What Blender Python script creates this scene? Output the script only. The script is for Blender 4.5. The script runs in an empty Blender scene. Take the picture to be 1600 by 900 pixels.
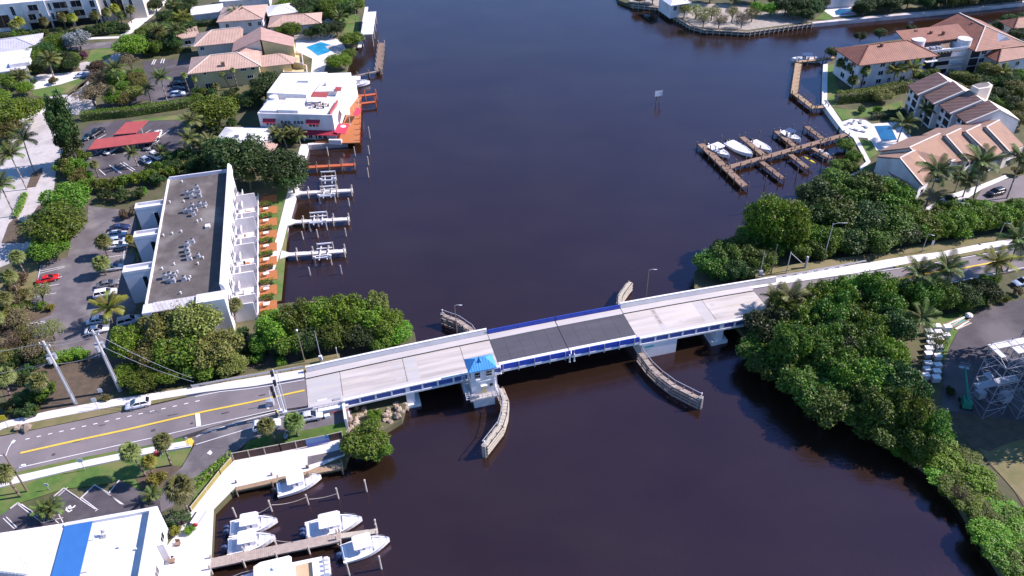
import bpy, math, random
import numpy as np
from mathutils import Vector, Matrix
random.seed(7)
NR = np.random.default_rng(11)
SC = bpy.context.scene
COL = SC.collection
# ------------------------------------------------------------------ camera
CAM_H, FPX, PITCH, ROLL = 106.0, 1244.0, math.radians(38.1), math.radians(1.65)
_f = Vector((0, math.cos(PITCH), -math.sin(PITCH)))
_r0 = Vector((1, 0, 0)); _d0 = _f.cross(_r0)
_r = _r0 * math.cos(ROLL) + _d0 * math.sin(ROLL)
_d = -_r0 * math.sin(ROLL) + _d0 * math.cos(ROLL)
cd = bpy.data.cameras.new('camera'); cam = bpy.data.objects.new('camera', cd); COL.objects.link(cam)
cd.sensor_width = 36.0; cd.lens = 36.0 * FPX / 1600.0; cd.clip_start = 1.0; cd.clip_end = 6000.0
_m = Matrix((( _r.x, -_d.x, -_f.x, 0), (_r.y, -_d.y, -_f.y, 0), (_r.z, -_d.z, -_f.z, CAM_H), (0, 0, 0, 1)))
cam.matrix_world = _m
SC.camera = cam
# ------------------------------------------------------------------ sky, sun, exposure
SUN_AZ, SUN_EL = math.radians(10.0), math.radians(40.0)      # azimuth from +X towards +Y
wd = bpy.data.worlds.new('World'); SC.world = wd; wd.use_nodes = True
wn = wd.node_tree
bg = wn.nodes['Background']; sky = wn.nodes.new('ShaderNodeTexSky'); sky.sky_type = 'NISHITA'
sky.sun_disc = False; sky.sun_elevation = SUN_EL; sky.sun_rotation = math.pi / 2 - SUN_AZ
sky.air_density = 1.0; sky.dust_density = 0.0; sky.ozone_density = 10.0
wn.links.new(sky.outputs[0], bg.inputs[0]); bg.inputs[1].default_value = 0.125
sd = bpy.data.lights.new('sun', 'SUN'); sun = bpy.data.objects.new('sun', sd); COL.objects.link(sun)
sd.energy = 4.6; sd.angle = math.radians(0.5); sd.color = (1.0, 0.90, 0.885)
_sv = Vector((math.cos(SUN_EL) * math.cos(SUN_AZ), math.cos(SUN_EL) * math.sin(SUN_AZ), math.sin(SUN_EL)))
sun.rotation_euler = _sv.to_track_quat('Z', 'Y').to_euler(); sun.location = (200, 60, 200)
SC.view_settings.view_transform = 'Standard'; SC.view_settings.look = 'None'
SC.view_settings.exposure = 0.85; SC.view_settings.gamma = 1.0; SC.view_settings.use_curve_mapping = False
SC.render.engine = 'CYCLES'
SC.cycles.max_bounces = 6; SC.cycles.diffuse_bounces = 3; SC.cycles.glossy_bounces = 3; SC.cycles.transmission_bounces = 3
SC.cycles.transparent_max_bounces = 4; SC.cycles.use_denoising = True

# ------------------------------------------------------------------ survey helpers: photo pixel -> place on a level of known height
def G(x, y, z=0.0):
    d = _r * ((x - 800) / FPX) + _d * ((y - 450) / FPX) + _f
    t = (CAM_H - z) / -d.z
    return Vector((d.x * t, d.y * t, z))
LZ = 1.2
def GL(pts, z=LZ): return [G(x, y, z) for x, y in pts]
def rect3(A, B, C, z):
    """pixel corners A->B (local x) and C (beside A): origin at A, angle, width, depth (local y to the left of AB)"""
    a, b, c = G(*A, z), G(*B, z), G(*C, z)
    ax = math.atan2(b.y - a.y, b.x - a.x); w = (b - a).length
    n = Vector((-math.sin(ax), math.cos(ax), 0))
    return a, ax, w, (c - a).dot(n)

# ------------------------------------------------------------------ mesh builder
class MB:
    def __init__(s): s.v = []; s.f = []; s.m = []; s.cur = 0
    def add(s, vs, fs):
        o = len(s.v); s.v += [tuple(p) for p in vs]
        for q in fs: s.f.append(tuple(i + o for i in q)); s.m.append(s.cur)
        return s
    def mat(s, i): s.cur = i; return s
    def box(s, c, sz, rz=0.0, rx=0.0, ry=0.0):
        x, y, z = sz[0] / 2, sz[1] / 2, sz[2] / 2
        vs = [Vector((a * x, b * y, e * z)) for e in (-1, 1) for b in (-1, 1) for a in (-1, 1)]
        if rz or rx or ry:
            R = Matrix.Rotation(rz, 3, 'Z') @ Matrix.Rotation(ry, 3, 'Y') @ Matrix.Rotation(rx, 3, 'X'); vs = [R @ p for p in vs]
        c = Vector(c)
        return s.add([p + c for p in vs], [(0, 2, 3, 1), (4, 5, 7, 6), (0, 1, 5, 4), (2, 6, 7, 3), (0, 4, 6, 2), (1, 3, 7, 5)])
    def b2(s, x0, x1, y0, y1, z0, z1):
        return s.box(((x0 + x1) / 2, (y0 + y1) / 2, (z0 + z1) / 2), (x1 - x0, y1 - y0, z1 - z0))
    def prism(s, poly, z0, z1):
        n = len(poly)
        ar = sum(poly[i][0] * poly[(i + 1) % n][1] - poly[(i + 1) % n][0] * poly[i][1] for i in range(n))
        if ar < 0: poly = poly[::-1]
        vs = [(p[0], p[1], z0) for p in poly] + [(p[0], p[1], z1 if len(p) < 3 else p[2] + z1) for p in poly]
        return s.add(vs, [tuple(range(n))[::-1], tuple(range(n, 2 * n))] + [(i, (i + 1) % n, n + (i + 1) % n, n + i) for i in range(n)])
    def xprism(s, poly, y0, y1):
        """profile in x,z extruded along y"""
        n = len(poly)
        ar = sum(poly[i][0] * poly[(i + 1) % n][1] - poly[(i + 1) % n][0] * poly[i][1] for i in range(n))
        if ar < 0: poly = poly[::-1]
        vs = [(p[0], y0, p[1]) for p in poly] + [(p[0], y1, p[1]) for p in poly]
        return s.add(vs, [tuple(range(n)), tuple(range(n, 2 * n))[::-1]] + [(i, n + i, n + (i + 1) % n, (i + 1) % n) for i in range(n)])
    def tube(s, a, b, r0, r1=None, n=6, cap=True):
        a, b = Vector(a), Vector(b); r1 = r0 if r1 is None else r1
        d = (b - a).normalized(); t = d.orthogonal().normalized(); w = d.cross(t)
        vs = []
        for p, r in ((a, r0), (b, r1)):
            for i in range(n):
                q = 2 * math.pi * i / n; vs.append(p + (t * math.cos(q) + w * math.sin(q)) * r)
        fs = [(i, (i + 1) % n, n + (i + 1) % n, n + i) for i in range(n)]
        if cap: fs += [tuple(range(n))[::-1], tuple(range(n, 2 * n))]
        return s.add(vs, fs)
    def path(s, pts, r0, r1=None, n=6):
        r1 = r0 if r1 is None else r1; k = len(pts) - 1
        for i in range(k): s.tube(pts[i], pts[i + 1], r0 + (r1 - r0) * i / k, r0 + (r1 - r0) * (i + 1) / k, n)
        return s
    def bar(s, a, b, w, h):
        """square bar between two points; w across, h vertical-ish"""
        a, b = Vector(a), Vector(b); d = (b - a).normalized()
        up = Vector((0, 0, 1)) if abs(d.z) < .95 else Vector((0, 1, 0))
        t = d.cross(up).normalized(); q = t.cross(d)
        vs = [p + t * (i * w / 2) + q * (j * h / 2) for p in (a, b) for i, j in ((-1, -1), (1, -1), (1, 1), (-1, 1))]
        return s.add(vs, [(0, 3, 2, 1), (4, 5, 6, 7)] + [(i, (i + 1) % 4, 4 + (i + 1) % 4, 4 + i) for i in range(4)])
    def loft(s, secs, cap=True):
        n = len(secs[0]); o = []
        for q in secs: o += list(q)
        fs = [(k * n + i, k * n + (i + 1) % n, (k + 1) * n + (i + 1) % n, (k + 1) * n + i) for k in range(len(secs) - 1) for i in range(n)]
        if cap: fs += [tuple(range(n))[::-1], tuple(range((len(secs) - 1) * n, len(secs) * n))]
        return s.add(o, fs)
    def ball(s, c, r, n=8, m=5, sz=1.0):
        secs = []
        for j in range(m + 1):
            q = math.pi * j / m; rr = max(r * math.sin(q), .001)
            secs.append([(c[0] + rr * math.cos(2 * math.pi * i / n), c[1] + rr * math.sin(2 * math.pi * i / n), c[2] - r * sz * math.cos(q)) for i in range(n)])
        return s.loft(secs)
    def data(s, name):
        me = bpy.data.meshes.new(name); me.from_pydata(s.v, [], s.f)
        if any(s.m): me.polygons.foreach_set('material_index', s.m)
        me.update(); return me

def tag(o, label=None, cat=None, group=None, kind=None):
    if label: o['label'] = label
    if cat: o['category'] = cat
    if group: o['group'] = group
    if kind: o['kind'] = kind
    return o
def thing(name, label, cat, loc=(0, 0, 0), rz=0.0, group=None, scale=None):
    o = bpy.data.objects.new(name, None); COL.objects.link(o); o.empty_display_size = .2
    o.location = loc; o.rotation_euler = (0, 0, rz)
    if scale: o.scale = scale if not isinstance(scale, (int, float)) else (scale,) * 3
    return tag(o, label, cat, group)
def obj(name, mb, mats, parent=None, smooth=False, loc=None, label=None):
    me = mb.data(name) if isinstance(mb, MB) else mb
    if not me.materials:
        for m in (mats if isinstance(mats, (list, tuple)) else [mats]): me.materials.append(M[m] if isinstance(m, str) else m)
    if smooth: me.polygons.foreach_set('use_smooth', [True] * len(me.polygons))
    o = bpy.data.objects.new(name, me); COL.objects.link(o)
    if parent: o.parent = parent
    if loc is not None: o.location = loc
    if label: o['label'] = label
    return o
def wobj(name, mb, mats, parent, smooth=False, label=None):
    """part whose mesh is given in world coordinates under an unrotated parent Empty"""
    L = parent.location
    mb.v = [(p[0] - L.x, p[1] - L.y, p[2] - L.z) for p in mb.v]
    return obj(name, mb, mats, parent, smooth, None, label)
def struct(name, mb, mats, smooth=False):
    o = obj(name, mb, mats, None, smooth); o['kind'] = 'structure'; return o
def dup(root, loc, rz=0.0, label=None, group=None, scale=None, cat=None):
    r = root.copy(); COL.objects.link(r); r.location = loc; r.rotation_euler = (0, 0, rz)
    if scale: r.scale = scale if not isinstance(scale, (int, float)) else (scale,) * 3
    if label: r['label'] = label
    if group: r['group'] = group
    if cat: r['category'] = cat
    for ch in list(root.children):
        c = ch.copy(); COL.objects.link(c); c.parent = r
        for g in list(ch.children):
            d = g.copy(); COL.objects.link(d); d.parent = c
    return r
def ground_at(o, p, z=LZ): o.location = G(*p, z)

# ------------------------------------------------------------------ materials
M = {}
def nt(name):
    m = bpy.data.materials.new(name); m.use_nodes = True; M[name] = m
    return m, m.node_tree, m.node_tree.nodes['Principled BSDF']
def mat(name, col, rough=.7, col2=None, scale=1.0, detail=4.0, bump=0.0, bscale=None, metal=0.0, spec=.5, lo=.35, hi=.65, coat=0.0, var=0.0, stretch=None, col3=None, s3=.15):
    m, t, b = nt(name); N = t.nodes; Lk = t.links
    b.inputs['Roughness'].default_value = rough; b.inputs['Metallic'].default_value = metal
    b.inputs['Specular IOR Level'].default_value = spec; b.inputs['Coat Weight'].default_value = coat
    b.inputs['Base Color'].default_value = (*col, 1)
    out = None
    if col2 or bump:
        tc = N.new('ShaderNodeTexCoord'); src = tc.outputs['Object']
        if stretch:
            mp = N.new('ShaderNodeMapping'); mp.inputs['Scale'].default_value = stretch; mp.inputs['Rotation'].default_value = (0, 0, 0)
            Lk.new(src, mp.inputs[0]); src = mp.outputs[0]
    if col2:
        n = N.new('ShaderNodeTexNoise'); n.inputs['Scale'].default_value = scale; n.inputs['Detail'].default_value = detail
        n.inputs['Roughness'].default_value = .65
        Lk.new(src, n.inputs['Vector'])
        r = N.new('ShaderNodeValToRGB'); r.color_ramp.elements[0].position = lo; r.color_ramp.elements[1].position = hi
        r.color_ramp.elements[0].color = (*col, 1); r.color_ramp.elements[1].color = (*col2, 1)
        Lk.new(n.outputs['Fac'], r.inputs[0]); out = r.outputs[0]
        if col3:
            n3 = N.new('ShaderNodeTexNoise'); n3.inputs['Scale'].default_value = s3; n3.inputs['Detail'].default_value = 5
            Lk.new(src, n3.inputs['Vector'])
            r3 = N.new('ShaderNodeValToRGB'); r3.color_ramp.elements[0].position = .48; r3.color_ramp.elements[1].position = .66
            Lk.new(n3.outputs['Fac'], r3.inputs[0])
            mx = N.new('ShaderNodeMix'); mx.data_type = 'RGBA'; Lk.new(r3.outputs[0], mx.inputs[0]); Lk.new(out, mx.inputs[6]); mx.inputs[7].default_value = (*col3, 1)
            out = mx.outputs[2]
    if var:
        oi = N.new('ShaderNodeObjectInfo'); mm = N.new('ShaderNodeMath'); mm.operation = 'MULTIPLY_ADD'
        mm.inputs[1].default_value = 2 * var; mm.inputs[2].default_value = 1 - var; Lk.new(oi.outputs['Random'], mm.inputs[0])
        hs = N.new('ShaderNodeHueSaturation'); Lk.new(mm.outputs[0], hs.inputs['Value'])
        if out: Lk.new(out, hs.inputs['Color'])
        else: hs.inputs['Color'].default_value = (*col, 1)
        out = hs.outputs[0]
    if out: Lk.new(out, b.inputs['Base Color'])
    if bump:
        n2 = N.new('ShaderNodeTexNoise'); n2.inputs['Scale'].default_value = bscale or scale * 4; n2.inputs['Detail'].default_value = 4
        Lk.new(src, n2.inputs['Vector'])
        bp = N.new('ShaderNodeBump'); bp.inputs['Strength'].default_value = bump; bp.inputs['Distance'].default_value = .05
        Lk.new(n2.outputs['Fac'], bp.inputs['Height']); Lk.new(bp.outputs[0], b.inputs['Normal'])
    return m
def ribbed(name, col, col2, pitch, axis='X', depth=.35, rough=.6):
    """roofing with running ribs: wave relief, shade between the ribs put into the colour, a little colour wear"""
    m, t, b = nt(name); N = t.nodes; Lk = t.links; b.inputs['Roughness'].default_value = rough
    tc = N.new('ShaderNodeTexCoord')
    n = N.new('ShaderNodeTexNoise'); n.inputs['Scale'].default_value = .5; n.inputs['Detail'].default_value = 6; Lk.new(tc.outputs['Object'], n.inputs['Vector'])
    r = N.new('ShaderNodeValToRGB'); r.color_ramp.elements[0].position = .35; r.color_ramp.elements[1].position = .65
    r.color_ramp.elements[0].color = (*col, 1); r.color_ramp.elements[1].color = (*col2, 1); Lk.new(n.outputs['Fac'], r.inputs[0])
    w = N.new('ShaderNodeTexWave'); w.wave_type = 'BANDS'; w.bands_direction = axis; w.inputs['Scale'].default_value = .314 / pitch
    w.inputs['Distortion'].default_value = .15; Lk.new(tc.outputs['Object'], w.inputs['Vector'])
    mx = N.new('ShaderNodeMix'); mx.data_type = 'RGBA'; mx.blend_type = 'MULTIPLY'; mx.inputs[0].default_value = depth  # troughs darkened in the colour as shade between ribs
    Lk.new(r.outputs[0], mx.inputs[6]); Lk.new(w.outputs['Color'], mx.inputs[7]); Lk.new(mx.outputs[2], b.inputs['Base Color'])
    bp = N.new('ShaderNodeBump'); bp.inputs['Strength'].default_value = .6; bp.inputs['Distance'].default_value = .06
    Lk.new(w.outputs['Fac'], bp.inputs['Height']); Lk.new(bp.outputs[0], b.inputs['Normal'])
    return m
def leafmat(name, a, b_, c, rough=.55, trans=.22):
    m, t, b = nt(name); N = t.nodes; Lk = t.links
    g = N.new('ShaderNodeNewGeometry'); oi = N.new('ShaderNodeObjectInfo')
    r = N.new('ShaderNodeValToRGB'); e = r.color_ramp.elements
    e[0].position = 0; e[0].color = (*a, 1); e[1].position = 1; e[1].color = (*c, 1); k = e.new(.5); k.color = (*b_, 1); e[2].position = .95; k2 = e.new(.965); k2.color = (.16, .125, .06, 1)
    Lk.new(g.outputs['Random Per Island'], r.inputs[0])
    mm = N.new('ShaderNodeMath'); mm.operation = 'MULTIPLY_ADD'; mm.inputs[1].default_value = .75; mm.inputs[2].default_value = .55; Lk.new(oi.outputs['Random'], mm.inputs[0])
    m2 = N.new('ShaderNodeMath'); m2.operation = 'MULTIPLY_ADD'; m2.inputs[1].default_value = .06; m2.inputs[2].default_value = .46; Lk.new(oi.outputs['Random'], m2.inputs[0])
    hs = N.new('ShaderNodeHueSaturation'); Lk.new(r.outputs[0], hs.inputs['Color']); Lk.new(mm.outputs[0], hs.inputs['Value']); Lk.new(m2.outputs[0], hs.inputs['Hue'])
    Lk.new(hs.outputs[0], b.inputs['Base Color']); b.inputs['Roughness'].default_value = rough; b.inputs['Specular IOR Level'].default_value = .35
    tr = N.new('ShaderNodeBsdfTranslucent'); Lk.new(hs.outputs[0], tr.inputs[0]); ms = N.new('ShaderNodeMixShader'); ms.inputs[0].default_value = trans
    out = N['Material Output']; Lk.new(b.outputs[0], ms.inputs[1]); Lk.new(tr.outputs[0], ms.inputs[2]); Lk.new(ms.outputs[0], out.inputs[0])
    return m
# water
m, t, b = nt('water'); N = t.nodes; Lk = t.links
b.inputs['IOR'].default_value = 1.72; b.inputs['Specular Tint'].default_value = (.9, .66, 1.0, 1)
tc = N.new('ShaderNodeTexCoord'); mp = N.new('ShaderNodeMapping'); mp.inputs['Scale'].default_value = (1, 1.6, 1); Lk.new(tc.outputs['Object'], mp.inputs[0])
n1 = N.new('ShaderNodeTexNoise'); n1.inputs['Scale'].default_value = .9; n1.inputs['Detail'].default_value = 5; n1.inputs['Roughness'].default_value = .6
n2 = N.new('ShaderNodeTexNoise'); n2.inputs['Scale'].default_value = .05; n2.inputs['Detail'].default_value = 3
n3 = N.new('ShaderNodeTexNoise'); n3.inputs['Scale'].default_value = .022; n3.inputs['Detail'].default_value = 4; n3.inputs['Distortion'].default_value = 1.2
for q in (n1, n2, n3): Lk.new(mp.outputs[0], q.inputs['Vector'])
bp = N.new('ShaderNodeBump'); bp.inputs['Distance'].default_value = .12; Lk.new(n1.outputs['Fac'], bp.inputs['Height']); Lk.new(bp.outputs[0], b.inputs['Normal'])
ms = N.new('ShaderNodeMapRange'); ms.inputs['From Min'].default_value = .35; ms.inputs['From Max'].default_value = .65; ms.inputs['To Min'].default_value = .14; ms.inputs['To Max'].default_value = .6
Lk.new(n3.outputs['Fac'], ms.inputs['Value']); Lk.new(ms.outputs[0], bp.inputs['Strength'])
mr = N.new('ShaderNodeMapRange'); mr.inputs['From Min'].default_value = .35; mr.inputs['From Max'].default_value = .65; mr.inputs['To Min'].default_value = .08; mr.inputs['To Max'].default_value = .2
Lk.new(n3.outputs['Fac'], mr.inputs['Value']); Lk.new(mr.outputs[0], b.inputs['Roughness'])
r = N.new('ShaderNodeValToRGB'); r.color_ramp.elements[0].position = .3; r.color_ramp.elements[1].position = .7
r.color_ramp.elements[0].color = (.0185, .0092, .0058, 1); r.color_ramp.elements[1].color = (.024, .0135, .0085, 1)
Lk.new(n2.outputs['Fac'], r.inputs[0]); Lk.new(r.outputs[0], b.inputs['Base Color'])
# pool water
mat('pool_water', (.02, .22, .42), .06, (.04, .33, .52), .5, spec=.6)
mat('pool_dark', (.012, .085, .20), .06, (.02, .13, .28), .4, spec=.6)
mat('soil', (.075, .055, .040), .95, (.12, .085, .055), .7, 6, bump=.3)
mat('ground', (.055, .070, .022), .95, (.10, .085, .05), .35, 8, bump=.3, col3=(.13, .115, .055), s3=.12)
mat('lawn', (.062, .120, .018), .95, (.105, .165, .032), .8, 8, bump=.25, lo=.3, hi=.7, col3=(.17, .16, .06), s3=.16)
mat('lawn_green', (.055, .118, .018), .95, (.10, .165, .03), .9, 8, bump=.3, col3=(.15, .155, .05), s3=.22)
mat('lawn_dry', (.20, .16, .075), .95, (.125, .125, .045), .5, 8, bump=.25, col3=(.20, .16, .085), s3=.3)
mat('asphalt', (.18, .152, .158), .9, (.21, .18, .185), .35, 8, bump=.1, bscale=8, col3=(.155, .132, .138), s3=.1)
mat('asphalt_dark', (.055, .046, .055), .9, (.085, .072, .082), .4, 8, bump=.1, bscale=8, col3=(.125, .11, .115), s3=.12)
mat('asphalt_worn', (.105, .09, .098), .9, (.15, .132, .138), .3, 8, bump=.1, bscale=8, col3=(.20, .178, .175), s3=.15)
mat('concrete', (.60, .55, .55), .85, (.50, .455, .45), .5, 8, col3=(.43, .39, .37), s3=.25)
mat('concrete_pale', (.70, .65, .64), .85, (.60, .56, .55), .6, 6)
mat('pavers', (.42, .38, .37), .9, (.50, .46, .44), .9, 8, col3=(.36, .33, .32), s3=.2)
mat('bridge_slab', (.54, .485, .455), .88, (.43, .38, .345), .25, 8, stretch=(.2, 2.4, 1), col3=(.36, .32, .30), s3=.3)
mat('worn_yellow', (.50, .42, .27), .88, (.52, .47, .42), 1.2, 8, lo=.4, hi=.6)
mat('bridge_slab_grey', (.40, .375, .37), .88, (.46, .43, .42), .3, 8, stretch=(.25, 2.0, 1))
mat('bridge_walk', (.50, .46, .45), .9, (.42, .385, .37), .4, 8, stretch=(.3, 1, 1))
mat('bridge_barrier', (.47, .46, .48), .85, (.40, .39, .41), .5, 8, stretch=(1, 1, .3))
mat('grid_deck', (.060, .055, .068), .7, (.082, .076, .092), .35, 8, stretch=(.3, 1.5, 1), bump=.3, bscale=14)
mat('joint', (.07, .065, .065), .9)
mat('blue_paint', (.026, .070, .42), .5, (.038, .09, .47), 1.0)
mat('panel_blue', (.045, .085, .30), .6, (.06, .10, .34), .8)
mat('white_paint', (.76, .74, .75), .55, (.70, .68, .69), .7)
mat('girder', (.36, .37, .42), .6, (.28, .28, .31), .6)
mat('roof_blue', (.06, .27, .58), .45, (.08, .31, .62), .7)
mat('strip_blue', (.03, .13, .37), .55, (.036, .15, .41), .4)
mat('stucco', (.73, .70, .72), .85, (.62, .595, .605), .5, 8, bump=.08, stretch=(1, 1, .35), col3=(.55, .52, .52), s3=.3)
mat('stucco_lav', (.60, .59, .66), .85, (.54, .53, .60), .35, 6)
mat('stucco_cream', (.66, .58, .50), .85, (.58, .50, .43), .3, 6, bump=.05)
mat('stucco_yellow', (.66, .53, .27), .85, (.58, .46, .23), .3, 6, bump=.05)
mat('stucco_tan', (.62, .50, .27), .85, (.55, .44, .23), .3, 6, bump=.05)
mat('roof_white', (.74, .72, .73), .7, (.64, .615, .62), .4, 8, col3=(.56, .535, .53), s3=.2)
ribbed('roof_lav_seam', (.55, .53, .58), (.48, .46, .52), .5, 'X', .3)
ribbed('roof_white_seam', (.76, .74, .75), (.70, .68, .69), .45, 'X', .25)
mat('roof_gravel', (.078, .064, .060), .95, (.112, .094, .088), .5, 8, bump=.2, bscale=9, col3=(.19, .17, .16), s3=.13)
ribbed('roof_pink', (.58, .39, .305), (.50, .32, .25), .5, 'X', .3)
ribbed('roof_pink_y', (.52, .32, .26), (.45, .27, .22), .5, 'Y', .3)
ribbed('roof_terracotta', (.34, .13, .075), (.25, .095, .058), .6, 'X', .45)
ribbed('roof_terracotta_y', (.34, .13, .075), (.25, .095, .058), .6, 'Y', .45)
ribbed('roof_brown', (.33, .19, .15), (.27, .15, .12), .62, 'X', .8)
mat('roof_tan', (.35, .205, .135), .85, (.31, .18, .125), .6, 8, bump=.3, col3=(.27, .16, .12), s3=.25)
mat('roof_tan_dark', (.32, .19, .14), .85, (.27, .16, .115), .6, 8, bump=.2)  # darker copy of roof_tan, shade of the back slopes put into it
mat('trim_cream', (.68, .58, .50), .8)
mat('wood_orange', (.46, .165, .055), .75, (.37, .125, .04), 1.2, 6, stretch=(1, 6, 1))
mat('wood_red', (.50, .12, .045), .75, (.42, .09, .035), 1.2, 6, stretch=(6, 1, 1))
mat('wood_grey', (.36, .29, .25), .9, (.27, .215, .185), 1.5, 6, var=.18)
mat('wood_brown', (.27, .175, .125), .9, (.21, .135, .095), 1.5, 6, var=.16)
mat('wood_tan', (.36, .25, .155), .9, (.29, .195, .12), 1.5, 6, var=.15)
mat('pile_wood', (.20, .155, .125), .9, (.14, .105, .085), 2.0, 6)
mat('pile_pale', (.48, .43, .38), .9, (.38, .33, .29), 2.0, 6)
mat('timber_pale', (.50, .44, .36), .9, (.40, .35, .28), 1.3, 6)
mat('glass', (.012, .013, .02), .08, spec=.7)
mat('glass_blue', (.05, .16, .36), .08, spec=.7)
mat('recess_shade', (.02, .018, .02), .9)  # near-black that stands for the shade inside recesses
mat('metal_grey', (.36, .36, .39), .45, metal=.3)
mat('scaffold_steel', (.30, .30, .35), .5, (.24, .24, .29), 2, metal=.2)
mat('sand', (.38, .33, .29), .95, (.28, .245, .21), .5, 8, bump=.3)
mat('metal_white', (.70, .70, .73), .45)
mat('galvanised', (.50, .50, .54), .4, (.42, .42, .46), 3, metal=.35)
mat('concrete_pole', (.50, .48, .49), .8, (.44, .42, .43), 1.0)
mat('pole_wood', (.21, .15, .11), .9, (.15, .11, .08), 2)
mat('black', (.02, .02, .022), .6)
mat('rubber', (.018, .018, .02), .85)
mat('awning_red', (.38, .025, .05), .75, (.33, .02, .042), .8)
mat('awning_bright', (.52, .03, .07), .75, (.46, .025, .06), .8)
mat('carport_red', (.38, .075, .07), .7, (.32, .06, .058), .5, 6)
mat('canvas_white', (.74, .70, .74), .8, (.68, .64, .68), .6)
mat('yellow_line', (.72, .50, .06), .8, (.62, .43, .06), 1.5)
mat('white_line', (.74, .72, .72), .8, (.62, .60, .60), 1.5)
mat('yellow_sign', (.85, .62, .01), .6)
mat('teal_sign', (.02, .30, .30), .6)
mat('red_paint', (.55, .04, .03), .5)
mat('green_paint', (.02, .22, .14), .55, (.03, .26, .17), 1)
mat('gel_white', (.84, .82, .83), .25, coat=.4)
mat('boat_floor', (.72, .70, .74), .6, (.66, .64, .68), 1)
mat('boat_tan', (.50, .36, .22), .6)
mat('boat_blue', (.04, .06, .13), .4)
mat('kayak_yellow', (.72, .52, .02), .4)
mat('rock', (.40, .31, .24), .9, (.26, .20, .155), 1.2, 6, bump=.4, var=.3)
mat('rock_pale', (.55, .47, .41), .9, (.40, .33, .28), 1.2, 6, bump=.4, var=.2)
mat('bark', (.18, .145, .12), .95, (.10, .08, .065), 2, 6, stretch=(3, 3, .6))
mat('palm_bark', (.33, .28, .25), .95, (.22, .18, .155), 2.5, 6, stretch=(.6, .6, 3))
mat('palm_bark_brown', (.20, .15, .125), .95, (.13, .10, .08), 2.5, 6, stretch=(.6, .6, 3))
leafmat('leaf_green', (0.047, 0.106, 0.009), (0.087, 0.175, 0.012), (0.155, 0.250, 0.019))
leafmat('leaf_bright', (0.067, 0.162, 0.009), (0.119, 0.254, 0.013), (0.199, 0.331, 0.023))
leafmat('leaf_mangrove', (0.035, 0.087, 0.009), (0.063, 0.141, 0.012), (0.117, 0.208, 0.019))
leafmat('leaf_dark', (0.022, 0.054, 0.013), (0.037, 0.084, 0.017), (0.062, 0.116, 0.024))
leafmat('leaf_olive', (0.099, 0.122, 0.021), (0.163, 0.179, 0.036), (0.234, 0.237, 0.062))
leafmat('leaf_dry', (.13, .085, .055), (.17, .12, .07), (.15, .14, .055))
leafmat('leaf_ixora', (.10, .12, .02), (.20, .17, .02), (.26, .24, .03))
leafmat('leaf_silver', (.24, .27, .29), (.34, .37, .38), (.44, .46, .46))
leafmat('palm_leaf', (0.052, 0.091, 0.018), (0.091, 0.137, 0.026), (0.156, 0.195, 0.044))
leafmat('palm_leaf_olive', (0.091, 0.111, 0.026), (0.139, 0.161, 0.040), (0.203, 0.216, 0.066))
leafmat('palm_leaf_yellow', (0.146, 0.176, 0.020), (0.218, 0.234, 0.025), (0.291, 0.293, 0.040))
leafmat('flower_red', (.45, .03, .02), (.30, .06, .03), (.06, .10, .02))
leafmat('flower_pink', (.30, .06, .12), (.22, .07, .10), (.06, .09, .03))
CARS = {'white': (.78, .77, .80), 'silver': (.52, .53, .58), 'grey': (.14, .14, .16), 'black': (.015, .015, .02), 'red': (.55, .012, .012), 'blue': (.05, .09, .22), 'navy': (.02, .035, .11), 'green': (.02, .05, .06), 'lightblue': (.42, .50, .66)}
for k, c in CARS.items(): mat('car_' + k, c, .3, coat=.6, spec=.6)
# ================================================================== water and land
struct('water', MB().add([(-1400, -300, 0), (1400, -300, 0), (1400, 1800, 0), (-1400, 1800, 0)], [(0, 1, 2, 3)]), 'water')
W_SHORE = [(328, 905), (331, 860), (334, 797), (368, 763), (420, 752), (480, 739), (538, 727), (545, 708), (560, 690), (600, 672), (628, 655), (632, 640),
           (655, 560), (648, 520), (620, 490), (560, 470), (480, 470), (425, 476), (411, 476), (426, 430), (441, 385), (453, 338), (466, 288), (481, 227), (541, 223),
           (548, 190), (551, 130), (540, 112), (548, 85), (562, 62), (566, 30), (569, 0), (574, -60), (580, -140)]
w = GL(W_SHORE)
w += [Vector((-60, 900, 0)), Vector((-900, 900, 0)), Vector((-900, -60, 0)), Vector((w[0].x - 2, -60, 0))]
struct('west_bank', MB().prism([(p.x, p.y) for p in w], -2, LZ), 'ground')
E_SHORE = [(1604, 955), (1566, 895), (1532, 842), (1496, 782), (1456, 740), (1394, 688), (1312, 642), (1252, 600), (1186, 560), (1168, 536), (1158, 516), (1120, 475), (1085, 450), (1085, 425),
           (1120, 392), (1180, 350), (1250, 305), (1290, 285), (1318, 262), (1330, 235), (1326, 212), (1312, 200), (1296, 176), (1289, 158), (1290, 100), (1330, 72), (1400, 62), (1500, 47), (1600, 33), (1750, 12), (1900, -10)]
e = GL(E_SHORE)
e += [Vector((900, e[-1].y + 120, 0)), Vector((900, -60, 0)), Vector((e[0].x + 20, -60, 0))]
struct('east_bank', MB().prism([(p.x, p.y) for p in e], -2, LZ), 'ground')
N_SHORE = [(955, -40), (966, 0), (990, 9), (1028, 12), (1046, 22), (1080, 42), (1100, 47), (1168, 51), (1272, 37), (1310, 33), (1450, 20), (1600, 4), (1750, -12), (1900, -26)]
n_ = GL(N_SHORE)
n_ += [Vector((900, n_[-1].y + 60, 0)), Vector((900, 900, 0)), Vector((60, 900, 0))]
struct('north_point', MB().prism([(p.x, p.y) for p in n_], -2, LZ), 'ground')

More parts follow.
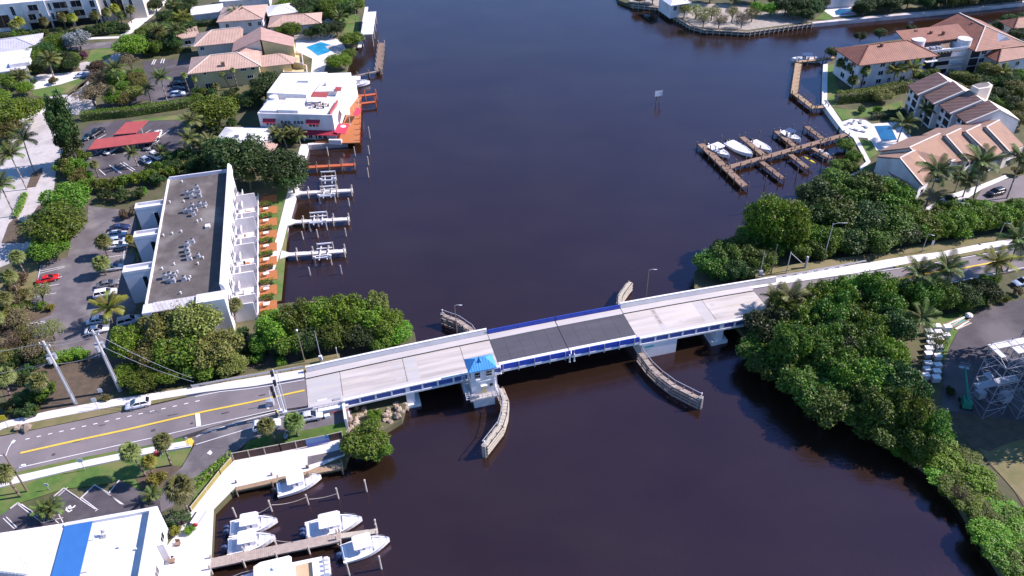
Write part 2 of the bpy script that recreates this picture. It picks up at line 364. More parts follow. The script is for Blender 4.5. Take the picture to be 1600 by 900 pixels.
SHEETZ = {}
def sheet(name, px, m, lev=1, z=LZ, h=None):
    pts = GL(px, z); SHEETZ[len(SHEETZ)] = name; lift_ = .0015 * len(SHEETZ)     # every sheet lies at a level of its own
    zz = z + .02 * lev + lift_
    mb = MB()
    if h: mb.prism([(p.x, p.y) for p in pts], z - .1 - lift_, z + h + lift_)
    else: mb.add([(p.x, p.y, zz) for p in pts], [tuple(range(len(pts)))])
    if not h:
        a = sum(pts[i].x * pts[(i + 1) % len(pts)].y - pts[(i + 1) % len(pts)].x * pts[i].y for i in range(len(pts)))
        if a < 0: mb.f = [tuple(reversed(f)) for f in mb.f]
    return struct(name, mb, m)
def band(name, A, B, zs, m, th=.15, skirt=None, dz=0.0):
    """strip between two pixel polylines; zs = height of each station; solid down to skirt or by th"""
    if isinstance(zs, (int, float)): zs = [zs] * len(A)
    mb = MB(); k = len(A); vs = []
    for (a, b, z) in zip(A, B, zs):
        pa, pb = G(*a, z), G(*b, z); lo = (z - th) if skirt is None else skirt
        vs += [(pa.x, pa.y, z + dz), (pb.x, pb.y, z + dz), (pb.x, pb.y, lo), (pa.x, pa.y, lo)]
    fs = []
    for i in range(k - 1):
        o = 4 * i
        for j in range(4): fs.append((o + j, o + (j + 1) % 4, o + 4 + (j + 1) % 4, o + 4 + j))
    fs += [(3, 2, 1, 0), (4 * k - 4, 4 * k - 3, 4 * k - 2, 4 * k - 1)]
    pa, pb, pc = Vector(vs[0]), Vector(vs[1]), Vector(vs[4])
    if (pb - pa).cross(pc - pa).z > 0: fs = [tuple(reversed(f)) for f in fs]
    # outward faces: top must look up
    mb.add(vs, [tuple(reversed(f)) for f in fs]); return struct(name, mb, m)
def line(name, pts, width, m, zs, dz=.012, parent=None):
    """painted line along pixel points"""
    if isinstance(zs, (int, float)): zs = [zs] * len(pts)
    if parent is not None and parent.name.startswith('road'):
        W_ = parent == ROADS[0]; q = []
        for (x0, y0), (x1, y1) in zip(pts[:-1], pts[1:]):
            n = max(1, int(abs(x1 - x0) / 12)); q += [(x0 + (x1 - x0) * i / n, y0 + (y1 - y0) * i / n) for i in range(n)]
        pts = q + [pts[-1]]; dz = .05; st_, zz_ = (RN, ZW) if W_ else (EN, ZE); st2 = RS if W_ else ES
        zs = [max(np.interp(x, [k[0] for k in st_], zz_), np.interp(x, [k[0] for k in st2], zz_)) for x, _ in pts]
    P = [G(x, y, z) for (x, y), z in zip(pts, zs)]; mb = MB(); vs = []
    for i, p in enumerate(P):
        d = (P[min(i + 1, len(P) - 1)] - P[max(i - 1, 0)]); d.z = 0; d.normalize(); t = Vector((-d.y, d.x, 0)) * width / 2
        vs += [p + t + Vector((0, 0, dz)), p - t + Vector((0, 0, dz))]
    mb.add(vs, [(2 * i, 2 * i + 1, 2 * i + 3, 2 * i + 2) for i in range(len(P) - 1)])
    o = obj(name, mb, m, parent)
    if not parent: o['kind'] = 'structure'
    return o

# -------------------------------------------------- the boulevard west of the bridge
ZW = [1.45, 1.45, 1.45, 1.5, 1.6, 1.8, 2.3, 2.8, 3.25, 3.76]
RN = [(-160, 713), (0, 682), (52, 672), (130, 656), (190, 643), (240, 633), (320, 614), (386, 606), (430, 600), (477, 590.5)]
RS = [(-160, 790), (0, 747), (52, 735), (130, 718), (195, 703), (250, 692), (326, 668), (386, 651), (438, 640), (481, 634)]
ROADS = []
road_w = band('road', RN, RS, ZW, 'asphalt', skirt=.8); ROADS.append(road_w)
line('road_marking', [(32, 708), (130, 686), (200, 671), (260, 657), (320, 643), (390, 629), (430, 620), (476, 610)], .42, 'yellow_line', [1.45, 1.5, 1.55, 1.7, 2.2, 2.75, 3.15, 3.58], .025, road_w)
line('road_marking', [(30, 731), (105, 714), (180, 697), (240, 684), (320, 665), (380, 652), (437, 639)], .16, 'white_line', [1.45, 1.5, 1.55, 1.65, 2.25, 2.75, 3.25], .03, road_w)
line('road_marking', [(305, 620), (345, 612), (386, 608), (430, 601.5), (476, 593.5)], .16, 'white_line', [2.2, 2.5, 2.8, 3.2, 3.6], .03, road_w)
for i in range(16):
    x = 43 + i * 17.7; y = 686 - (x - 43) * .2225
    z = 1.5 if x < 200 else 1.5 + (x - 200) / 120 * .8
    line('lane_dash', [(x - 3.4, y + .75), (x + 3.4, y - .75)], .22, 'white_line', z, .03, road_w)
line('stop_line', [(308.5, 646), (310.5, 666)], .8, 'white_line', 2.2, .035, road_w)
for (x, y, l, wd_) in ((240, 672, 3, .5), (84, 710, 2.5, .5), (300, 661, 2, .35), (352, 645, 6, .22), (160, 664, 5, .18), (120, 690, 7, .14), (410, 617, 5, .2), (270, 648, 8, .12)):
    line('tar_patch', [(x - l, y + l * .22), (x, y + .3), (x + l, y - l * .2)], wd_, 'joint', 0, .03, road_w)
band('verge', [(0, 669), (70, 656), (180, 636), (290, 616)], [(0, 681), (60, 670), (190, 642.5), (292, 619.5)], [1.46, 1.46, 1.57, 2.1], 'lawn_dry', skirt=.8, dz=.07)
band('pavement', [(-160, 690), (0, 662), (12, 658), (76, 643), (180, 624), (240, 615), (320, 603), (400, 590), (474, 578)],
     [(-160, 705), (0, 673), (12, 668), (76, 655), (180, 635.5), (240, 626), (320, 613), (400, 603.5), (476, 590)], [1.45, 1.45, 1.45, 1.48, 1.55, 1.8, 2.3, 2.95, 3.62], 'concrete_pale', skirt=.6, dz=.14)
band('pavement', [(-160, 787), (0, 750), (120, 723), (186, 709.5), (240, 698.5), (300, 688)], [(-160, 803), (0, 762), (120, 733), (186, 719), (240, 708), (299, 698)], [1.45, 1.45, 1.5, 1.55, 1.6, 1.65], 'concrete_pale', skirt=.6, dz=.14)
band('verge', [(-160, 780), (0, 743.5), (120, 717), (186, 704), (240, 692), (285, 682.5)], [(-160, 787), (0, 750), (120, 723), (186, 709.5), (240, 698.5), (285, 690.5)], [1.45, 1.45, 1.5, 1.55, 1.6, 1.65], 'lawn_green', skirt=.6, dz=.08)
sheet('kerb_end', [(290, 688), (301, 686.5), (304.5, 691), (300, 697.5), (293, 697)], 'yellow_line', z=1.5, h=.33)
# embankments
band('embankment', [(240, 611), (320, 597), (400, 582), (474, 563), (530, 552)], [(240, 616), (320, 604), (400, 591), (474, 579), (531, 568)], [1.7, 2.1, 2.7, 3.2, 3.5], 'lawn_dry', skirt=.9)
sheet('lawn', [(-20, 762), (120, 734), (240, 709), (300, 698.5), (296, 712), (283, 728), (262, 745), (222, 768), (190, 751), (148, 759), (100, 764), (28, 787), (0, 806), (-30, 812)], 'lawn_green', 1, 1.3, h=.05)
sheet('planting_bed', [(212, 748), (232, 735), (262, 727), (283, 728), (262, 752), (245, 768), (224, 768)], 'soil', 1, 1.35, h=.05)
# turnout and drive beside the bridge
def stripz(name, A, B, m, skirt=.9, dz=0.0):
    """strip between two pixel polylines that each carry their own heights"""
    P = [G(*q) for q in A]; Q = [G(*q) for q in B]; k = len(P); vs = []
    for p, q in zip(P, Q): vs += [(p.x, p.y, p.z + dz), (q.x, q.y, q.z + dz), (q.x, q.y, skirt), (p.x, p.y, skirt)]
    fs = [(4 * i + j, 4 * i + (j + 1) % 4, 4 * i + 4 + (j + 1) % 4, 4 * i + 4 + j) for i in range(k - 1) for j in range(4)] + [(3, 2, 1, 0), (4 * k - 4, 4 * k - 3, 4 * k - 2, 4 * k - 1)]
    if (Vector(vs[1]) - Vector(vs[0])).cross(Vector(vs[4]) - Vector(vs[0])).z < 0: fs = [tuple(reversed(f)) for f in fs]
    return struct(name, MB().add(vs, fs), m)
stripz('parking_lane', [(300, 684, 1.85), (326, 669, 2.2), (386, 652, 2.72), (438, 641.5, 3.1), (481, 637, 3.0), (541, 627, 2.9)], [(303, 697, 1.75), (345, 700, 2.1), (392, 686, 2.5), (440, 677, 2.75), (484, 671, 2.75), (546, 659, 2.7)], 'asphalt_worn')
stripz('drive', [(303, 697, 1.76), (284, 730, 1.45), (262, 748, 1.35), (238, 806, 1.28)], [(392, 686, 2.51), (348, 722, 1.7), (310, 745, 1.4), (268, 792, 1.28)], 'asphalt_worn')
stripz('grass_island', [(388, 690, 2.45), (412, 682, 2.6), (440, 677, 2.75), (484, 671, 2.75), (540, 660, 2.7)], [(372, 714, 1.4), (400, 705, 1.4), (440, 700, 1.4), (490, 690, 1.4), (540, 680, 1.4)], 'lawn_green', dz=.1)
sheet('grass_slope', [(300, 790), (306, 752), (338, 728), (362, 712), (400, 703), (470, 690), (536, 676), (537, 683), (512, 690), (366, 717), (345, 740), (300, 800), (290, 830)], 'lawn_green', 1, h=.08)
line('turnout_marking', [(306, 683), (326, 674), (386, 656), (437, 642.5)], .16, 'white_line', [1.9, 2.2, 2.7, 3.08], .05)
line('turnout_marking', [(306, 695), (345, 683), (395, 668)], .16, 'white_line', [1.82, 2.22, 2.66], .06)
line('turn_arrow', [(326, 710), (331, 705)], .8, 'white_line', 1.85, .08)
# marina quay and car park at the lower left
sheet('quay', [(252, 905), (258, 858), (268, 845), (298, 802), (345, 742), (367, 719), (512, 692), (537, 684), (538, 712), (480, 737), (420, 750), (367.5, 762), (334, 796), (331, 860), (328, 905)], 'concrete_pale', 1, h=.12)
sheet('quay_shade', [(481, 714), (513, 708), (537, 702), (537, 711), (481, 728)], 'asphalt_worn', 7)  # shade on the quay paving, laid as a darker sheet
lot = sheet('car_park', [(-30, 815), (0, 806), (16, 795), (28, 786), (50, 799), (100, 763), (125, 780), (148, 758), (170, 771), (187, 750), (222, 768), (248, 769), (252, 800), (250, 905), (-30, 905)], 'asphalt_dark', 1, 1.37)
for a, b in (((148, 758), (194, 789)), ((170, 772), (188, 787)), ((125, 780), (149, 796)), ((128, 778), (153, 797)), ((28, 788), (66, 817)), ((34, 788), (69, 814)), ((66, 817), (99, 809)), ((69, 814), (72, 805)), ((5, 810), (22, 826)), ((10, 808), (27, 825)), ((188, 787), (194, 789)), ((22, 826), (27, 825)), ((149, 799), (154, 796)), ((84, 811), (92, 818)), ((92, 804), (99, 817)), ((82, 810), (86, 800)), ((106, 762), (84, 782))):
    line('bay_line', [a, b], .12, 'white_line', 1.37, .075, lot)
for pts in ([(105, 792), (110, 795), (115, 793), (118, 790)], [(109, 790), (111, 794)], [(105, 792), (104, 797), (108, 800), (113, 797)]):
    line('wheelchair_symbol', pts, .28, 'white_line', 1.37, .08, lot)
for a, b in (((16, 795), (28, 786)), ((28, 786), (50, 799)), ((84, 776), (100, 763)), ((100, 763), (125, 780)), ((125, 780), (148, 758)), ((148, 758), (170, 771)), ((170, 771), (187, 750))):
    A, B = G(*a, 1.4), G(*b, 1.4); obj('kerb', MB().bar(A + Vector((0, 0, .05)), B + Vector((0, 0, .05)), .15, .16), 'concrete', lot)

# -------------------------------------------------- the boulevard east of the bridge
ZE = [3.95, 3.4, 2.7, 2.1, 1.75, 1.6, 1.6, 1.6]
EN = [(1171, 453), (1240, 441.5), (1330, 429), (1400, 419), (1460, 410), (1520, 399), (1600, 384), (1760, 352)]
ES = [(1205, 487), (1270, 476), (1350, 465), (1420, 455), (1480, 445), (1540, 432), (1620, 416), (1780, 384)]
road_e = band('road', EN, ES, ZE, 'asphalt', skirt=.8)
line('road_marking', [(1300, 454), (1370, 444), (1450, 427), (1510, 418), (1570, 406.5), (1680, 384)], .42, 'yellow_line', [3.0, 2.4, 1.9, 1.65, 1.6, 1.6], .03, road_e)
line('road_marking', [(1340, 428.5), (1400, 420), (1456, 411.5), (1510, 402), (1600, 385.5)], .16, 'white_line', [2.6, 2.1, 1.75, 1.62, 1.6], .03, road_e)
line('road_marking', [(1480, 443), (1540, 430.5), (1600, 418), (1700, 398)], .16, 'white_line', [1.75, 1.62, 1.6, 1.6], .03, road_e)
band('pavement', [(1168, 440), (1240, 430), (1290, 420), (1350, 412), (1410, 402), (1470, 394), (1530, 382), (1580, 374), (1760, 340)], [(1172, 452), (1242, 441), (1330, 428.5), (1368, 422), (1420, 412), (1475, 402), (1535, 390.5), (1585, 382), (1762, 350)], [3.97, 3.4, 2.95, 2.4, 2.0, 1.7, 1.6, 1.6, 1.6], 'concrete_pale', skirt=.6, dz=.14)
band('verge', [(1395, 416), (1420, 411.5), (1475, 402), (1535, 390.5)], [(1400, 418.5), (1425, 415), (1480, 406), (1540, 394.5)], [2.05, 1.95, 1.68, 1.6], 'lawn_dry', skirt=.8, dz=.09)
band('embankment', [(1180, 425), (1240, 413), (1300, 405), (1380, 393), (1430, 384), (1500, 372), (1580, 362)], [(1180, 439), (1242, 430), (1292, 420), (1380, 407), (1430, 399), (1500, 388), (1585, 374)], [3.3, 2.9, 2.5, 1.9, 1.7, 1.55, 1.5], 'lawn_dry', skirt=.9)

# -------------------------------------------------- west bank surfaces north of the boulevard
sheet('lane', [(30, 178), (62, 172), (80, 190), (96, 212), (100, 236), (88, 262), (84, 300), (72, 316), (52, 335), (30, 372), (58, 385), (45, 395), (20, 410), (-30, 430), (-30, 300), (0, 262), (18, 225)], 'pavers', 1)
sheet('median', [(40, 352), (60, 322), (66, 320), (58, 347), (38, 380), (3, 380), (14, 350), (24, 340)], 'soil', 1, h=.12)
sheet('median', [(50, 272), (66, 262), (66, 270), (56, 292), (42, 294)], 'soil', 1, h=.12)
lot1 = sheet('car_park', [(138, 322), (212, 330), (214, 390), (206, 420), (215, 470), (205, 520), (150, 570), (40, 590), (22, 560), (40, 510), (48, 470), (60, 412), (105, 402), (112, 372), (136, 350)], 'asphalt_worn', 1)
for a, b in (((60, 428), (101, 418)), ((62, 424), (101, 416)), ((64, 415), (60, 434)), ((60, 448), (97, 432)), ((66, 449), (93, 444)), ((46, 466), (88, 458)), ((36, 508), (70, 502)), ((34, 511), (72, 504)), ((30, 530), (66, 523)), ((170, 392), (197, 388)), ((170, 402), (196, 398)), ((195, 386), (192, 412)), ((172, 385), (197, 379))):
    line('bay_line', [a, b], .16, 'white_line', LZ + .05, .06, lot1)
sheet('grass_island', [(20, 600), (-20, 600), (-20, 470), (0, 440), (40, 413), (58, 408), (61, 413), (50, 470), (46, 492), (40, 520), (22, 562)], 'lawn_dry', 1, h=.1)
sheet('planting_bed', [(48, 488), (75, 474), (86, 480), (80, 492), (50, 503), (38, 500)], 'soil', 1, h=.12)
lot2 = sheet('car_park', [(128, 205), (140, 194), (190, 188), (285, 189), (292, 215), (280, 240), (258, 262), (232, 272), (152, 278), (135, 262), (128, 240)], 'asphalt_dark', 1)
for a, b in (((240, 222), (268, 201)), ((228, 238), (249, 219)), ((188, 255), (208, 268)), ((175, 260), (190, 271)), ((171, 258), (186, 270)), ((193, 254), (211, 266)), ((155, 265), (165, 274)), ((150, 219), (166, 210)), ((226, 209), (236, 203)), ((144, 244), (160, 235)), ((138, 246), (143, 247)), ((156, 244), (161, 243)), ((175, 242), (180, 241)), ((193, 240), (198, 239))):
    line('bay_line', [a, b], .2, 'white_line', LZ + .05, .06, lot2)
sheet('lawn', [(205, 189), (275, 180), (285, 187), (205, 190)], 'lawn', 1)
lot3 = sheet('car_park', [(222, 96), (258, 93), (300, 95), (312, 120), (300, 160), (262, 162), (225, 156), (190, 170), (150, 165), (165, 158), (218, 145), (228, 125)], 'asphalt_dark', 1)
for a, b in (((237, 101), (241, 93)), ((240, 101), (244, 93)), ((251, 99), (254, 92)), ((255, 99), (257, 92))): line('bay_line', [a, b], .3, 'white_line', LZ + .05, .06, lot3)
sheet('drive', [(50, 118), (136, 111), (140, 119), (120, 124), (95, 132), (60, 139), (48, 141)], 'concrete_pale', 2)
sheet('lawn', [(50, 141), (92, 133), (96, 122), (126, 120), (128, 127), (105, 145), (72, 152), (52, 150)], 'lawn', 1)
sheet('drive', [(66, 153), (100, 148), (118, 150), (110, 160), (68, 162)], 'pavers', 1)
sheet('drive', [(55, 172), (78, 168), (82, 178), (56, 180)], 'concrete_pale', 2)
sheet('lane', [(120, 100), (190, 82), (186, 94), (150, 112), (130, 135), (96, 158), (100, 176), (120, 180), (150, 170), (150, 158), (128, 154), (140, 130)], 'pavers', 2)
sheet('lawn', [(135, 96), (142, 78), (160, 75), (180, 77), (172, 90), (152, 101)], 'lawn_green', 3)
sheet('street', [(90, 72), (140, 68), (182, 64), (230, 58), (262, 30), (290, -5), (310, -5), (280, 34), (245, 62), (186, 74), (140, 77), (92, 80)], 'asphalt_worn', 1)
sheet('pavement', [(100, 60), (185, 57), (200, 48), (235, 18), (258, 0), (262, 4), (240, 24), (206, 52), (188, 60), (140, 62), (102, 64)], 'concrete_pale', 2)
sheet('lawn', [(168, 56), (186, 47), (192, 50), (186, 56)], 'lawn_green', 3)
sheet('lawn', [(220, 18), (230, 10), (252, 2), (242, 16), (226, 20)], 'lawn_green', 3)
sheet('drive', [(194, 40), (210, 30), (232, 22), (228, 30), (208, 44), (198, 46)], 'concrete_pale', 3)
sheet('lawn', [(500, 26), (532, 22), (562, 24), (560, 48), (546, 56), (510, 40)], 'lawn_green', 1)
sheet('pool_terrace', [(462, 64), (498, 56), (530, 62), (542, 78), (534, 88), (512, 92), (506, 114), (486, 114), (488, 92), (462, 80)], 'concrete_pale', 2)
sheet('pool', [(478.5, 74), (501, 66), (522, 72), (514, 82), (497, 87.5)], 'pool_water', 4)
sheet('spa_cover', [(508, 73), (520, 71), (537, 78), (528, 84), (512, 77)], 'pavers', 6)
# condo garden by the seawall
sheet('lawn', [(400, 478), (440, 470), (452, 338), (458, 300), (440, 295), (420, 310), (408, 350), (405, 400), (400, 450)], 'lawn', 1)
band('seawall', [(470, 226), (452, 290), (441, 335), (429, 383), (413, 432), (399, 476)], [(482, 226), (466, 290), (453, 338), (441, 386), (426, 431), (411, 477)], LZ, 'concrete_pale', th=2.6, dz=.16)
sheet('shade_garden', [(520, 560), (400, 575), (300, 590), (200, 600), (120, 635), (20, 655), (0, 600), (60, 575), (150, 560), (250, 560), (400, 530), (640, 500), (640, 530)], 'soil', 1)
# -------------------------------------------------- east bank surfaces
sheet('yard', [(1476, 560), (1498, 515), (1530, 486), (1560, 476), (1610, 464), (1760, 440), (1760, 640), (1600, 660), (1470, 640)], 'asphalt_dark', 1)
sheet('yard_soil', [(1470, 640), (1600, 660), (1760, 640), (1760, 860), (1640, 860), (1580, 760), (1520, 700), (1480, 665)], 'soil', 1)
sheet('dry_grass', [(1528, 700), (1545, 706), (1562, 698), (1585, 690), (1610, 684), (1660, 672), (1720, 662), (1800, 640), (1900, 640), (1900, 980), (1700, 980), (1650, 870), (1600, 785), (1568, 748), (1545, 722)], 'lawn_dry', 2)
sheet('lawn', [(1455, 500), (1500, 486), (1528, 482), (1505, 502), (1484, 540), (1476, 565), (1466, 560)], 'lawn_green', 2)
sheet('pool_terrace', [(1312, 192), (1330, 186), (1352, 188), (1362, 194), (1408, 190), (1424, 215), (1395, 232), (1366, 236), (1355, 216), (1326, 214)], 'concrete_pale', 2)
sheet('pool', [(1366, 197.5), (1391, 196.5), (1401.5, 219), (1377.5, 221)], 'pool_dark', 4)
sheet('lawn', [(1341, 218), (1361, 220), (1372, 240), (1356, 250)], 'lawn_green', 2)
sheet('lawn', [(1344, 268), (1358, 256), (1364, 262), (1352, 272)], 'lawn_green', 2)
sheet('lawn', [(1302, 170), (1330, 172), (1380, 166), (1410, 158), (1408, 172), (1380, 180), (1340, 184), (1316, 188)], 'lawn_green', 2)
sheet('lawn', [(1291, 104), (1303, 100), (1306, 132), (1320, 150), (1302, 168), (1292, 158)], 'lawn', 2)
band('seawall', [(1286, 102), (1284, 162), (1297, 180), (1316, 205), (1333, 217), (1353, 254), (1316, 286)], [(1293, 101), (1292, 158), (1304, 175), (1322, 202), (1339, 215), (1360, 254), (1322, 288)], LZ, 'concrete_pale', th=2.4, dz=.3)
sheet('street', [(1524, 312), (1534, 296), (1560, 284), (1600, 274), (1760, 240), (1760, 276), (1600, 310), (1560, 316)], 'asphalt', 2)
sheet('pavement', [(1430, 334), (1480, 306), (1530, 290), (1570, 274), (1576, 278), (1534, 296), (1500, 318), (1440, 342)], 'concrete_pale', 3)
sheet('sand', [(970, -8), (990, 6), (1030, 10), (1050, 20), (1082, 40), (1102, 44), (1168, 47), (1268, 34), (1240, 14), (1160, 8), (1100, 6), (1050, 2)], 'sand', 1)
sheet('lawn', [(1272, 30), (1290, 18), (1302, 24), (1296, 32)], 'lawn_green', 2)
sheet('pool_terrace', [(1288, 18), (1300, 2), (1340, 0), (1350, 12), (1336, 24), (1302, 27)], 'concrete_pale', 2)
sheet('pool', [(1304, 18), (1312, 14), (1328, 14), (1338, 18), (1334, 23), (1306, 24)], 'pool_dark', 4)
band('canal_wall', [(1268, 35), (1310, 30.5), (1450, 17.5), (1600, 1.5), (1760, -14)], [(1270, 37.5), (1311, 33.5), (1451, 20.5), (1601, 4.5), (1761, -12)], LZ, 'concrete', th=2.4, dz=.15)
# ================================================================== the drawbridge
BO = Vector((9.5, 113.0, 0)); BA = math.radians(13.9)
BU = Vector((math.cos(BA), math.sin(BA), 0)); BN = Vector((-BU.y, BU.x, 0))
def zd(u): return 4.7 - .0004 * u * u
br = thing('drawbridge', 'long white concrete drawbridge with dark steel lifting span crossing the waterway', 'bridge', BO, BA)
def seg(u0, u1, t0, t1, top, bot, n=None):
    """deck piece that follows the bridge's crest; top and bot are offsets from the road level"""
    n = n or max(1, int(abs(u1 - u0) / 3)); mb = MB(); secs = []
    for i in range(n + 1):
        u = u0 + (u1 - u0) * i / n; z = zd(u)
        secs.append([(u, t0, z + bot), (u, t1, z + bot), (u, t1, z + top), (u, t0, z + top)])
    return mb.loft(secs)
SP = [(-48.2, -42.1), (-42, -30.45), (-30.35, -19.45), (-19.35, -13.62), (13.62, 19.35), (19.45, 30.35), (30.45, 42)]
for i, (a, b_) in enumerate(SP):
    s = obj('road_slab', seg(a, b_, -2.8, 3.7, 0, -.5), 'bridge_slab', br)
for a, b_ in ((-30.35, -27.9), (28.0, 30.35), (-48.1, -42.2)):
    obj('slab_patch', seg(a + .15, b_ - .1, -2.7, 3.6, .006, -.05), 'bridge_slab_grey', br)
for a, b_, t0, t1 in ((-36.2, -33.2, -1.2, -1.0), (-33, -31, .1, .7), (-32.2, -31.2, 1.6, 2.6), (-32.3, -31.2, -2.0, -1.0), (31.4, 32.3, 1.5, 2.4), (31.4, 32.6, -1.6, -.8), (23.3, 23.8, -1.4, -1.0), (31.2, 32.1, .1, .7)):
    obj('repair_patch', seg(a, b_, t0, t1, .012, -.05), 'bridge_slab_grey', br)
for a, b_ in ((-46.5, -43.4), (-41, -37.2), (-35.6, -31.3), (-29.8, -28.4), (22, 26.5), (32.6, 38.8)):
    obj('worn_centre_line', seg(a, b_, .36, .56, .013, -.05), 'worn_yellow', br)
for u in (-42.05, -30.4, -19.4, 19.4, 30.4, 42.05):
    obj('expansion_joint', seg(u - .09, u + .09, -2.8, 3.7, -.03, -.5, 1), 'joint', br)
obj('joint_plate', seg(19.1, 20.1, -2.6, 3.5, .014, -.1, 1), 'bridge_slab_grey', br)
for k in range(3): obj('finger_plate', seg(19.35, 19.85, -.9 + k * 1.5, .3 + k * 1.5, .025, -.1, 1), 'wood_grey', br)
# lifting span: two leaves of steel grid panels
for side in (-1, 1):
    lf = obj('bascule_leaf', seg(.05 if side > 0 else -13.58, 13.58 if side > 0 else -.05, -2.8, 3.7, -.12, -.45), 'girder', br)
    for k in range(5):
        a = .06 + k * 2.7; b_ = a + 2.675
        if side < 0: a, b_ = -b_, -a
        obj('grid_panel', seg(a, b_, -2.76, 3.66, .0, -.12, 1), 'grid_deck', lf)
    u0, u1 = (.1, 13.5) if side > 0 else (-13.5, -.1)
    for t in (-3.6, -1.5, 2.4, 4.6):
        obj('main_girder', seg(u0, u1, t - .2, t + .2, -.46, -1.5), 'girder', lf)
    obj('leaf_edge', seg(u0, u1, -4.55, -2.82, .12, -.25), 'white_paint', lf)
    obj('edge_beam', seg(u0, u1, -4.75, -4.56, -.1, -.6), 'metal_white', lf)
    obj('leaf_walk', seg(u0, u1, 3.72, 5.3, .16, -.2), 'bridge_walk', lf)
    # railings
    for nm, tt in (('south_railing', -4.66), ('north_railing', 5.42)):
        rl = MB(); rh = .1 if tt < 0 else .05
        for hh in ((.28, .58, .86, 1.1) if tt < 0 else (.3, .5, .7, .9, 1.12)):
            rl.loft([[(u, tt - .05, zd(u) + hh - rh), (u, tt + .05, zd(u) + hh - rh), (u, tt + .05, zd(u) + hh + rh), (u, tt - .05, zd(u) + hh + rh)] for u in np.linspace(u0, u1, 6)])
        if tt > 0:
            rl.loft([[(u, tt - .015, zd(u) + .15), (u, tt + .015, zd(u) + .15), (u, tt + .015, zd(u) + 1.1), (u, tt - .015, zd(u) + 1.1)] for u in np.linspace(u0, u1, 6)])
        else:
            rl.loft([[(u, tt - .012, zd(u) - .1), (u, tt + .012, zd(u) - .1), (u, tt + .012, zd(u) + .5), (u, tt - .012, zd(u) + .5)] for u in np.linspace(u0, u1, 6)])
        R = obj(nm, rl, 'blue_paint', lf)
        for k in range(5):
            u = u0 + (u1 - u0) * (k + .15) / 4.5
            if u > max(u0, u1): continue
            obj('rail_post', MB().b2(u - .07, u + .07, tt - .08 - (.12 if tt < 0 else 0), tt + .08, zd(u) - (.9 if tt < 0 else 0), zd(u) + 1.16), 'galvanised' if tt < 0 else 'blue_paint', R)
for u in (-.35, .55):
    obj('centre_lock', MB().b2(u - .09, u + .09, -5.1, -4.8, zd(0) - 1.2, zd(0) + .4).ball((u, -4.95, zd(0) - 1.3), .2), 'metal_white', br)
# approach parapets, walks, fascias
for s in (-1, 1):
    a, b_ = (-42, -13.62) if s < 0 else (13.62, 42)
    if s < 0: a = -48.2
    obj('kerb', seg(a, b_, 3.7, 3.78, .22, -.4), 'joint', br)
    obj('north_walk', seg(a, b_, 3.78, 5.3, .2, -.4), 'bridge_walk', br)
    if s < 0: a = -42
    nb = MB(); secs = []
    for u in np.linspace(a - (6 if s < 0 else 0), b_ + (6 if s > 0 else 0), 14):
        z = zd(u); secs.append([(u, 5.28, z - .5), (u, 5.95, z - .5), (u, 5.95, z + 1.12), (u, 5.68, z + 1.12), (u, 5.34, z + .25)])
    obj('north_parapet', nb.loft(secs), 'bridge_barrier', br)
    obj('parapet_cap', seg(a - (6 if s < 0 else 0), b_ + (6 if s > 0 else 0), 5.62, 6.02, 1.2, 1.121, 14), 'white_paint', br)
    obj('south_kerb', seg(a - (6.2 if s < 0 else 0), b_, -4.3, -2.8, .14, -.4), 'bridge_walk', br)
    obj('south_parapet', seg(a, b_, -4.56, -4.32, .62, -1.0), 'panel_blue', br)
    obj('coping', seg(a, b_, -4.78, -4.25, .86, .62), 'white_paint', br)
    obj('string_course', seg(a, b_, -4.8, -4.3, -.62, -1.02), 'white_paint', br)
    edges = [-42, -39.2, -36.4, -33.55, -30.7, -28.0, -25.2, -22.3, -19.6] if s < 0 else [13.75, 16.8, 19.6, 22.4, 25.2, 27.9, 30.6, 33.4, 36.3, 39.1, 42]
    for u in edges:
        wd_ = .34 if abs(abs(u) - 30.65) > .2 else .8
        obj('pilaster', seg(u - wd_ / 2, u + wd_ / 2, -4.74, -4.57, .61, -.61, 1), 'white_paint', br)
    obj('fascia_girder', seg(a, b_, -4.1, -3.7, -.5, -1.35), 'girder', br)
    for t in (-1.2, 1.6, 4.4): obj('deck_girder', seg(a, b_, t - .25, t + .25, -.5, -1.35), 'girder', br)
# piers
def pier(u0, u1, t0, t1, foot=0.0, name='pier', top=-1.0):
    mb = MB().b2(u0, u1, t0, t1, -1, zd((u0 + u1) / 2) + top)
    if foot: mb.b2(u0 - foot, u1 + foot, t0 - foot * .7, t1 + foot * .7, -1, .75)
    return obj(name, mb, 'white_paint', br)
pier(-31.1, -29.6, -4.5, 5.4, .9); pier(29.7, 31.3, -4.5, 5.4, .9)
pier(-20.6, -14.2, -4.3, 5.6, 0, 'bascule_pier'); pb = pier(14.1, 21.4, -4.7, 5.6, 0, 'bascule_pier', -.98)
obj('name_plate', MB().b2(14.75, 16.6, -4.79, -4.72, 2.75, 3.12), 'teal_sign', pb)
for u0, u1 in ((-46, -42.1), (42.1, 46)):
    obj('abutment', MB().b2(u0, u1, -4.5, 5.2, -.5, zd(42) - .75), 'white_paint', br)
obj('wing_wall', MB().b2(-42.35, -41.95, -8.6, -4.8, .3, 4.3), 'white_paint', br)
obj('walk_box', MB().b2(13.8, 16.2, 5.5, 5.9, 1.0, 1.9 + 0), 'bridge_barrier', br)
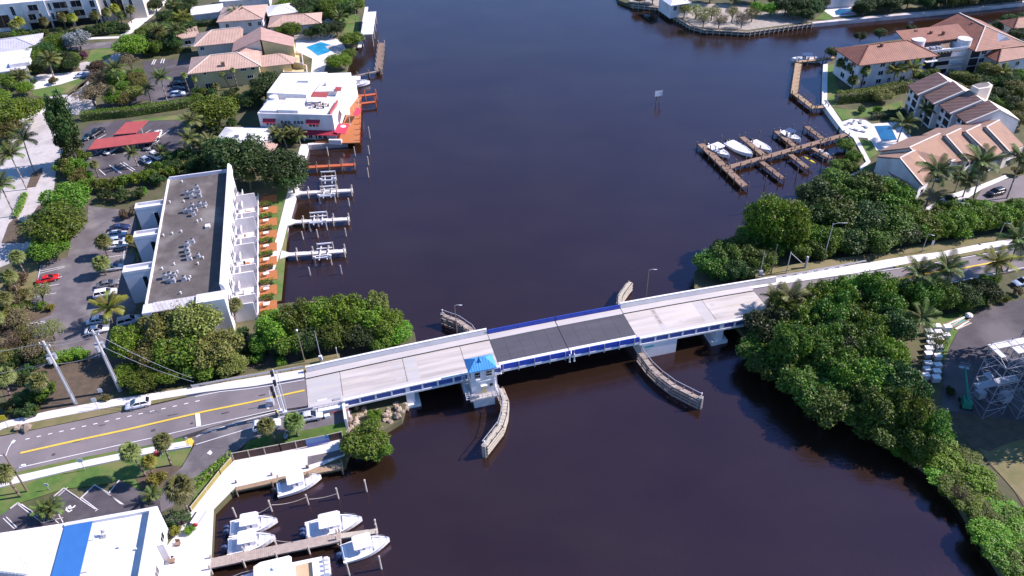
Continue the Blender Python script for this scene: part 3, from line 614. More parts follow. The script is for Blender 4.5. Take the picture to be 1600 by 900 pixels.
# -------------------------------------------------- tender house
def BL(u, t, z=0): return BO + BU * u + BN * t + Vector((0, 0, z))
th = thing('tender_house', 'small white bridge tender house with bright blue hipped roof on the west pier', 'house', BL(-17.55, -6.75, 3.0), BA)
obj('platform', MB().b2(-2.7, 2.7, -2.5, 2.6, -.35, .0), 'concrete', th)
obj('support', MB().b2(-1.9, 1.9, -1.6, 2.2, -4.0, -.35), 'white_paint', th)
obj('wall', MB().b2(-2.15, 2.15, -1.25, 1.6, .0, 6.05), 'stucco', th)
obj('floor_band', MB().b2(-2.22, 2.22, -1.32, 1.66, 2.9, 3.08), 'white_paint', th)
rf = MB(); e0 = (-2.55, 2.55, -1.65, 2.0); zt = 6.05
rf.add([(e0[0], e0[2], zt), (e0[1], e0[2], zt), (e0[1], e0[3], zt), (e0[0], e0[3], zt), (-.85, .17, zt + 1.35), (.85, .17, zt + 1.35), (e0[0], e0[2], zt - .15), (e0[1], e0[2], zt - .15), (e0[1], e0[3], zt - .15), (e0[0], e0[3], zt - .15)],
       [(0, 1, 5, 4), (1, 2, 5), (2, 3, 4, 5), (3, 0, 4), (6, 7, 1, 0), (7, 8, 2, 1), (8, 9, 3, 2), (9, 6, 0, 3), (9, 8, 7, 6)])
rfo = obj('roof', rf, 'roof_blue', th)
for k in range(11):
    x = -2.3 + k * .46
    xt = max(-.85, min(.85, x)); f_ = 1 - max(0, (abs(x) - .85) / 1.7)
    obj('roof_seam', MB().bar((x, e0[2], zt + .03), (x, e0[2] + (1.82) * f_, zt + .03 + 1.35 * f_), .05, .06), 'roof_blue', rfo)
obj('dormer', MB().add([(-.45, -.55, zt + .8), (.15, -.55, zt + .8), (-.15, -.55, zt + 1.5), (-.45, .5, zt + .8), (.15, .5, zt + .8), (-.15, .5, zt + 1.5)], [(0, 1, 2), (1, 4, 5, 2), (3, 0, 2, 5)]), 'roof_blue', rfo)
for x in (-.95, 1.15):
    wn_ = obj('window', MB().b2(x - .5, x + .5, -1.31, -1.2, 4.1, 5.35), 'glass', th)
    obj('frame', MB().b2(x - .58, x + .58, -1.35, -1.27, 5.35, 5.45).b2(x - .58, x + .58, -1.35, -1.27, 4.0, 4.1).b2(x - .58, x - .5, -1.35, -1.27, 4.1, 5.35).b2(x + .5, x + .58, -1.35, -1.27, 4.1, 5.35).b2(x - .5, x + .5, -1.34, -1.28, 4.68, 4.76), 'white_paint', wn_)
    w2 = obj('window', MB().b2(-2.2, -2.1, -.6 + x * .55, .25 + x * .55, 4.1, 5.35), 'glass', th)
    obj('window', MB().b2(2.1, 2.2, -.6 + x * .55, .25 + x * .55, 4.1, 5.35), 'glass', th)
obj('air_conditioner', MB().b2(-1.35, -.55, -1.75, -1.3, 3.55, 4.0), 'metal_white', th)
obj('door', MB().b2(-.35, .55, -1.3, -1.2, 0, 2.0), 'stucco_tan', th)
obj('door_hood', MB().b2(-.5, .7, -1.75, -1.25, 2.05, 2.2), 'white_paint', th)
obj('small_window', MB().b2(1.2, 1.75, -1.31, -1.2, 1.5, 2.1), 'glass', th)
rl = MB()
for a, b_ in (((-2.65, -2.45), (2.65, -2.45)), ((-2.65, -2.45), (-2.65, 2.4)), ((2.65, -2.45), (2.65, 2.4))):
    for h in (.55, 1.05): rl.bar((*a, h), (*b_, h), .06, .06)
    for k in range(6):
        x = a[0] + (b_[0] - a[0]) * k / 5; y = a[1] + (b_[1] - a[1]) * k / 5; rl.bar((x, y, 0), (x, y, 1.08), .06, .06)
obj('guard_rail', rl, 'galvanised', th)
st = MB()
for k in range(12): st.b2(-3.35, -2.72, -2.3 + k * .33, -2.0 + k * .33, .12 + k * .2, .18 + k * .2)
st.bar((-3.35, -2.3, 1.0), (-3.35, 1.8, 3.4), .05, .05).bar((-3.35, -2.3, .1), (-3.35, 1.8, 2.5), .07, .2).bar((-2.72, -2.3, .1), (-2.72, 1.8, 2.5), .07, .2)
obj('outside_stair', st, 'galvanised', th)
obj('equipment', MB().b2(-2.4, -1.7, -2.3, -1.7, 0, .8).b2(-1.5, -1.0, -2.2, -1.8, 0, .6), 'metal_grey', th)
obj('floodlight', MB().bar((2.2, -1, 4.3), (3.2, -1.5, 4.3), .06, .06).ball((3.25, -1.5, 4.25), .2), 'metal_white', th)
# -------------------------------------------------- timber fenders
def fender(name, label, uv, z, width, rail, mat_, dens=1.6, planks=True):
    P = [BL(u, t, z) for u, t in uv]
    f = thing(name, label, 'fender', (P[0].x, P[0].y, 0))
    # resample
    pts = [P[0]]; L = 0
    out = []
    for i in range(len(P) - 1):
        n = max(1, int((P[i + 1] - P[i]).length / dens))
        for k in range(n): out.append(P[i].lerp(P[i + 1], k / n))
    out.append(P[-1])
    for i, p in enumerate(out):
        d = (out[min(i + 1, len(out) - 1)] - out[max(i - 1, 0)]).normalized(); t = Vector((-d.y, d.x, 0))
        for sg in (-1, 1):
            q = p + t * sg * width / 2
            wobj('pile', MB().tube((q.x, q.y, -1.2), (q.x, q.y, z + (.25 if sg > 0 else .05)), .16, .15, 7), 'pile_wood', f)
    for i in range(len(out) - 1):
        a, b_ = out[i], out[i + 1]; d = (b_ - a).normalized(); t = Vector((-d.y, d.x, 0)); n = 4; l = (b_ - a).length / n
        for k in range(n):
            c = a.lerp(b_, (k + .5) / n) + Vector((0, 0, random.uniform(-.03, .03)))
            wobj('plank', MB().box((c.x, c.y, z + .06), (l * .9, width * random.uniform(.9, 1.06), .12), math.atan2(d.y, d.x)), mat_, f)
        for sg in (-1, 1):
            for zz in (z - .25, z - 1.0, z - 1.7):
                A = a + t * sg * (width / 2 + .2); B = b_ + t * sg * (width / 2 + .2)
                wobj('wale', MB().bar((A.x, A.y, zz), (B.x, B.y, zz), .18, .26), mat_, f)
    if rail:
        r = MB(); t0 = None
        for i in range(len(out) - 1):
            a, b_ = out[i], out[i + 1]; d = (b_ - a).normalized(); t = Vector((-d.y, d.x, 0)) * rail * width / 2
            r.bar(a + t + Vector((0, 0, 1.1)), b_ + t + Vector((0, 0, 1.1)), .09, .09)
            r.bar(a + t, a + t + Vector((0, 0, 1.1)), .08, .08)
        wobj('hand_rail', r, 'galvanised', f)
    return f, out
f1, o1 = fender('bridge_fender', 'pale timber fender walk curving away below the blue roofed tender house', [(-14.3, -7.2), (-14.2, -10.4), (-15.1, -13.2), (-16.5, -15.9), (-20.2, -19.6)], 2.4, .8, -1, 'timber_pale')
f2, o2 = fender('bridge_fender', 'weathered timber fender with long handrail curving from the east bascule pier towards the camera', [(13.7, -5.2), (14.1, -9.1), (14.9, -12), (16.2, -15.0), (19.4, -19.5)], 2.1, .8, 1, 'wood_grey')
f3, o3 = fender('bridge_fender', 'short curved timber fender on the far side of the bridge near the tender house', [(-15.4, 7.4), (-15.9, 10.4), (-17.8, 13.8), (-20.4, 16.3)], 2.2, .9, -1, 'wood_grey')
f4, o4 = fender('bridge_fender', 'short pale timber fender on the far side of the bridge at its east pier', [(14.9, 7.2), (15.2, 9.6), (16.2, 11.8), (18.2, 14.0), (19.9, 15.6)], 2.4, .75, 0, 'timber_pale')
for f_, o_ in ((f1, o1), (f2, o2), (f3, o3)):
    e_ = o_[-1]; mb = MB()
    for k in range(5):
        a = k * 1.257; mb.tube((e_.x + .36 * math.cos(a), e_.y + .36 * math.sin(a), -1), (e_.x + .32 * math.cos(a), e_.y + .32 * math.sin(a), 2.8), .16, .15, 7)
    wobj('end_dolphin', mb, 'pile_pale', f_)
    wobj('navigation_light', MB().tube((e_.x, e_.y, 2.6), (e_.x, e_.y, 3.6), .05).ball((e_.x, e_.y, 3.7), .17), 'metal_white', f_)
# ================================================================== buildings
def Z(ox, oy, s): return lambda x, y: (ox + x / s, oy + y / s)
def loc_of(th):
    """world point -> the thing's own axes"""
    a = th.rotation_euler[2]; o = th.location.copy()
    def f(p, z=None):
        d = Vector(p) - o; c, s = math.cos(a), math.sin(a)
        return Vector((d.x * c + d.y * s, -d.x * s + d.y * c, d.z if z is None else z))
    return f
def window(th, face, at, zc, w, h, W, D, frame='white_paint', glass='glass', bars=1, name='window', off=0.0):
    """face: S (y=0), N (y=D), E (x=W), Wt (x=0); at = centre along the face"""
    def bx(mb, a0, a1, z0, z1, p0, p1):
        if face == 'S': mb.b2(a0, a1, off - p1, off - p0, z0, z1)
        elif face == 'N': mb.b2(a0, a1, D + p0, D + p1, z0, z1)
        elif face == 'E': mb.b2(W + off + p0, W + off + p1, a0, a1, z0, z1)
        else: mb.b2(-p1 - off, -p0 - off, a0, a1, z0, z1)
        return mb
    g = obj(name, bx(MB(), at - w / 2, at + w / 2, zc - h / 2, zc + h / 2, -.1, .02), glass, th)
    fr = MB(); t = .09
    bx(fr, at - w / 2 - t, at + w / 2 + t, zc + h / 2, zc + h / 2 + t, -.05, .07); bx(fr, at - w / 2 - t, at + w / 2 + t, zc - h / 2 - t, zc - h / 2, -.05, .1)
    bx(fr, at - w / 2 - t, at - w / 2, zc - h / 2, zc + h / 2, -.05, .07); bx(fr, at + w / 2, at + w / 2 + t, zc - h / 2, zc + h / 2, -.05, .07)
    for k in range(bars):
        q = at - w / 2 + w * (k + 1) / (bars + 1); bx(fr, q - .04, q + .04, zc - h / 2, zc + h / 2, -.05, .05)
    obj('frame', fr, frame, g); return g
def hip_roof(x0, x1, y0, y1, ze, rise, ov=.5, axis='x', hipL=True, hipR=True):
    """hip or gable roof mesh over a rectangle"""
    x0 -= ov; x1 += ov; y0 -= ov; y1 += ov; t = .22
    if axis == 'x':
        h = (y1 - y0) / 2; cy = (y0 + y1) / 2; L = x0 + (h if hipL else 0); R = x1 - (h if hipR else 0)
        if R < L: L = R = (x0 + x1) / 2
        a, b_ = (L, cy, ze + rise), (R, cy, ze + rise)
        top = [(0, 1, 5, 4), (2, 3, 4, 5), (1, 2, 5), (3, 0, 4)]
    else:
        h = (x1 - x0) / 2; cx = (x0 + x1) / 2; L = y0 + (h if hipL else 0); R = y1 - (h if hipR else 0)
        if R < L: L = R = (y0 + y1) / 2
        a, b_ = (cx, L, ze + rise), (cx, R, ze + rise)
        top = [(1, 2, 5, 4), (3, 0, 4, 5), (0, 1, 4), (2, 3, 5)]
    vs = [(x0, y0, ze), (x1, y0, ze), (x1, y1, ze), (x0, y1, ze), a, b_] + [(x0, y0, ze - t), (x1, y0, ze - t), (x1, y1, ze - t), (x0, y1, ze - t)]
    return MB().add(vs, top + [(6, 7, 1, 0), (7, 8, 2, 1), (8, 9, 3, 2), (9, 6, 0, 3), (9, 8, 7, 6)])
def ridge_caps(th, parent, pts, m, w=.3):
    for a, b_ in pts: obj('ridge_cap', MB().bar(Vector(a) + Vector((0, 0, .08)), Vector(b_) + Vector((0, 0, .08)), w, .14), m, parent)
def slab(pts, t=.25):
    n = len(pts); pts = [Vector(p) for p in pts]
    nz = sum((pts[i].x * pts[(i + 1) % n].y - pts[(i + 1) % n].x * pts[i].y) for i in range(n))
    if nz < 0: pts = pts[::-1]
    vs = pts + [p - Vector((0, 0, t)) for p in pts]
    return MB().add(vs, [tuple(range(n)), tuple(range(n, 2 * n))[::-1]] + [(i, n + i, n + (i + 1) % n, (i + 1) % n) for i in range(n)])
def under(pts, z0, inset=.93, drop=.28):
    """walls that follow a sloping roof piece"""
    c = sum((Vector(p) for p in pts), Vector()) / len(pts)
    return MB().prism([((p[0] - c.x) * inset + c.x, (p[1] - c.y) * inset + c.y, p[2] - drop) for p in pts], z0, 0.0)

# -------------------------------------------------- long grey-roofed condominium
a, ax, w, d = rect3((225, 471), (349, 451), (255, 276), 10.3); a.z = LZ
co = thing('apartment_block', 'long white apartment block with dark gravel flat roof on the left bank', 'apartment block', a, ax); W, D = 14.9, 49.9
LC = loc_of(co); RT = 7.95; PT = 9.1
obj('wall', MB().b2(0, W, 0, D, 0, RT), 'stucco', co)
obj('flat_roof', MB().b2(.3, W - .5, .3, D - .3, RT, RT + .06), 'roof_gravel', co)
obj('west_parapet', MB().b2(-.02, .3, -.02, D + .02, RT, RT + .55), 'stucco', co)
obj('north_parapet', MB().b2(.31, W - .01, D - .3, D + .02, RT, RT + .9), 'stucco_lav', co)
obj('east_parapet', MB().xprism([(W - .5, RT), (W + .25, RT), (W + .25, RT + 1.6), (W - .15, RT + 2.35), (W - .5, RT + 2.35)], -.02, D + .021), 'stucco', co)
pg = obj('pergola', MB().b2(1.4, 9.6, -2.6, -2.45, PT - 1.25, PT - 1.0).b2(1.4, 9.6, -.2, -.05, PT - 1.25, PT - 1.0), 'stucco', co)
for k in range(34): obj('pergola_slat', MB().b2(1.45 + k * .243, 1.56 + k * .243, -2.8, .3, PT - .99, PT - .8), 'stucco', pg)
obj('corner_block', MB().b2(-.3, 1.35, -2.9, -.03, 0, PT - .7), 'stucco_lav', co)
obj('corner_block', MB().b2(9.7, W + .2, -2.9, -.03, 0, PT - .35), 'stucco', co)
obj('corner_block_roof', MB().b2(10.1, W - .3, -2.5, -.3, PT - .35, PT - .3), 'stucco_lav', co)
obj('south_fin', MB().b2(10.2, 10.5, -4.6, -2.91, 0, 6.5), 'stucco', co)
for k, (fx, fy) in enumerate([(191, 426), (208, 371), (210, 326)]):
    q = LC(G(fx, fy, 9.4)); y0 = q.y; x0 = min(q.x, -3.6)
    tw = obj('stair_tower', MB().b2(x0, -.03, y0, y0 + 2.4, 0, 7.6), 'stucco_lav', co)  # shade on the white towers put into the stucco as lavender
    obj('tower_parapet', MB().b2(x0 - .02, -.035, y0 - .02, y0 + .25, 7.6, 8.25).b2(x0 - .02, -.035, y0 + 2.15, y0 + 2.42, 7.6, 8.25).b2(x0 - .02, x0 + .25, y0 + .25, y0 + 2.15, 7.6, 8.25), 'stucco', tw)
    g_ = obj('slot_window', MB().b2(x0 * .42, x0 * .42 + .9, y0 - .03, y0 + .05, 1.8, 6.4), 'glass', tw)
    if k == 1: continue
    obj('frame', MB().b2(x0 * .42 - .12, x0 * .42 - .001, y0 - .06, y0 + .02, 1.7, 6.5).b2(x0 * .42 + .901, x0 * .42 + 1.02, y0 - .06, y0 + .02, 1.7, 6.5), 'white_paint', g_)
for k in range(9):                                  # nine flats along the waterside
    y0 = .4 + k * 5.5
    obj('dividing_wall', MB().b2(W + .26, W + 4.6, y0 - .12, y0 + .12, 0, 4.3 if k % 2 == 0 else 2.4), 'stucco', co)
    obj('patio', MB().b2(W + .26, W + 4.7, y0 + .13, y0 + 5.37, .02, .28), 'concrete_pale', co)
    obj('upper_balcony', MB().b2(W + .26, W + 1.7, y0 + .4, y0 + 2.9, 3.1, 3.3).b2(W + 1.6, W + 1.72, y0 + .4, y0 + 2.9, 3.3, 4.2), 'stucco', co)
    window(co, 'E', y0 + 1.7, 4.6, 2.0, 1.9, W + .25, D); window(co, 'E', y0 + 3.6, 1.45, 2.6, 2.0, W + .25, D)
    obj('patio_fence', MB().b2(W + 4.72, W + 4.84, y0, y0 + 5.4, 0, 1.05), 'white_paint', co)
for k in range(10): window(co, 'Wt', 3 + k * 4.8, 5.2 if k % 2 else 2.4, 1.6, 1.3, W, D)
for k in range(3): window(co, 'S', 3 + k * 2.6, 4.6, 1.5, 1.4, W, D)
CT = thing('roof_air_conditioner', '', 'air conditioner')
obj('cabinet', MB().box((0, 0, .55), (.85, .85, .8)).b2(-.5, .5, -.5, .5, .02, .14), 'galvanised', CT)
obj('fan_ring', MB().tube((0, 0, .95), (0, 0, 1.12), .4, .4, 12), 'metal_grey', CT); obj('fan', MB().tube((0, 0, 1.121), (0, 0, 1.135), .33, .33, 12), 'black', CT)
acs = [[(292, 304), (302, 303), (311, 301), (300, 309), (312, 308), (308, 296)], [(290, 332), (298, 332), (301, 325), (303, 337), (313, 323), (321, 321), (306, 330)], [(293, 385), (293, 393), (295, 399), (301, 380), (310, 402), (296, 405)], [(259, 435), (266, 433), (273, 433), (264, 440), (271, 441), (288, 438)]]
first = True; names = ['farthest', 'second farthest', 'second nearest', 'nearest']
for ci, cl in enumerate(acs):
    for (x, y) in cl:
        p = G(x, y, 9.2); lb = 'grey air conditioner, %s from left in the %s gravel roof cluster' % (['first', 'second', 'third', 'fourth', 'fifth', 'sixth', 'seventh'][sorted(cl).index((x, y))], names[ci])
        o = dup(CT, (p.x, p.y, LZ + RT + .06), ax + random.uniform(-.1, .1), lb, 'air conditioners on the gravel roof', random.uniform(.9, 1.15))
for ch in list(CT.children): bpy.data.objects.remove(ch)
bpy.data.objects.remove(CT)
for (x, y) in ((266, 317), (288, 316), (309, 347), (284, 363), (270, 366), (323, 354), (318, 404), (300, 406), (273, 414), (254, 421), (310, 413), (278, 426), (283, 459), (322, 324), (315, 345), (256, 369), (285, 285), (300, 377), (296, 438), (298, 434)):
    q = LC(G(x, y, 9.2)); obj('roof_vent', MB().tube((q.x, q.y, RT + .06), (q.x, q.y, RT + .5), .13, .11, 8).tube((q.x, q.y, RT + .5), (q.x, q.y, RT + .62), .2, .16, 8), 'metal_white', co)
q = LC(G(325, 355, 9.2)); obj('roof_hatch', MB().b2(q.x - .5, q.x + .5, q.y - .6, q.y + .6, RT + .061, RT + .6), 'stucco', co)
# decks and hedge blocks by the condo are laid out in its own axes
def CW(x, y, z=0): return co.matrix_basis @ Vector((x, y, z))
for k in range(9):
    y0 = .4 + k * 5.5; L = [CW(W + 5.0, y0 + 1.5), CW(W + 8.6 + .08 * k, y0 + 1.5), CW(W + 8.6 + .08 * k, y0 + 5.0), CW(W + 5.0, y0 + 5.0)]
    dk = thing('timber_deck', 'orange timber deck behind the apartment block, number %s from the bridge end' % ['one', 'two', 'three', 'four', 'five', 'six', 'seven', 'eight', 'nine'][k], 'deck', L[0], ax, 'orange decks along the waterside lawn')
    for j in range(12): obj('plank', MB().b2(.02, 3.6 + .08 * k, j * .292 + .01, j * .292 + .27, .05, .2), 'wood_orange', dk)
    obj('step_rail', MB().bar((-.3, 3.9, .2), (2.0, 3.5, .9), .08, .12).bar((-.3, -.3, .2), (1.4, -.2, .8), .08, .12), 'wood_orange', dk)
# -------------------------------------------------- waterside restaurant
r5 = Z(400, 100, 6.925)
a, ax, w, d = rect3((403, 179), (520, 182), (431, 119), 8.5); a.z = LZ
re = thing('restaurant', 'white flat-roofed waterside restaurant with dark red awnings and roof terrace', 'restaurant', a, math.radians(-6.9)); LR = loc_of(re)
obj('wall', MB().prism([(0, 0), (21.4, 0), (19.6, 15), (20.6, 27.5), (-1.5, 25), (-1.0, 9)], 0, 7.2), 'stucco', re)
obj('parapet', MB().b2(-.05, 21.45, -.05, .3, 7.2, 7.75).b2(-.05, .3, .3, 8.8, 7.2, 7.75).b2(21.1, 21.45, .3, 8, 7.2, 7.75), 'stucco', re)
obj('upper_block', MB().prism([(-.8, 10.5), (11, 10), (12.6, 26), (-1.2, 24.5)], 7.2, 9.0), 'roof_white', re)
obj('upper_block', MB().prism([(12.61, 13), (18.6, 13.6), (19.6, 27), (12.62, 26)], 7.2, 8.6), 'roof_white', re)
obj('curved_bay', MB().b2(.4, 5.2, .9, 8.2, 7.2, 8.1), 'stucco_lav', re); obj('roof_room', MB().b2(5.5, 11.4, .9, 8.6, 7.2, 8.4), 'roof_white', re)
obj('roof_tank', MB().tube((1.6, 9.0, 7.2), (1.6, 9.0, 8.7), 1.3, 1.3, 16), 'roof_white', re)
obj('terrace_floor', MB().b2(11.7, 21, .4, 12.2, 7.2, 7.3), 'concrete_pale', re)
def awning(th, x0, x1, y, z, dep, drop, m='awning_red', nm='awning'):
    return obj(nm, slab([(x0, y, z), (x1, y, z), (x1, y - dep, z - drop), (x0, y - dep, z - drop)], .08), m, th)
awning(re, 1.2, 4.9, -.03, 6.2, 1.0, .9); awning(re, 13.6, 17.6, -.03, 6.2, 1.0, .9)
awning(re, 13.3, 18.0, 9.8, 10.0, 2.6, .35, 'carport_red'); awning(re, 18.3, 20.2, 15.2, 9.2, 1.8, .5, 'carport_red')
for x in (13.5, 17.8): obj('awning_post', MB().tube((x, 7.3, 7.3), (x, 7.3, 9.6), .06), 'metal_white', re)
for x in (6.6, 7.7, 8.6, 10.3, 11.3, 12.3): window(re, 'S', x, 5.2, .75, 1.0, 21.4, 27, bars=1)
for x0 in (2.2, 3.2, 4.1): window(re, 'S', x0, 4.7, .7, .9, 21.4, 27, bars=0)
for x0 in (14.6, 15.6, 16.6): window(re, 'S', x0, 4.5, .75, 1.0, 21.4, 27, bars=0)
obj('lower_awning', slab([(9.0, -.03, 3.0), (21.4, -.03, 3.0), (22.8, -1.6, 2.3), (9.0, -1.6, 2.3)], .1), 'awning_red', re)
obj('lower_awning', slab([(21.42, -1.0, 3.0), (24.6, -1.4, 2.7), (24.2, 4.6, 2.7), (21.2, 4.6, 3.0)], .1), 'awning_bright', re)
for x in (9.8, 11.2, 12.6, 14, 15.4, 16.8, 18.2): window(re, 'S', x, 1.3, 1.0, 1.7, 21.4, 27, bars=1)
obj('corner_kiosk', MB().b2(20.0, 23.6, -2.6, -1.7, 0, 1.4), 'stucco', re)
obj('terrace_canopy', slab([LR(G(*r5(*q), z_)) for q, z_ in (((855, 225), 6.3), ((985, 222), 5.6), ((1018, 545), 5.6), ((935, 548), 6.2), ((868, 440), 6.3))], .12), 'canvas_white', re)
for y in (7.8, 13, 18.2): obj('canopy_post', MB().tube((23.4, y, .3), (23.4, y, 4.15), .07), 'metal_white', re)
obj('side_awning', slab([(23.8, 10.4, 3.0), (25.2, 10.4, 2.5), (25.2, 14.8, 2.5), (23.8, 14.8, 3.0)], .1), 'awning_bright', re)
obj('red_rail', MB().b2(20.2, 20.5, 1.0, 9.0, 7.31, 8.0), 'carport_red', re)
for x, y in ((13.0, 6.4), (14.2, 5.2), (15.4, 6.0), (16.6, 5.0), (17.6, 6.3), (15.8, 7.2)):
    obj('terrace_table', MB().tube((x, y, 7.3), (x, y, 8.0), .06).tube((x, y, 8.0), (x, y, 8.06), .5, .5, 10), 'wood_grey', re)
    obj('terrace_chair', MB().b2(x + .55, x + .95, y - .2, y + .2, 7.3, 7.75).b2(x + .9, x + .95, y - .2, y + .2, 7.75, 8.2), 'black', re)
obj('skylight', MB().b2(6.0, 9.2, 18.2, 18.8, 9.0, 9.5), 'stucco_lav', re); obj('roof_vent', MB().b2(14.2, 14.8, 17, 17.6, 8.6, 9.2), 'metal_grey', re)
# orange deck round it
dkp = [r5(1140, 330), r5(1010, 335), r5(1005, 470), r5(945, 640), r5(905, 745), r5(800, 800), r5(640, 830), r5(640, 845), r5(980, 855), r5(1120, 850), r5(1135, 600), r5(1135, 420)]
P = [G(x, y, 1.7) for x, y in dkp]
dk = thing('waterfront_deck', 'broad orange-red boardwalk wrapped round the white restaurant', 'deck', (P[0].x, P[0].y, 0))
wobj('deck_boards', MB().prism([(p.x, p.y) for p in P], 1.45, 1.75), 'wood_orange', dk)
for k in range(9):
    p = G(*r5(1128, 360 + k * 58), 1.75); wobj('rail_post', MB().bar((p.x, p.y, .2), (p.x, p.y, 2.7), .16, .16), 'wood_red', dk)
    q = p - Vector((1.9, .05, 0)); wobj('deck_joint', MB().bar((p.x, p.y, 1.79), (q.x, q.y, 1.79), .09, .09), 'wood_brown', dk)
pf = [G(*r5(*q), 1.4) for q in ((520, 870), (975, 838), (975, 880), (540, 898))]
quay2 = thing('white_bulkhead', 'white ribbed bulkhead wall at the foot of the orange boardwalk', 'wall', (pf[0].x, pf[0].y, 0))
A, B = G(481, 226, 1.3), G(541, 221, 1.3)
wobj('cap', MB().bar(A, B, 1.1, .35), 'concrete_pale', quay2)
for k in range(22):
    p = A.lerp(B, (k + .5) / 22); wobj('sheet_pile', MB().box((p.x + .1, p.y - .62, .3), (1.05 if k % 2 else .6, .3, 1.5)), 'metal_grey', quay2)
for k, q in enumerate((r5(525, 830), r5(642, 820), r5(795, 820))):
    p = G(*q, 1.3); wobj('post', MB().tube((p.x, p.y, 1.3), (p.x, p.y, 2.9), .2, .2, 8), 'concrete_pale', quay2)
# low white roof behind the big fig tree
a, ax, w, d = rect3((334, 221), (410, 222), (362, 201), 5.0); a.z = LZ
hs = thing('low_house', 'low white metal-roofed house half hidden by trees beside the restaurant', 'house', a, ax)
obj('wall', MB().b2(.3, 13.4, .3, 8.5, 0, 3.5), 'stucco', hs); rf = obj('roof', hip_roof(0, 13.6, 0, 9, 3.5, 1.3, .2), 'roof_white', hs)
obj('red_lean_to', slab([(13.7, -1.5, 2.6), (17, -2.5, 2.2), (17, 2.0, 2.2), (13.7, 3.0, 2.6)], .15), 'roof_pink', hs)
for x in (5.2, 8.8): obj('skylight', MB().b2(x, x + 1.3, 2.0, 2.35, 4.1, 4.75), 'metal_grey', rf)
window(hs, 'S', 4, 2, 1.5, 1.2, 13.4, 8.5, off=.3)
# -------------------------------------------------- yellow villa with pink roofs
yb = Z(280, 30, 7.5)
a, ax, w, d = rect3((295.3, 114.7), (405.3, 102.7), (298.7, 90.7), 7.2); a.z = LZ
yh = thing('villa', 'large yellow villa with several pink tiled hipped roofs beside the pool', 'villa', a, ax); LY = loc_of(yh); w = 21.6; d = 13.2
obj('wall', MB().b2(.4, w - .4, .4, d - .4, 0, 6.0), 'stucco_tan', yh)
r_ = obj('roof', hip_roof(0, w, 0, d, 6.0, 2.6, .4), 'roof_pink', yh)
ridge_caps(yh, r_, [((-.4, -.4, 6), (6.6, 6.6, 8.6)), ((w + .4, -.4, 6), (w - 6.6, 6.6, 8.6)), ((6.6, 6.6, 8.6), (w - 6.6, 6.6, 8.6))], 'trim_cream')
obj('chimney', MB().b2(10.0, 11.1, 1.0, 1.9, 6.0, 8.0), 'wood_brown', yh)
for x, z_, ww, hh in ((4.6, 5.2, .6, .7), (16.4, 5.2, 1.7, .8), (19.3, 5.2, 1.1, .8), (18, 2.6, 1.8, 1.0), (11.6, 3.0, 1.7, .8), (5.0, 1.0, 2.3, 1.8)): window(yh, 'S', x, z_, ww, hh, w, d, off=.4, bars=2 if ww > 1.5 else 0)
obj('window_awning', slab([(10.4, .38, 4.3), (12.9, .38, 4.3), (12.9, -.3, 3.7), (10.4, -.3, 3.7)], .08), 'roof_pink', yh)
for y in (3, 7, 10): window(yh, 'E', y, 4.4, 1.6, 1.2, w - .4, d)
q0 = LY(G(304.7, 72, 7.2)); x0, y0 = q0.x, q0.y
obj('wall', MB().b2(x0 + .4, x0 + 13, y0 + .4, y0 + 11, 0, 6.0), 'stucco_cream', yh)
r_ = obj('roof', hip_roof(x0, x0 + 15, y0, y0 + 11.4, 6.0, 2.8, .4, hipR=False), 'roof_pink', yh)
ridge_caps(yh, r_, [((x0 - .4, y0 - .4, 6), (x0 + 5.7, y0 + 5.7, 8.8)), ((x0 + 5.7, y0 + 5.7, 8.8), (x0 + 15.4, y0 + 5.7, 8.8))], 'trim_cream')
for x, z_ in ((x0 + 2, 4.8), (x0 + 3.4, 1.6)): window(yh, 'S', x, z_, 1.2, 1.0, w, d, off=y0 + .4)
cw = [LY(G(*yb(*q), z_)) for q, z_ in (((615, 385), 7.2), ((950, 237), 11.0), ((950, 88), 11.0), ((640, 262), 7.2))]
obj('roof', slab(cw, .25), 'roof_pink_y', yh); obj('wall', under(cw, 0, .96), 'stucco_cream', yh)
ce = [LY(G(*yb(*q), z_)) for q, z_ in (((955, 240), 11.0), ((1345, 322), 8.2), ((1345, 212), 8.2), ((955, 90), 11.0))]
obj('roof', slab(ce, .25), 'roof_pink_y', yh); obj('wall', under(ce, 0, .96), 'stucco_yellow', yh)
cr = [LY(G(*yb(*q), z_)) for q, z_ in (((942, 562), 5.6), ((1318, 520), 5.6), ((1140, 402), 7.0), ((960, 425), 7.0))]
obj('roof', slab(cr, .22), 'roof_pink', yh); obj('wall', under(cr, 0, .95), 'stucco_yellow', yh)
cr = [LY(G(*yb(*q), z_)) for q, z_ in (((1325, 520), 5.6), ((1400, 455), 5.6), ((1200, 400), 7.0), ((1145, 400), 7.0))]
obj('roof', slab(cr, .22), 'roof_pink', yh)
cl = [LY(G(*yb(*q), z_)) for q, z_ in (((700, 385), 8.4), ((945, 540), 7.3), ((960, 385), 7.3), ((830, 310), 8.4))]
obj('roof', slab(cl, .22), 'roof_pink_y', yh)
for pts, z_ in ((((1290, 400), (1440, 420), (1455, 540), (1330, 520)), 4.4), (((1300, 520), (1495, 560), (1500, 640), (1225, 640), (1230, 590)), 3.0)):
    p = [LY(G(*yb(*q), z_)) for q in pts]; obj('terrace_block', MB().prism([(v.x, v.y) for v in p], 0, z_ - LZ), 'stucco_yellow', yh)
    for i in range(len(p)):
        A, B = p[i], p[(i + 1) % len(p)]; obj('terrace_parapet', MB().bar((A.x, A.y, z_ - LZ + .35), (B.x, B.y, z_ - LZ + .35), .25, .7), 'stucco_cream', yh)
p = [G(*q, 1.9) for q in (yb(1350, 225), yb(1640, 170))]
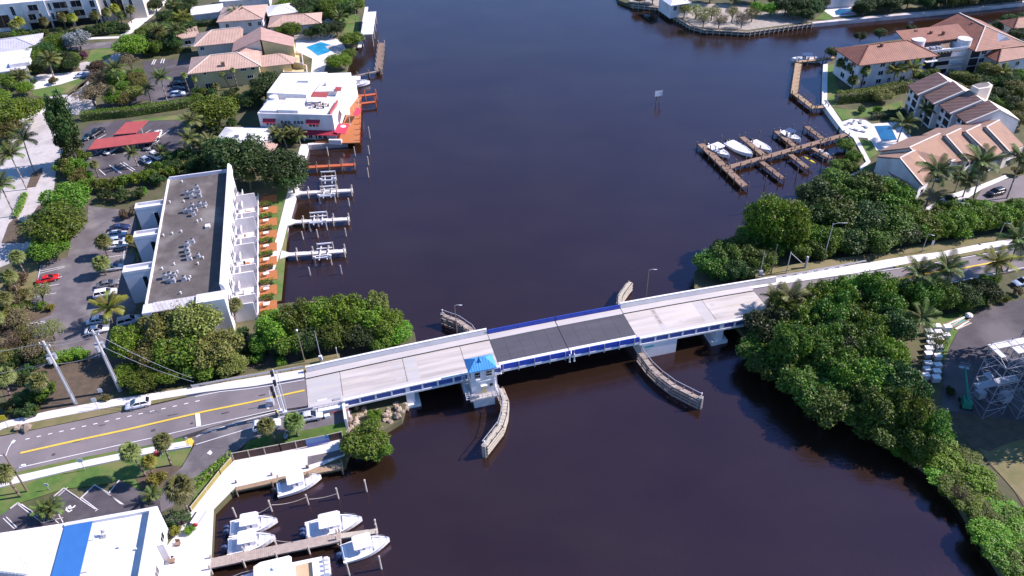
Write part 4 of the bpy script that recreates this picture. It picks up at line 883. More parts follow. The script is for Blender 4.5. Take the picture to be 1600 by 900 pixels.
gw = thing('garden_wall', 'cream garden wall along the back of the pool terrace', 'wall', (p[0].x, p[0].y, LZ)); wobj('panel', MB().bar((p[0].x, p[0].y, 1.9), (p[1].x, p[1].y, 1.9), .3, 1.6), 'stucco_cream', gw); wobj('coping', MB().bar((p[0].x, p[0].y, 2.75), (p[1].x, p[1].y, 2.75), .45, .12), 'trim_cream', gw)
# -------------------------------------------------- modern white block, top left
tb = Z(0, 0, 7.825)
a, ax, w, d = rect3((4, 8), (150, -4), (30, 0), 11.2); a.z = LZ
mo = thing('modern_block', 'white modern three-storey block with large dark windows at the top left', 'apartment block', a, math.radians(11)); LM = loc_of(mo)
obj('wall', MB().b2(-14, 6, 1.2, 20, 0, 10.0), 'stucco', mo); obj('wall', MB().b2(6.01, 14.2, 0, 20, 2.6, 10.4), 'stucco', mo); obj('wall', MB().b2(14.21, 32, .4, 20, 2.6, 10.2), 'stucco', mo)
obj('recessed_ground_floor', MB().b2(6.3, 31.6, 1.4, 19, 0, 2.6), 'recess_shade', mo); obj('wall', MB().b2(32.01, 48, 2.2, 20, 0, 9.6), 'stucco_cream', mo)  # shade under the overhang put into the ground floor's near-black colour
for x in (6.2, 14.2, 22, 31.7): obj('ground_pier', MB().b2(x - .25, x + .25, .2, .9, 0, 2.59), 'stucco', mo)
def mwin(x0, x1, z0, z1, off, rail):
    window(mo, 'S', (x0 + x1) / 2, (z0 + z1) / 2, x1 - x0, z1 - z0, 50, 20, 'metal_grey', 'glass', 1, off=off)
    if rail: obj('balcony_rail', MB().b2(x0 - .3, x1 + .3, off - .9, off - .02, z0 - .25, z0 - .1).b2(x0 - .3, x1 + .3, off - .92, off - .86, z0 - .1, z0 + .75), 'metal_grey', mo)
mwin(1.6, 2.7, 5.6, 8.8, 1.2, 0); mwin(1.6, 2.7, 2.2, 4.8, 1.2, 0); mwin(-5, 0, 1.5, 6, 1.2, 0)
mwin(8.2, 11.4, 6.6, 9.2, 0, 1); mwin(7.2, 9.6, 3.2, 5.8, 0, 1); mwin(11.0, 11.8, 4.2, 5.8, 0, 0)
mwin(15.0, 15.8, 6.6, 9.2, .4, 0); mwin(15.0, 15.8, 3.1, 5.5, .4, 0); mwin(16.8, 21.6, 6.5, 9.3, .4, 1); mwin(16.8, 21.2, 3.1, 5.8, .4, 1); mwin(23.0, 26.6, 6.5, 9.3, .4, 1); mwin(23.2, 26.8, 3.1, 5.8, .4, 1); mwin(29.6, 31.2, 6.4, 8.8, .4, 0); mwin(29.6, 31.2, 3.4, 5.6, .4, 0)
mwin(34, 35, 5, 8, 2.2, 0); mwin(36.5, 40.5, 3, 8, 2.2, 1); mwin(43, 44, 5, 8, 2.2, 0)
# -------------------------------------------------- plain white houses
def house(label, A, B, C, ze, rise, roof='roof_white', wall='stucco', axis='x', ov=.4, hip=True, wins=(), name='house', dmul=1.0):
    a, ax, w, d = rect3(A, B, C, ze); a.z = LZ; d *= dmul
    t = thing(name, label, 'house', a, ax)
    obj('wall', MB().b2(.2, w - .2, .2, d - .2, 0, ze - LZ), wall, t)
    r = obj('roof', hip_roof(0, w, 0, d, ze - LZ, rise, ov, axis, hip, hip) if rise else MB().b2(-ov, w + ov, -ov, d + ov, ze - LZ, ze - LZ + .3), roof, t)
    if rise and hip:
        h = (d + 2 * ov) / 2; ridge_caps(t, r, [((-ov, -ov, ze - LZ), (h - ov, d / 2, ze - LZ + rise)), ((w + ov, -ov, ze - LZ), (w + ov - h, d / 2, ze - LZ + rise)), ((h - ov, d / 2, ze - LZ + rise), (w + ov - h, d / 2, ze - LZ + rise))], roof, .25)
    for f, at, z, ww, hh in wins: window(t, f, at, z, ww, hh, w - .2, d - .2, off=.2 if f == 'S' else 0)
    return t
house('pale seamed-roof bungalow among palms at the left edge', (-40, 88), (60, 74), (-36, 66), 5.2, 2.0, 'roof_lav_seam', wins=[('S', 20, 2, 1.6, 1.2), ('S', 12, 2, 1.6, 1.2)])
lh = house('white flat-roofed house with rooftop box at the left edge below the seamed roof', (-60, 122), (38, 108), (-60, 92), 6.0, 0, 'stucco_lav', wins=[('S', 18, 2, 1.6, 1.2), ('E', 3, 2.5, 1.4, 1.4)])
obj('roof_box', MB().b2(14, 20, 2, 6, 5.1, 6.2), 'roof_white', lh)
house('white hip-roofed house behind the villa, left of its tall palm', (340, 34), (410, 29), (346, 12), 6.4, 2.2, 'roof_pink', wins=[('S', 3, 3.4, 1.1, 1.3), ('S', 11, 3.4, 1.1, 1.3), ('S', 14.5, 3.4, 1.1, 1.3)])
house('low white flat-roofed wing at the far left of the white houses', (300, 24), (348, 18), (304, 12), 5.0, 0, 'roof_white')
house('white house with covered porch and pale roof behind the villa', (420, 24), (463, 18), (424, 9), 6.0, 1.6, 'roof_white', wins=[('S', 2.6, 2.8, 2.6, 1.8), ('S', 6.8, 2.8, 1.8, 2.0)])
house('long pale pink-roofed bungalow ending by the dark pickup truck', (420, 42), (500, 36), (428, 25), 5.4, 1.9, 'roof_pink', wins=[('S', 14.5, 2.4, 1.0, 1.6), ('E', 3, 2.2, 1.2, 1.4)])
house('white low roof along the very top edge behind the villa', (344, 2), (420, -4), (350, -14), 5.5, 1.2, 'roof_white')
house('small white garage with pale flat roof left of the villa', (278, 62), (310, 57), (280, 47), 4.4, 0, 'roof_pink', wins=[('S', 3, 1.6, 2.0, 1.4)])
house('white house on the sandy point at the top', (1048, 8), (1078, 4), (1050, -8), 6.2, 1.8, 'roof_white', wins=[('S', 2, 3.5, 1.4, 1.5), ('S', 4.5, 3.5, 1.4, 1.5), ('S', 7, 3.5, 1.4, 1.5)])
house('pale house with steps behind the far pool at the top right', (1296, -6), (1350, -10), (1300, -26), 6, 1.8, 'roof_white')
house('terracotta-roofed building at the right edge beyond the tiled condominium', (1560, 96), (1660, 80), (1570, 72), 7.0, 2.4, 'roof_terracotta', 'stucco', wins=[('S', 3, 4, 1.4, 1.3), ('S', 8, 4, 1.4, 1.3)])
house('dark tiled roof peeping out at the far right edge', (1585, 44), (1660, 36), (1588, 30), 6.0, 2.0, 'roof_terracotta', 'stucco_cream')
# boat house
a, ax, w, d = rect3((563.5, 54), (582.5, 53), (565, 19), 4.6); 
bh = thing('boat_house', 'white flat-roofed boat shelter on posts at the left shore near the top', 'boat shelter', (a.x, a.y, 0), ax)
obj('roof', MB().b2(0, w, 0, d, 4.3, 4.6), 'roof_white', bh)
for x in (.3, w - .3):
    for k in range(4): obj('post', MB().tube((x, .4 + k * (d - .8) / 3, -1), (x, .4 + k * (d - .8) / 3, 4.3), .16), 'pile_pale', bh)
obj('jetty', MB().b2(-1.4, -.1, -3, d + 16, .9, 1.2), 'concrete_pale', bh)
# -------------------------------------------------- terracotta condominium on the right
a, ax, w, d = rect3((1343, 101), (1449, 87), (1305, 79), 9.2); a.z = LZ
rc = thing('tiled_condominium', 'three-storey white condominium with terracotta tiled hip roofs by the canal', 'apartment block', a, math.radians(11.8)); EZ = 8.0
obj('wall', MB().b2(.5, 22.6, .5, 12.6, 0, EZ - .05), 'stucco', rc); obj('wall', MB().b2(22.61, 40, 2.6, 13, 0, EZ - .3), 'stucco', rc); obj('wall', MB().b2(40.01, 56.5, .8, 22, 0, EZ - .05), 'stucco', rc)
r1 = obj('roof', hip_roof(0, 26, 0, 13, EZ, 3.0, .6), 'roof_terracotta', rc)
ridge_caps(rc, r1, [((-.6, -.6, EZ), (6.5, 6.5, EZ + 3)), ((26.6, -.6, EZ), (19.5, 6.5, EZ + 3)), ((6.5, 6.5, EZ + 3), (19.5, 6.5, EZ + 3))], 'roof_terracotta', .3)
r2 = obj('roof', slab([(20, 6.6, EZ + 1.6), (42, 6.6, EZ + 1.6), (42, 13.5, EZ + 3.4), (20, 13.5, EZ + 3.4)], .3), 'roof_terracotta', rc)
obj('roof', slab([(20, 13.5, EZ + 3.4), (42, 13.5, EZ + 3.4), (42, 19, EZ + .6), (20, 19, EZ + .6)], .3), 'roof_terracotta', rc)
r3 = obj('roof', hip_roof(39.5, 57.5, 0, 21, EZ, 3.5, .6, 'y', True, False), 'roof_terracotta_y', rc)
ridge_caps(rc, r3, [((38.9, -.6, EZ), (48.5, 9, EZ + 3.5)), ((58.1, -.6, EZ), (48.5, 9, EZ + 3.5)), ((48.5, 9, EZ + 3.5), (48.5, 21.6, EZ + 3.5))], 'trim_cream', .3)
obj('gable_dormer', MB().add([(47.5, 2.2, EZ + .4), (54.5, 2.2, EZ + .4), (51, 2.2, EZ + 2.4), (47.5, 7, EZ + .4), (54.5, 7, EZ + .4), (51, 7, EZ + 2.4)], [(0, 1, 2), (1, 4, 5, 2), (3, 0, 2, 5)]), ['stucco', 'roof_terracotta_y'], rc)
for x, y in ((24.6, 8.0), (38.4, 4.6)): obj('stair_drum', MB().tube((x, y, 0), (x, y, EZ + 2.3), 2.1, 2.1, 18), 'stucco', rc)
obj('roof_terrace', MB().b2(24.0, 38.6, 2.5, 6.5, EZ - .3, EZ - .05).b2(24.0, 38.6, 2.4, 2.6, EZ - .05, EZ + .5).b2(36, 38.6, 2.61, 6.4, EZ - .05, EZ + .9), 'roof_white', rc)
for k in range(5): obj('roof_unit', MB().b2(25 + k * 1.1, 25.8 + k * 1.1, 3.4, 4.4, EZ - .05, EZ + .8 + .3 * (k % 2)), 'metal_grey', rc)
for k in range(4): obj('solar_panel', MB().box((32 + k * .9, 5.2, EZ + .25), (.7, 2.2, .06), 0, .3), 'wood_brown', rc)
for k in range(9): obj('rafter_end', MB().b2(27.6 + k * 1.1, 27.9 + k * 1.1, 1.9, 2.55, EZ - .6, EZ - .35), 'wood_brown', rc)
for i, z_ in enumerate((1.6, 4.2, 6.8)):
    for x in (3.2, 8.4, 12.0, 16.6, 20.6): window(rc, 'S', x, z_, 1.6 if x != 12 else 1.0, 1.3, 56, 13, off=.5)
    for x in (43.5, 49, 53.5): window(rc, 'S', x, z_, 1.7, 1.3, 56, 13, off=.8)
    for y in (3.2, 7.5): window(rc, 'Wt', y, z_, 2.0, 1.5, 56, 13, off=-.5)
    obj('loggia', MB().b2(24.4, 27.2, 2.55, 2.7, z_ - 1.3, z_ + .9).b2(28.2, 33.4, 2.55, 2.7, z_ - 1.3, z_ + .9), 'recess_shade', rc)  # flat dark panels stand for the shade inside the loggias
    obj('balcony', MB().b2(24.2, 37.6, 1.2, 2.54, z_ - 1.5, z_ - 1.32), 'stucco', rc); obj('balcony_rail', MB().b2(28.0, 37.4, 1.2, 1.27, z_ - 1.32, z_ - .4), 'metal_grey', rc)
    obj('loggia', MB().b2(39.0, 42.0, .62, .79, z_ - 1.3, z_ + .9), 'recess_shade', rc)
for x, y in ((9.6, 5.0), (30, 10), (47, 13), (26, 12), (33.5, 8.8)): obj('roof_vent', MB().b2(x, x + .7, y, y + .7, EZ + 1.4, EZ + 3.4), 'roof_terracotta', rc)
# -------------------------------------------------- terraced town houses with stepped roofs
ta = Z(1380, 90, 7.2)
o = G(*ta(270, 600), LZ)
tA = thing('town_house_row', 'row of three-storey town houses with four stepped dark ribbed brown roofs', 'town houses', (o.x, o.y, LZ), math.radians(43)); LA = loc_of(tA)
ZE_, ZR = 8.6, 12.0
UN = [((275, 310), (385, 425), (740, 270), (610, 160)), ((440, 415), (565, 525), (915, 375), (785, 262)), ((625, 525), (750, 635), (1120, 480), (965, 362)), ((810, 635), (935, 740), (1315, 585), (1185, 475))]
EB = [(790, 250), (970, 360), (1130, 480), (1560, 715)]
for k, q in enumerate(UN):
    pts = [LA(G(*ta(*q[i]), (ZE_, ZE_, ZR, ZR)[i])) for i in range(4)]
    r = obj('roof', slab(pts, .3), 'roof_brown', tA)
    n = (pts[3] - pts[0]); n.z = 0; n.normalize()
    back = [pts[3], pts[2], pts[2] + n * 7 - Vector((0, 0, 3.6)), pts[3] + n * 7 - Vector((0, 0, 3.6))]
    obj('roof', slab(back, .3), 'trim_cream', tA)  # sunlight on the far slope put into the roof as a cream colour
    c = [pts[0] + n * .9, pts[1] + n * .9, pts[2] - Vector((0, 0, .0)), pts[3]]
    body = [(pts[0] + n * 1.0), (pts[1] + n * 1.0), pts[2], back[2] - n * .3, back[3] - n * .3, pts[3]]
    obj('wall', MB().prism([(v.x, v.y, v.z - .32 + (0.35 if i in (0, 1) else 0)) for i, v in enumerate(body)], 0, 0), 'stucco', tA)
    e = (pts[1] - pts[0]); L = Vector((e.x, e.y, 0)).length; eu = Vector((e.x, e.y, 0)).normalized()
    obj('verge_board', MB().bar(pts[1] + Vector((0, 0, .1)), pts[2] + Vector((0, 0, .1)), .5, .25), 'trim_cream', r)
    m_ = math.atan2(eu.y, eu.x)
    for i, z_ in enumerate((1.4, 3.75, 6.05)):
        for f, ww, mt in ((.18, 1.3, 'glass'), (.68, 2.6, 'recess_shade')):
            c_ = pts[0] + n * .97 + eu * (L * f); c_.z = z_
            if ww > 2: g_ = obj('loggia', MB().box(c_, (ww, .1, 1.85), m_), mt, tA); obj('balcony_front', MB().box(c_ - n * .1 + Vector((0, 0, -1.0)), (ww + .3, .12, .35), m_), 'white_paint', g_)  # loggia shade painted as a dark panel on the wall
            else: g_ = obj('window', MB().box(c_, (ww, .1, 1.2), m_), mt, tA); obj('frame', MB().box(c_ - n * .04 + Vector((0, 0, -.68)), (ww + .2, .14, .12), m_).box(c_ - n * .04 + Vector((0, 0, .68)), (ww + .2, .14, .12), m_), 'white_paint', g_)
ch = [LA(G(*ta(*q), 13.0)) for q in ((990, 330), (1080, 305), (1180, 290), (1230, 325), (1200, 350), (1075, 370))]
obj('lift_tower', MB().prism([(v.x, v.y) for v in ch], 5, 12.2), 'stucco_cream', tA); obj('lift_tower_roof', MB().prism([((v.x - ch[0].x) * .8 + ch[0].x + .6, (v.y - ch[0].y) * .8 + ch[0].y - .1) for v in ch], 12.21, 12.26), 'roof_gravel', tA)
tbz = Z(1350, 180, 6.4)
o = G(*tbz(590, 760), LZ)
tB = thing('town_house_row', 'row of cream town houses with stepped tan shingle roofs behind tall palms', 'town houses', (o.x, o.y, LZ), math.radians(30)); LB = loc_of(tB)
BR, BE = 9.6, 6.2
PC = [((360, 430), (510, 352), (700, 600), (590, 705)), ((455, 325), (760, 185), (985, 455), (640, 500)), ((820, 205), (970, 135), (1165, 400), (1050, 465)), ((1020, 165), (1165, 97), (1385, 365), (1290, 420)), ((1225, 120), (1355, 50), (1598, 300), (1455, 365))]
for k, q in enumerate(PC):
    dz = -.5 if k == 0 else .12 * k
    pts = [LB(G(*tbz(*q[i]), ((BR, BR, BE, BE)[i] + dz))) for i in range(4)]
    r = obj('roof', slab(pts, .3), 'roof_tan', tB)
    obj('ridge_cap', MB().bar(pts[0] + Vector((0, 0, .1)), pts[1] + Vector((0, 0, .1)), .35, .18), 'trim_cream', r)
    obj('verge_board', MB().bar(pts[0] + Vector((0, 0, .08)), pts[3] + Vector((0, 0, .08)), .3, .2), 'trim_cream', r)
    n = pts[0] - pts[3]; n.z = 0; n.normalize()
    back = [pts[1], pts[0], pts[0] + n * 6.5 - Vector((0, 0, 2.6)), pts[1] + n * 6.5 - Vector((0, 0, 2.6))]
    obj('roof', slab(back, .3), 'roof_tan_dark', tB)
    body = [pts[3] + n * .8, pts[2] + n * .8, pts[1], back[3] - n * .4, back[2] - n * .4, pts[0]]
    obj('wall', MB().prism([(v.x, v.y, v.z - .32) for v in body], 0, 0), 'stucco_cream' if k else 'stucco', tB)
    e = pts[2] - pts[3]; e.z = 0; L = e.length; e.normalize(); m_ = math.atan2(e.y, e.x)
    for f, z_ in ((.3, 3.6), (.7, 3.6), (.5, 1.2)):
        c_ = pts[3] + n * .77 + e * (L * f); c_.z = z_; g_ = obj('window', MB().box(c_, (1.5, .1, 1.3), m_), 'glass', tB); obj('frame', MB().box(c_ - n * .03 + Vector((0, 0, .72)), (1.7, .14, .12), m_).box(c_ - n * .03 + Vector((0, 0, -.72)), (1.7, .14, .12), m_), 'white_paint', g_)
lo = [LB(G(*tbz(*q), z_)) for q, z_ in (((225, 570), 4.2), ((320, 532), 4.6), ((500, 745), 4.6), ((415, 790), 4.2))]
obj('porch_roof', slab(lo, .25), 'roof_tan_dark', tB); obj('wall', under(lo, 0, .9), 'stucco_tan', tB)
obj('porch_verge', MB().bar(lo[0] + Vector((0, 0, .1)), lo[3] + Vector((0, 0, .1)), .35, .2), 'trim_cream', tB)
for q in ((905, 520), (1300, 440), (1520, 330)):
    c_ = LB(G(*tbz(*q), 3.6)); obj('garage_front', MB().box((c_.x, c_.y, 1.3), (4.6, 1.6, 2.6), 0), 'stucco_cream', tB)
c_ = LB(G(*tbz(850, 495), 5)); obj('roof_vent', MB().box((c_.x, c_.y, 4.6), (1.6, 1.6, 1.6)), 'stucco', tB)
# -------------------------------------------------- marina building, lower left
wb = Z(0, 720, 5)
a, ax, w, d = rect3((0, 838), (245, 794), (237, 900), 7.0); a.z = LZ
mb_ = thing('marina_building', 'white flat-roofed marina building with a bright blue roof strip at the lower left', 'building', a, math.radians(11)); LMB = loc_of(mb_); RZ = 5.6; XE = 22.2
xs = LMB(G(*wb(515, 490), 7)).x
obj('wall', MB().b2(xs + .01, XE, -30, 0, 0, RZ), 'stucco', mb_)
obj('front_parapet', MB().b2(xs + .01, XE, -.55, .05, RZ, RZ + .6), 'stucco', mb_); obj('east_parapet', MB().b2(XE - .75, XE + .05, -30, -.56, RZ, RZ + 1.35), 'stucco', mb_)
obj('flat_roof', MB().b2(xs + .02, XE - .76, -29.9, -.56, RZ, RZ + .05), 'roof_white', mb_)
for k in range(3): obj('roof_joint', MB().b2(XE - 2.2, XE - 2.12, -29 + k * 9.5, -20 + k * 9.5, RZ + .051, RZ + .09), 'metal_white', mb_)
x1 = LMB(G(*wb(722, 505), 7)).x
obj('blue_roof_strip', MB().b2(xs + .1, x1, -29.8, -.4, RZ + .36, RZ + .5), 'strip_blue', mb_)
obj('seamed_roof', slab([(xs, .3, RZ + .2), (xs, -30, RZ + .2), (-14, -30, RZ + 1.2), (-14, .3, RZ + 1.2)], .3), 'roof_white', mb_)
for k in range(26): obj('roof_rib', MB().bar((xs - .5 - k * .9, .25, RZ + .24 + k * .9 / (xs + 14)), (xs - .5 - k * .9, -12, RZ + .24 + k * .9 / (xs + 14)), .06, .07), 'metal_white', mb_)
obj('wall', MB().b2(-14, xs, -30, 0, 0, RZ - .1), 'stucco', mb_)
g3 = [LMB(G(*wb(*q), 7.6)) for q in ((0, 765), (130, 740), (240, 825), (225, 905), (0, 905))]
obj('entrance_gable', slab([(v.x, v.y, RZ + 1.5 + (.9 if i in (0, 4) else 0)) for i, v in enumerate(g3)], .5), 'roof_white_seam', mb_)
for q in ((745, 580), (690, 830)):
    c_ = LMB(G(*wb(*q), 7)); obj('roof_hatch', MB().box((c_.x - .6, c_.y, RZ + .2), (1.1, 1.6, .3)), 'roof_white', mb_)
c_ = LMB(G(*wb(805, 590), 7)); obj('satellite_mount', MB().tube((c_.x, c_.y, RZ), (c_.x, c_.y, RZ + 1.0), .05).tube((c_.x, c_.y, RZ + .9), (c_.x + .25, c_.y + .25, RZ + 1.15), .08, .4, 10).b2(c_.x - .4, c_.x + .4, c_.y - .3, c_.y + .3, RZ + .05, RZ + .2), 'metal_grey', mb_)
for q in ((930, 675), (1065, 690)): c_ = LMB(G(*wb(*q), 7)); obj('roof_vent', MB().tube((c_.x, c_.y, RZ), (c_.x, c_.y, RZ + .45), .15), 'metal_white', mb_)
obj('buttress', MB().b2(XE + .06, XE + 1.0, -5.6, -5.2, 0, 4.2).b2(XE + .06, XE + 1.2, -16, -15.6, 0, 4.0), 'stucco', mb_)
for y in (-3, -9, -12.5): window(mb_, 'E', y, 2.4, 1.6, 1.5, XE, 0)
for x in (xs + 3, xs + 7, xs + 11): window(mb_, 'N', x, 2.6, 1.6, 1.5, XE, 0)
# -------------------------------------------------- red car ports
def carport(label, A, B, C, z, ext=0):
    a, ax, w, d = rect3(A, B, C, z); t = thing('carport', label, 'carport', (a.x, a.y, LZ), ax, 'red car ports')
    obj('roof', slab([(0, 0, z - LZ - .3), (w, 0, z - LZ - .3), (w + ext, d, z - LZ + .3), (ext, d, z - LZ + .3)], .25), 'carport_red', t)
    for x in (.4, w / 3, 2 * w / 3, w - .4):
        obj('post', MB().tube((x + ext * .5, d / 2, 0), (x + ext * .5, d / 2, z - LZ - .2), .09, .09, 8), 'metal_white', t)
    return t
carport('longer red car port roof, nearest of the two in the shaded lot', (137, 232.5), (239, 219.5), (150, 219), 3.9, 1.5)
carport('shorter red car port roof behind the longer one', (177, 209), (212, 206), (190, 193), 3.9, 2.2)
# -------------------------------------------------- white equipment house beside the abutment
p = G(502, 662, 2.0)
eq = thing('equipment_shed', 'low white flat-roofed equipment shed against the bridge abutment', 'shed', (p.x, p.y, 2.0), BA)
obj('wall', MB().b2(0, 5.0, 1.3, 4.0, 0, 1.75), 'stucco', eq); obj('roof', MB().b2(-.15, 5.15, 1.15, 4.1, 1.75, 1.9), 'roof_white', eq); obj('roof_unit', MB().b2(2.6, 4.0, 2.8, 3.3, 1.91, 2.2), 'metal_grey', eq)
obj('plinth', MB().b2(-.1, 5.1, -.4, 1.14, 0, .6), 'concrete', eq); obj('cabinet', MB().b2(.8, 1.7, .1, .8, .61, 1.4), 'metal_white', eq); obj('railing', MB().bar((2.0, .9, 1.3), (5, .9, 1.3), .08, .08).bar((2.0, .9, .6), (2.0, .9, 1.3), .06, .06).bar((3.5, .9, .6), (3.5, .9, 1.3), .06, .06), 'red_paint', eq)
# ================================================================== docks, piles, boats
def depth_at(x, y, z=0): 
    d = _r * ((x - 800) / FPX) + _d * ((y - 450) / FPX) + _f; return (CAM_H - z) / -d.z
def height_of(base, top, z0):
    """height of a thing whose foot and head are seen at these two pixels"""
    B = G(*base, z0); lo = (0, 1e9)
    for k in range(1, 260):
        h = k * .1; v = B + Vector((0, 0, h)) - Vector((0, 0, CAM_H)); py = 450 + FPX * v.dot(_d) / v.dot(_f)
        e = abs(py - top[1])
        if e < lo[1]: lo = (h, e)
    return lo[0]
PILE_ME = {}
def pile_at(parent, p, h, r=.16, m='pile_wood', cap=False, name='pile'):
    key = (round(h, 1), r, m, cap)
    if key not in PILE_ME:
        mb = MB().tube((0, 0, -1.5), (0, 0, h), r, r * .92, 8)
        if cap: mb.tube((0, 0, h), (0, 0, h + .22), r * 1.25, r * .4, 8)
        me = mb.data('pile'); me.materials.append(M[m]); PILE_ME[key] = me
    o = bpy.data.objects.new(name, PILE_ME[key]); COL.objects.link(o); o.rotation_euler[2] = random.uniform(0, 3)
    if parent: o.parent = parent; o.location = Vector((p[0], p[1], 0)) - parent.location
    else: o.location = (p[0], p[1], 0)
    return o
def boards(a, b_, w, z, step=.3, th=.1):
    """loose cross planks between two points"""
    d = b_ - a; L = d.length; d.normalize(); n = max(2, int(L / step)); mb = MB(); an = math.atan2(d.y, d.x)
    for k in range(n):
        c = a + d * (L * (k + .5) / n); mb.box((c.x, c.y, z - th / 2 + random.uniform(-.008, .008)), (L / n * .93, w * random.uniform(.985, 1.015), th), an)
    return mb
def dock(label, legs, z, m, pile_m='pile_wood', pile_up=1.0, gap=3.0, name='dock', pr=.16, piles=True, flare=False, cat='dock', start=.0):
    """legs = list of (pixel A, pixel B, width)"""
    o = G(*legs[0][0], z); t = thing(name, label, cat, (o.x, o.y, 0))
    for A, B, w in legs:
        a, b_ = G(*A, z), G(*B, z)
        bd = wobj('deck_boards', boards(a, b_, w, z), m, t); bd['kind'] = 'stuff'
        d = (b_ - a); L = d.length; d.normalize(); n = Vector((-d.y, d.x, 0))
        for s in (-1, 1):
            q0, q1 = a + n * s * (w / 2 - .12), b_ + n * s * (w / 2 - .12); wobj('stringer', MB().bar((q0.x, q0.y, z - .25), (q1.x, q1.y, z - .25), .14, .28), m, t)
        if piles:
            k = max(1, round(L / gap))
            for i in range(k + 1):
                for s in (-1, 1):
                    q = a + d * (start + (L - start - .2) * i / k) + n * s * (w / 2 + pr * .8); pile_at(t, q, z + pile_up + random.uniform(-.12, .12), pr, pile_m)
        if flare:
            q = a + d * 1.8; wobj('flare', MB().prism([(a + n * 1.7).to_tuple()[:2], (a - n * 1.7).to_tuple()[:2], (q - n * w / 2).to_tuple()[:2], (q + n * w / 2).to_tuple()[:2]], z - .2, z + .02), m, t)
    return t
ld = Z(430, 240, 4.7368)
mat('dock_white', (.66, .62, .60), .85, (.56, .52, .50), 1.2, 6)
dock('pale finger dock with two boat lifts, nearest the red finger dock', [(ld(140, 290), ld(572, 268), 1.3)], 1.35, 'dock_white', 'pile_pale', 1.1, 5.5, flare=True, start=3.6)
dock('pale finger dock in the middle of the three on the left bank', [(ld(95, 505), ld(548, 480), 1.3)], 1.35, 'dock_white', 'pile_pale', 1.1, 4.6, flare=True, start=3.6)
dock('pale finger dock nearest the bridge on the left bank', [(ld(40, 748), ld(520, 716), 1.3)], 1.35, 'dock_white', 'pile_pale', 1.1, 4.2, flare=True, start=3.6)
dock('bare red-painted finger dock below the restaurant', [(ld(212, 100), ld(592, 78), 1.3)], 1.3, 'wood_red', 'pile_wood', 1.0, 3.8)
dock('short red dock finger beside the restaurant boat', [(r5(1060, 350), r5(1305, 322), 1.3)], 1.5, 'wood_red', 'wood_red', 1.3, 4)
dock('lower short red dock finger beside the restaurant deck', [(r5(1135, 425), r5(1300, 405), 1.0)], 1.5, 'wood_red', 'wood_red', 1.2, 6)
dk7 = Z(490, 0, 8.18)
dock('weathered pinkish dock with davit arms on the left shore near the top', [(dk7(865, 545), dk7(825, 900), 1.9)], 1.4, 'wood_brown', 'pile_pale', .9, 4)
dock('thin footbridge to the weathered dock above the restaurant boat', [((541, 121), (594, 110), .8)], 1.4, 'wood_grey', 'pile_wood', 1.1, 4)
rm = Z(1060, 160, 5)
dock('brown timber marina dock with finger piers on the right side', [(rm(175, 322), rm(522, 655), 1.9), (rm(385, 507), rm(1315, 248), 1.7), (rm(497, 268), rm(680, 420), 1.5), (rm(765, 222), rm(935, 362), 1.5), (rm(1000, 185), rm(1150, 300), 1.4), (rm(650, 462), rm(815, 592), 1.4), (rm(875, 405), rm(1010, 512), 1.4), (rm(1050, 355), rm(1190, 432), 1.3)], 1.3, 'wood_brown', 'pile_wood', .95, 3.4)
ud = Z(1225, 70, 8.19)
dock('square tan timber dock round a blue basin at the tiled condominium', [(ud(165, 215), ud(655, 160), 1.5), (ud(185, 235), ud(130, 625), 2.0), (ud(140, 620), ud(390, 815), 1.7), (ud(380, 800), ud(555, 785), 1.5)], 1.3, 'wood_tan', 'pile_wood', 1.0, 3.2)
mz = Z(300, 720, 5)
dock('grey timber dock between the moored boats at the lower left', [(mz(145, 800), mz(1165, 592), 1.7)], 1.35, 'wood_grey', 'pile_pale', .8, 5.5)
dock('short timber landing extending the grey dock beside the outermost boat', [(mz(1130, 590), mz(1450, 545), .9)], 1.3, 'timber_pale', 'pile_pale', .9, 5)
dock('timber quay edge where the northernmost moored boat lies', [(mz(345, 205), mz(910, 85), 1.5), (mz(910, 85), mz(1180, 35), 1.3)], 1.32, 'wood_tan', 'pile_wood', .6, 5)
# free-standing mooring piles
def piles(label, group, cap, pts, m='pile_pale', r=.15):
    for k, (b_, hh) in enumerate(sorted(pts, key=lambda q: q[0][1])):
        p = G(*b_, 0); o = pile_at(None, p, hh, r, m, cap, 'mooring_pile'); tag(o, '%s, %s from the top' % (label, ['first', 'second', 'third', 'fourth', 'fifth', 'sixth', 'seventh', 'eighth', 'ninth', 'tenth', 'eleventh', 'twelfth'][k]), 'pile', group)
piles('plain pale mooring pile off the left bank docks', 'mooring piles off the left bank', False, [((578, 216), 3.6), ((577, 241), 2.6), ((576, 258), 2.6), ((576, 277), 2.8), ((546, 322), 2.3), ((513, 243), 2.6), ((555, 243), 2.7), ((474, 374), 2.2), ((497, 371), 2.3), ((541, 369), 2.3), ((485, 430), 2.2), ((534, 428), 2.4)])
piles('white-capped mooring pile in the lower left marina', 'capped piles of the lower left marina', True, [((573, 768), 2.9), ((589, 830), 2.9), ((596, 889), 3.2), ((425, 799), 2.7)])
piles('plain thin mooring pile in the lower left marina', 'plain piles of the lower left marina', False, [((529, 779), 2.7), ((482, 788), 2.5), ((369, 808), 2.4), ((546, 899), 3.2)])
piles('white-capped dark mooring pile round the right-hand marina dock', 'capped piles round the right marina', True, [((1195, 290), 2.8), ((1126, 224), 2.4), ((1185, 217), 2.4), ((1238, 206), 2.3), ((1227, 321), 3.0), ((1163, 334), 3.2), ((1244, 278), 2.8), ((1283, 262), 2.6), ((1301, 258), 2.4)], 'pile_wood')
